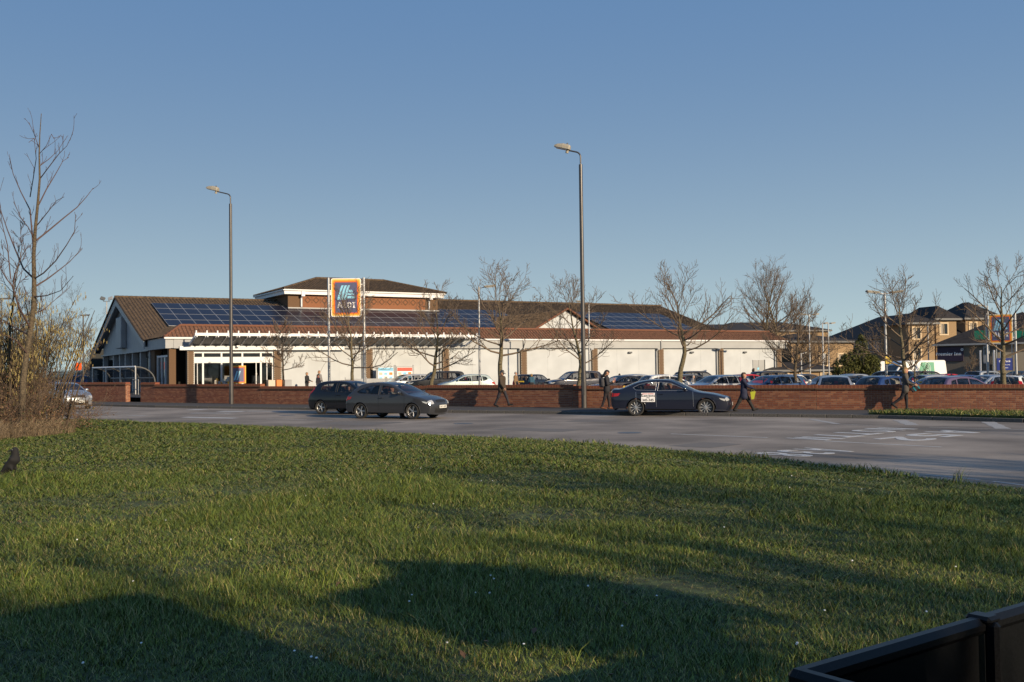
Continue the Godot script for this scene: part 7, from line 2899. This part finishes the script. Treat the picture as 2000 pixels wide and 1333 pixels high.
func make_pub() -> void:
	var gy := -0.5
	var c := at(1892, 700, 93.0)
	var o := thing("pub", "low beige pub with a dark roof and purple sign on its shaded side", "pub", Vector3(c.x, gy, c.z), deg_to_rad(-40))
	var wl := -2.75
	var wr := 5.2
	var h := at(1892, 671, 93).y - gy
	var b := MB.new()
	b.box(Vector3((wl + wr) / 2, h / 2, -4.0), Vector3(wr - wl, h, 8.0))
	put("wall", b, M.pub_wall, o)
	b = MB.new()
	var rt := at(1935, 626, 97).y - gy
	var e := 0.35
	b.quad(Vector3(wl - e, h - 0.05, e), Vector3(wr + e, h - 0.05, e), Vector3(wr - 1.5, rt + 0.6, -4.0), Vector3(wl + 4.2, rt, -4.0), Vector3(0, 1, 1))
	b.quad(Vector3(wl - e, h - 0.05, e), Vector3(wl + 4.2, rt, -4.0), Vector3(wl - e, h - 0.05, -8.3), Vector3(wl - e, h - 0.05, -4.0), Vector3(-1, 1, 0))
	b.quad(Vector3(wl - e, h - 0.05, -8.3), Vector3(wr + e, h - 0.05, -8.3), Vector3(wr - 1.5, rt + 0.6, -4.0), Vector3(wl + 4.2, rt, -4.0), Vector3(0, 1, -1))
	put("roof", b, M.hotel_roof, o)
	b = MB.new()
	b.box(Vector3((wl + wr) / 2, h - 0.1, e), Vector3(wr - wl + 2 * e, 0.16, 0.1))
	put("gutter", b, M.fascia_grey, o)
	for k in 3:
		b = MB.new()
		var y := at(1912, 651 + k * 7.5, 93).y - gy
		b.box(Vector3(1.0, y, -0.4 - (2 - k) * 0.75), Vector3(1.9, 0.05, 0.05))
		put("snow_rail", b, M.galv, o)
	b = MB.new()
	var sy0 := at(1868, 706, 93).y - gy
	var sy1 := at(1868, 677, 93).y - gy
	b.chamfer(Vector3(wl + 1.2, (sy0 + sy1) / 2, 0.05), Vector3(2.3, sy1 - sy0, 0.08), 0.01)
	var sg := put("sign_panel", b, M.purple, o)
	print_text(sg, "Premier Inn", Vector3(wl + 1.05, (sy0 + sy1) / 2 + 0.02, 0.095), Basis(), 0.31, M.sign_white, "sign_lettering")
	b = MB.new()
	b.lathe([Vector2(0.06, 0), Vector2(0.12, 0.0), Vector2(0.12, 0.01), Vector2(0.06, 0.012)], Transform3D(Basis(Vector3.RIGHT, PI / 2), Vector3(wl + 2.25, 0.18 + (sy0 + sy1) / 2 + 0.2, 0.095)), 14)
	put("moon_emblem", b, M.sign_white, sg)
	b = MB.new()
	var dx := 1.55
	var dy0 := at(1918, 711, 93).y - gy
	var dy1 := at(1918, 676, 93).y - gy
	b.box(Vector3(dx, (dy0 + dy1) / 2, 0.04), Vector3(0.5, dy1 - dy0, 0.07))
	var dr := put("door", b, M.fascia_grey, o)
	b = MB.new()
	b.box(Vector3(dx, dy1 - 0.5, 0.085), Vector3(0.24, 0.6, 0.02))
	put("pane", b, M.window_dark, dr)
	for k in 5:
		b = MB.new()
		b.box(Vector3(dx + 0.3 + k * 0.28, dy0 - 0.1 - k * dy0 / 5.0, 0.5), Vector3(0.3, 0.08, 0.9))
		put("step", b, M.clad_dark, o)
	# sunlit part at the far right with white posts and a green fascia
	b = MB.new()
	var gx := at(1988, 700, 90).x - c.x
	b.box(Vector3(gx + 1.6, 1.7, 2.4), Vector3(2.8, 3.4, 4.0))
	put("porch_wall", b, M.hotel_stone, o)
	b = MB.new()
	b.box(Vector3(gx + 1.0, at(1990, 655, 90).y - gy, 4.6), Vector3(4.2, 0.75, 0.2))
	put("green_fascia", b, M.green_sign, o)
	for k in 4:
		b = MB.new()
		b.box(Vector3(gx - 0.7 + k * 0.55, 1.8, 4.5), Vector3(0.12, 3.6, 0.12))
		put("porch_post", b, M.trim_white, o)


# ---------------------------------------------------------------- parked cars
func make_parked_cars() -> void:
	var g := "cars parked in the store car park"
	var list := [
		[790, 80.0, -150, "estate", "p_silver", "silver estate car behind the black hatchback, nose to the left"],
		[852, 76.0, -165, "suv", "p_black", "tall dark people carrier in front of the brick pier, nose to the left"],
		[909, 74.0, 195, "hatch", "p_pale_green", "pale silver-green hatchback parked under the single-armed lamp"],
		[1044, 82.0, 62, "estate", "p_black", "dark estate car seen from behind with tall red tail lamps"],
		[1120, 77.0, 200, "suv", "p_navy", "navy four-wheel drive behind the tall road lamp"],
		[1208, 68.0, 205, "saloon", "p_navy", "dark blue saloon just right of the phone-watching woman"],
		[1252, 76.0, 30, "hatch", "p_silver", "pale silver hatchback roof above the taxi's boot"],
		[1305, 66.0, 20, "hatch", "p_white", "white hatchback right above the taxi's roof"],
		[1366, 84.0, 25, "suv", "p_black", "black four-wheel drive against the white wall, bright windows"],
		[1398, 62.0, 205, "estate", "p_silver", "silver estate car above the taxi's bonnet"],
		[1412, 74.0, 30, "saloon", "p_navy", "low dark saloon between the silver estate and the store wall"],
		[1352, 73.0, 25, "hatch", "p_graphite", "dark grey hatchback beside the bending shopper"],
		[1465, 78.0, 30, "hatch", "p_red", "red hatchback half hidden behind the woman in navy"],
		[1500, 60.0, 205, "estate", "p_blue", "blue estate car with silver roof rails by the navy-coated woman"],
		[1517, 80.0, 20, "suv", "p_black", "dark four-wheel drive below the grey store door"],
		[1548, 68.0, 60, "hatch", "p_white", "white hatchback left of the bushy tree's trunk"],
		[1578, 78.0, 25, "hatch", "p_graphite", "dark hatchback behind the bushy tree's trunk"],
		[1612, 68.0, 200, "saloon", "p_grey", "grey saloon right of the bushy tree, nose to the left"],
		[1628, 50.0, 75, "hatch", "p_silver", "pale hatchback seen from behind just over the wall"],
		[1655, 78.0, 210, "hatch", "p_silver", "silver hatchback in front of the pine"],
		[1692, 60.0, 200, "saloon", "p_gold", "cream saloon with a yellow number plate at its boot"],
		[1666, 58.0, 30, "estate", "p_graphite", "dark estate car touching the cream saloon in view"],
		[1725, 72.0, 150, "suv", "p_black", "black four-wheel drive behind the twin-headed lamp post"],
		[1682, 86.0, 30, "hatch", "p_graphite", "dark hatchback farthest back below the pine"],
		[1742, 52.0, 30, "hatch", "p_bright_blue", "bright blue roof just over the wall by the twin lamp post"],
		[1836, 68.0, 25, "estate", "p_silver", "long silver estate car right of the walking fair-haired person"],
		[1812, 80.0, 20, "suv", "p_black", "black car in front of the delivery van"],
		[1856, 84.0, 25, "hatch", "p_red", "red hatchback showing above the silver estate"],
		[1852, 56.0, 20, "saloon", "p_navy", "low dark saloon close behind the wall"],
		[1876, 48.5, 25, "hatch", "p_purple", "mauve roof just over the wall"],
		[1893, 78.0, 20, "saloon", "p_bright_blue", "bright blue saloon left of the silver four-door"],
		[1930, 84.0, 30, "suv", "p_silver", "silver four-wheel drive in front of the pub steps"],
		[1926, 62.0, 205, "hatch", "p_silver", "silver four-door hatchback left of the last bare tree"],
		[1972, 56.0, 60, "estate", "p_white", "white estate car behind the last bare tree"],
		[2000, 62.0, 200, "estate", "p_grey", "grey estate car cut off by the right edge of the picture"],
		[1992, 80.0, 200, "suv", "p_graphite", "dark four-wheel drive at the right edge below the green fascia"],
		[140, 98.0, 200, "saloon", "p_bright_blue", "blue car beyond the dark fence left of the store"]]
	for q in list:
		var p := spot(q[0], q[1])
		car(q[3], q[4], q[5], p, q[2], g, {})
	# white delivery van
	var vp := spot(1778, 88.0)
	var v := car("van", "p_white", "white delivery van with green band and rings parked before the hotel", vp, 194, "", {})
	var f: CarForm = car_parts("van").form
	var s := -1.0
	# camera sees the van's left side (its local -z faces the camera once turned)
	var b := MB.new()
	f.side_poly(b, PackedVector2Array([Vector2(-0.25, 0.75), Vector2(-1.75, 0.75), Vector2(-1.75, 2.45), Vector2(-0.5, 2.45), Vector2(-0.2, 1.6)]), s, 0.006, 0.3)
	var band := put("green_band", b, M.green_sign, v)
	for k in 2:
		for j in 3:
			b = MB.new()
			var r := 0.2 + 0.16 * j
			var cy := 1.95 - 0.75 * k
			for i in 14:
				var a0 := -PI / 2 + PI * i / 14.0
				var a1 := -PI / 2 + PI * (i + 1) / 14.0
				var pp := f.side(-0.85 - cos(a0) * r, cy + sin(a0) * r, s, 0.012)
				var qq := f.side(-0.85 - cos(a1) * r, cy + sin(a1) * r, s, 0.012)
				b.tube(pp, qq, 0.022, 0.022, 4)
			put("ring_emblem", b, M.sign_white, band)
	var yz := f.half(0, 1.6) + 0.012
	var flip := Basis(Vector3.UP, PI)
	print_text(v, "BROWNS", Vector3(0.3, 1.35, -yz), flip, 0.24, M.green_sign)
	print_text(v, "BROWNS", Vector3(-2.4, 1.35, -yz), flip, 0.2, M.green_sign)
	b = MB.new()
	b.lathe([Vector2(0.12, 0), Vector2(0.2, 0), Vector2(0.2, 0.01), Vector2(0.12, 0.01)], Transform3D(Basis(Vector3.RIGHT, -PI / 2), Vector3(1.05, 1.35, -yz)), 16)
	put("round_emblem", b, M.green_sign, v)
	var wb := at(1724, 716, 96)
	b = MB.new()
	b.chamfer(Vector3(0, 0, 0), Vector3(0.42, 0.95, 0.12), 0.02)
	b.box(Vector3(0, -1.3, 0), Vector3(0.08, 1.8, 0.06))
	var pn := put("white_notice", b, M.sign_white)
	pn.position = wb
	tag(pn, "plain white notice board left of the delivery van", "sign")
	# the vehicle standing out of frame beside the camera; its shadow falls across the grass
	car("van", "p_white", "white van parked on the grass behind the camera, out of the frame", Vector3(4.25, 0.3, 1.35), -47, "", {})


func make_tub() -> void:
	# open black plastic bin in the corner of the frame
	var p := on_ground(1532, 1306, 1.02)
	var o := thing("plastic_bin", "open black plastic bin cut off by the lower right corner", "bin", Vector3(p.x, 0, p.z))
	var along := (on_ground(2000, 1172, 1.02) - p)
	var ex := along.normalized()
	var ez := Vector3(-ex.z, 0, ex.x)
	if ez.z < 0:
		ez = -ez
	var L := along.length() + 0.5
	var W := 0.75
	var top := 1.02
	var low := 0.5
	var t := 0.035
	var bas := Basis(ex, Vector3.UP, ex.cross(Vector3.UP))
	var mk := func(called: String, c: Vector3, s: Vector3, k: float):
		var b := MB.new()
		b.chamfer(ex * c.x + Vector3.UP * c.y + ez * c.z, s, k, bas)
		return put(called, b, M.black_plastic, o)
	mk.call("back_wall", Vector3(L / 2, (top + low) / 2 - 0.02, 0.03), Vector3(L, top - low - 0.02, 0.014), 0.005)
	mk.call("side_wall", Vector3(0.03, (top + low) / 2 - 0.02, W / 2), Vector3(0.014, top - low - 0.02, W), 0.005)
	mk.call("back_rim", Vector3(L / 2, top - 0.028, 0.03), Vector3(L, 0.056, 0.062), 0.018)
	mk.call("side_rim", Vector3(0.03, top - 0.028, W / 2 + 0.02), Vector3(0.062, 0.056, W), 0.018)
	mk.call("floor", Vector3(L / 2, low, W / 2), Vector3(L, 0.02, W), 0.004)
	mk.call("front_wall", Vector3(L / 2, (top + low) / 2 - 0.03, W), Vector3(L, top - low - 0.06, 0.014), 0.005)
	var mid := 0.375 * along.length() * 2.0 * 0.98
	mk.call("rib", Vector3(mid, (top + low) / 2, 0.075), Vector3(0.035, top - low - 0.02, 0.05), 0.012)
	mk.call("rim_clip", Vector3(mid + 0.01, top - 0.006, 0.035), Vector3(0.075, 0.026, 0.09), 0.01)
	var b := MB.new()
	b.path([Vector3.UP * (low + 0.2) + ex * (mid + 0.03) + ez * 0.08, Vector3.UP * (low + 0.16) + ex * (mid + 0.16) + ez * 0.3, Vector3.UP * (low + 0.19) + ex * (mid + 0.3) + ez * 0.42], [0.016, 0.014, 0.016], 8, true)
	put("inner_strut", b, M.black_plastic, o)
	mk.call("divider", Vector3(mid + 0.02, low + 0.1, W / 2), Vector3(0.016, 0.2, W), 0.005)
	for k in 2:
		b = MB.new()
		b.tube(ex * (0.2 + k * 0.8) + ez * (W * 0.4) + Vector3.UP * 0.28, ex * (0.2 + k * 0.8) + ez * (W * 0.4) + Vector3.UP * low, 0.03, 0.03, 8)
		put("leg", b, M.black_plastic, o)


func _ready() -> void:
	rng.seed = 20240107
	# camera
	lens_basis = Basis(Vector3.RIGHT, deg_to_rad(1.66)) * Basis(Vector3.BACK, -0.0125)
	var cam := Camera3D.new()
	cam.name = "camera"
	cam.transform = Transform3D(lens_basis, Vector3(0, EYE, 0))
	cam.fov = 2.0 * rad_to_deg(atan(666.5 / FOCAL))
	cam.near = 0.1
	cam.far = 6000.0
	add_child(cam)
	cam.current = true
	# sky
	var sky := ProceduralSkyMaterial.new()
	sky.sky_top_color = Color(0.067, 0.146, 0.291).linear_to_srgb()
	sky.sky_horizon_color = Color(0.364, 0.455, 0.448).linear_to_srgb()
	sky.sky_curve = 0.1
	sky.ground_horizon_color = Color(0.2, 0.2, 0.16).linear_to_srgb()
	sky.ground_bottom_color = Color(0.08, 0.08, 0.05).linear_to_srgb()
	sky.sun_angle_max = 1.0
	var env := Environment.new()
	env.background_mode = Environment.BG_SKY
	env.sky = Sky.new()
	env.sky.sky_material = sky
	env.tonemap_mode = Environment.TONE_MAPPER_LINEAR
	env.tonemap_exposure = 1.5
	env.sdfgi_enabled = true
	env.ssao_enabled = true
	env.ssil_enabled = true
	var we := WorldEnvironment.new()
	we.name = "environment"
	we.environment = env
	add_child(we)
	# sun: low, behind the camera to the right
	var sun := DirectionalLight3D.new()
	sun.name = "sun"
	sun.light_color = Color(1.0, 0.8, 0.56).linear_to_srgb()
	sun.light_energy = 1.3
	sun.light_angular_distance = 0.5
	sun.shadow_enabled = true
	add_child(sun)
	var az := deg_to_rad(43.0)
	var el := deg_to_rad(17.5)
	var to := Vector3(sin(az) * cos(el), sin(el), cos(az) * cos(el))
	sun.look_at_from_position(to * 50.0, Vector3.ZERO)
	make_materials()
	make_ground()
	make_grass()
	make_boundary_wall()
	make_store()
	make_street()
	make_hotel()
	make_road_cars()
	make_parked_cars()
	make_car_park_trees()
	make_sapling()
	make_hedge()
	make_people()
	make_crow()
	make_tub()
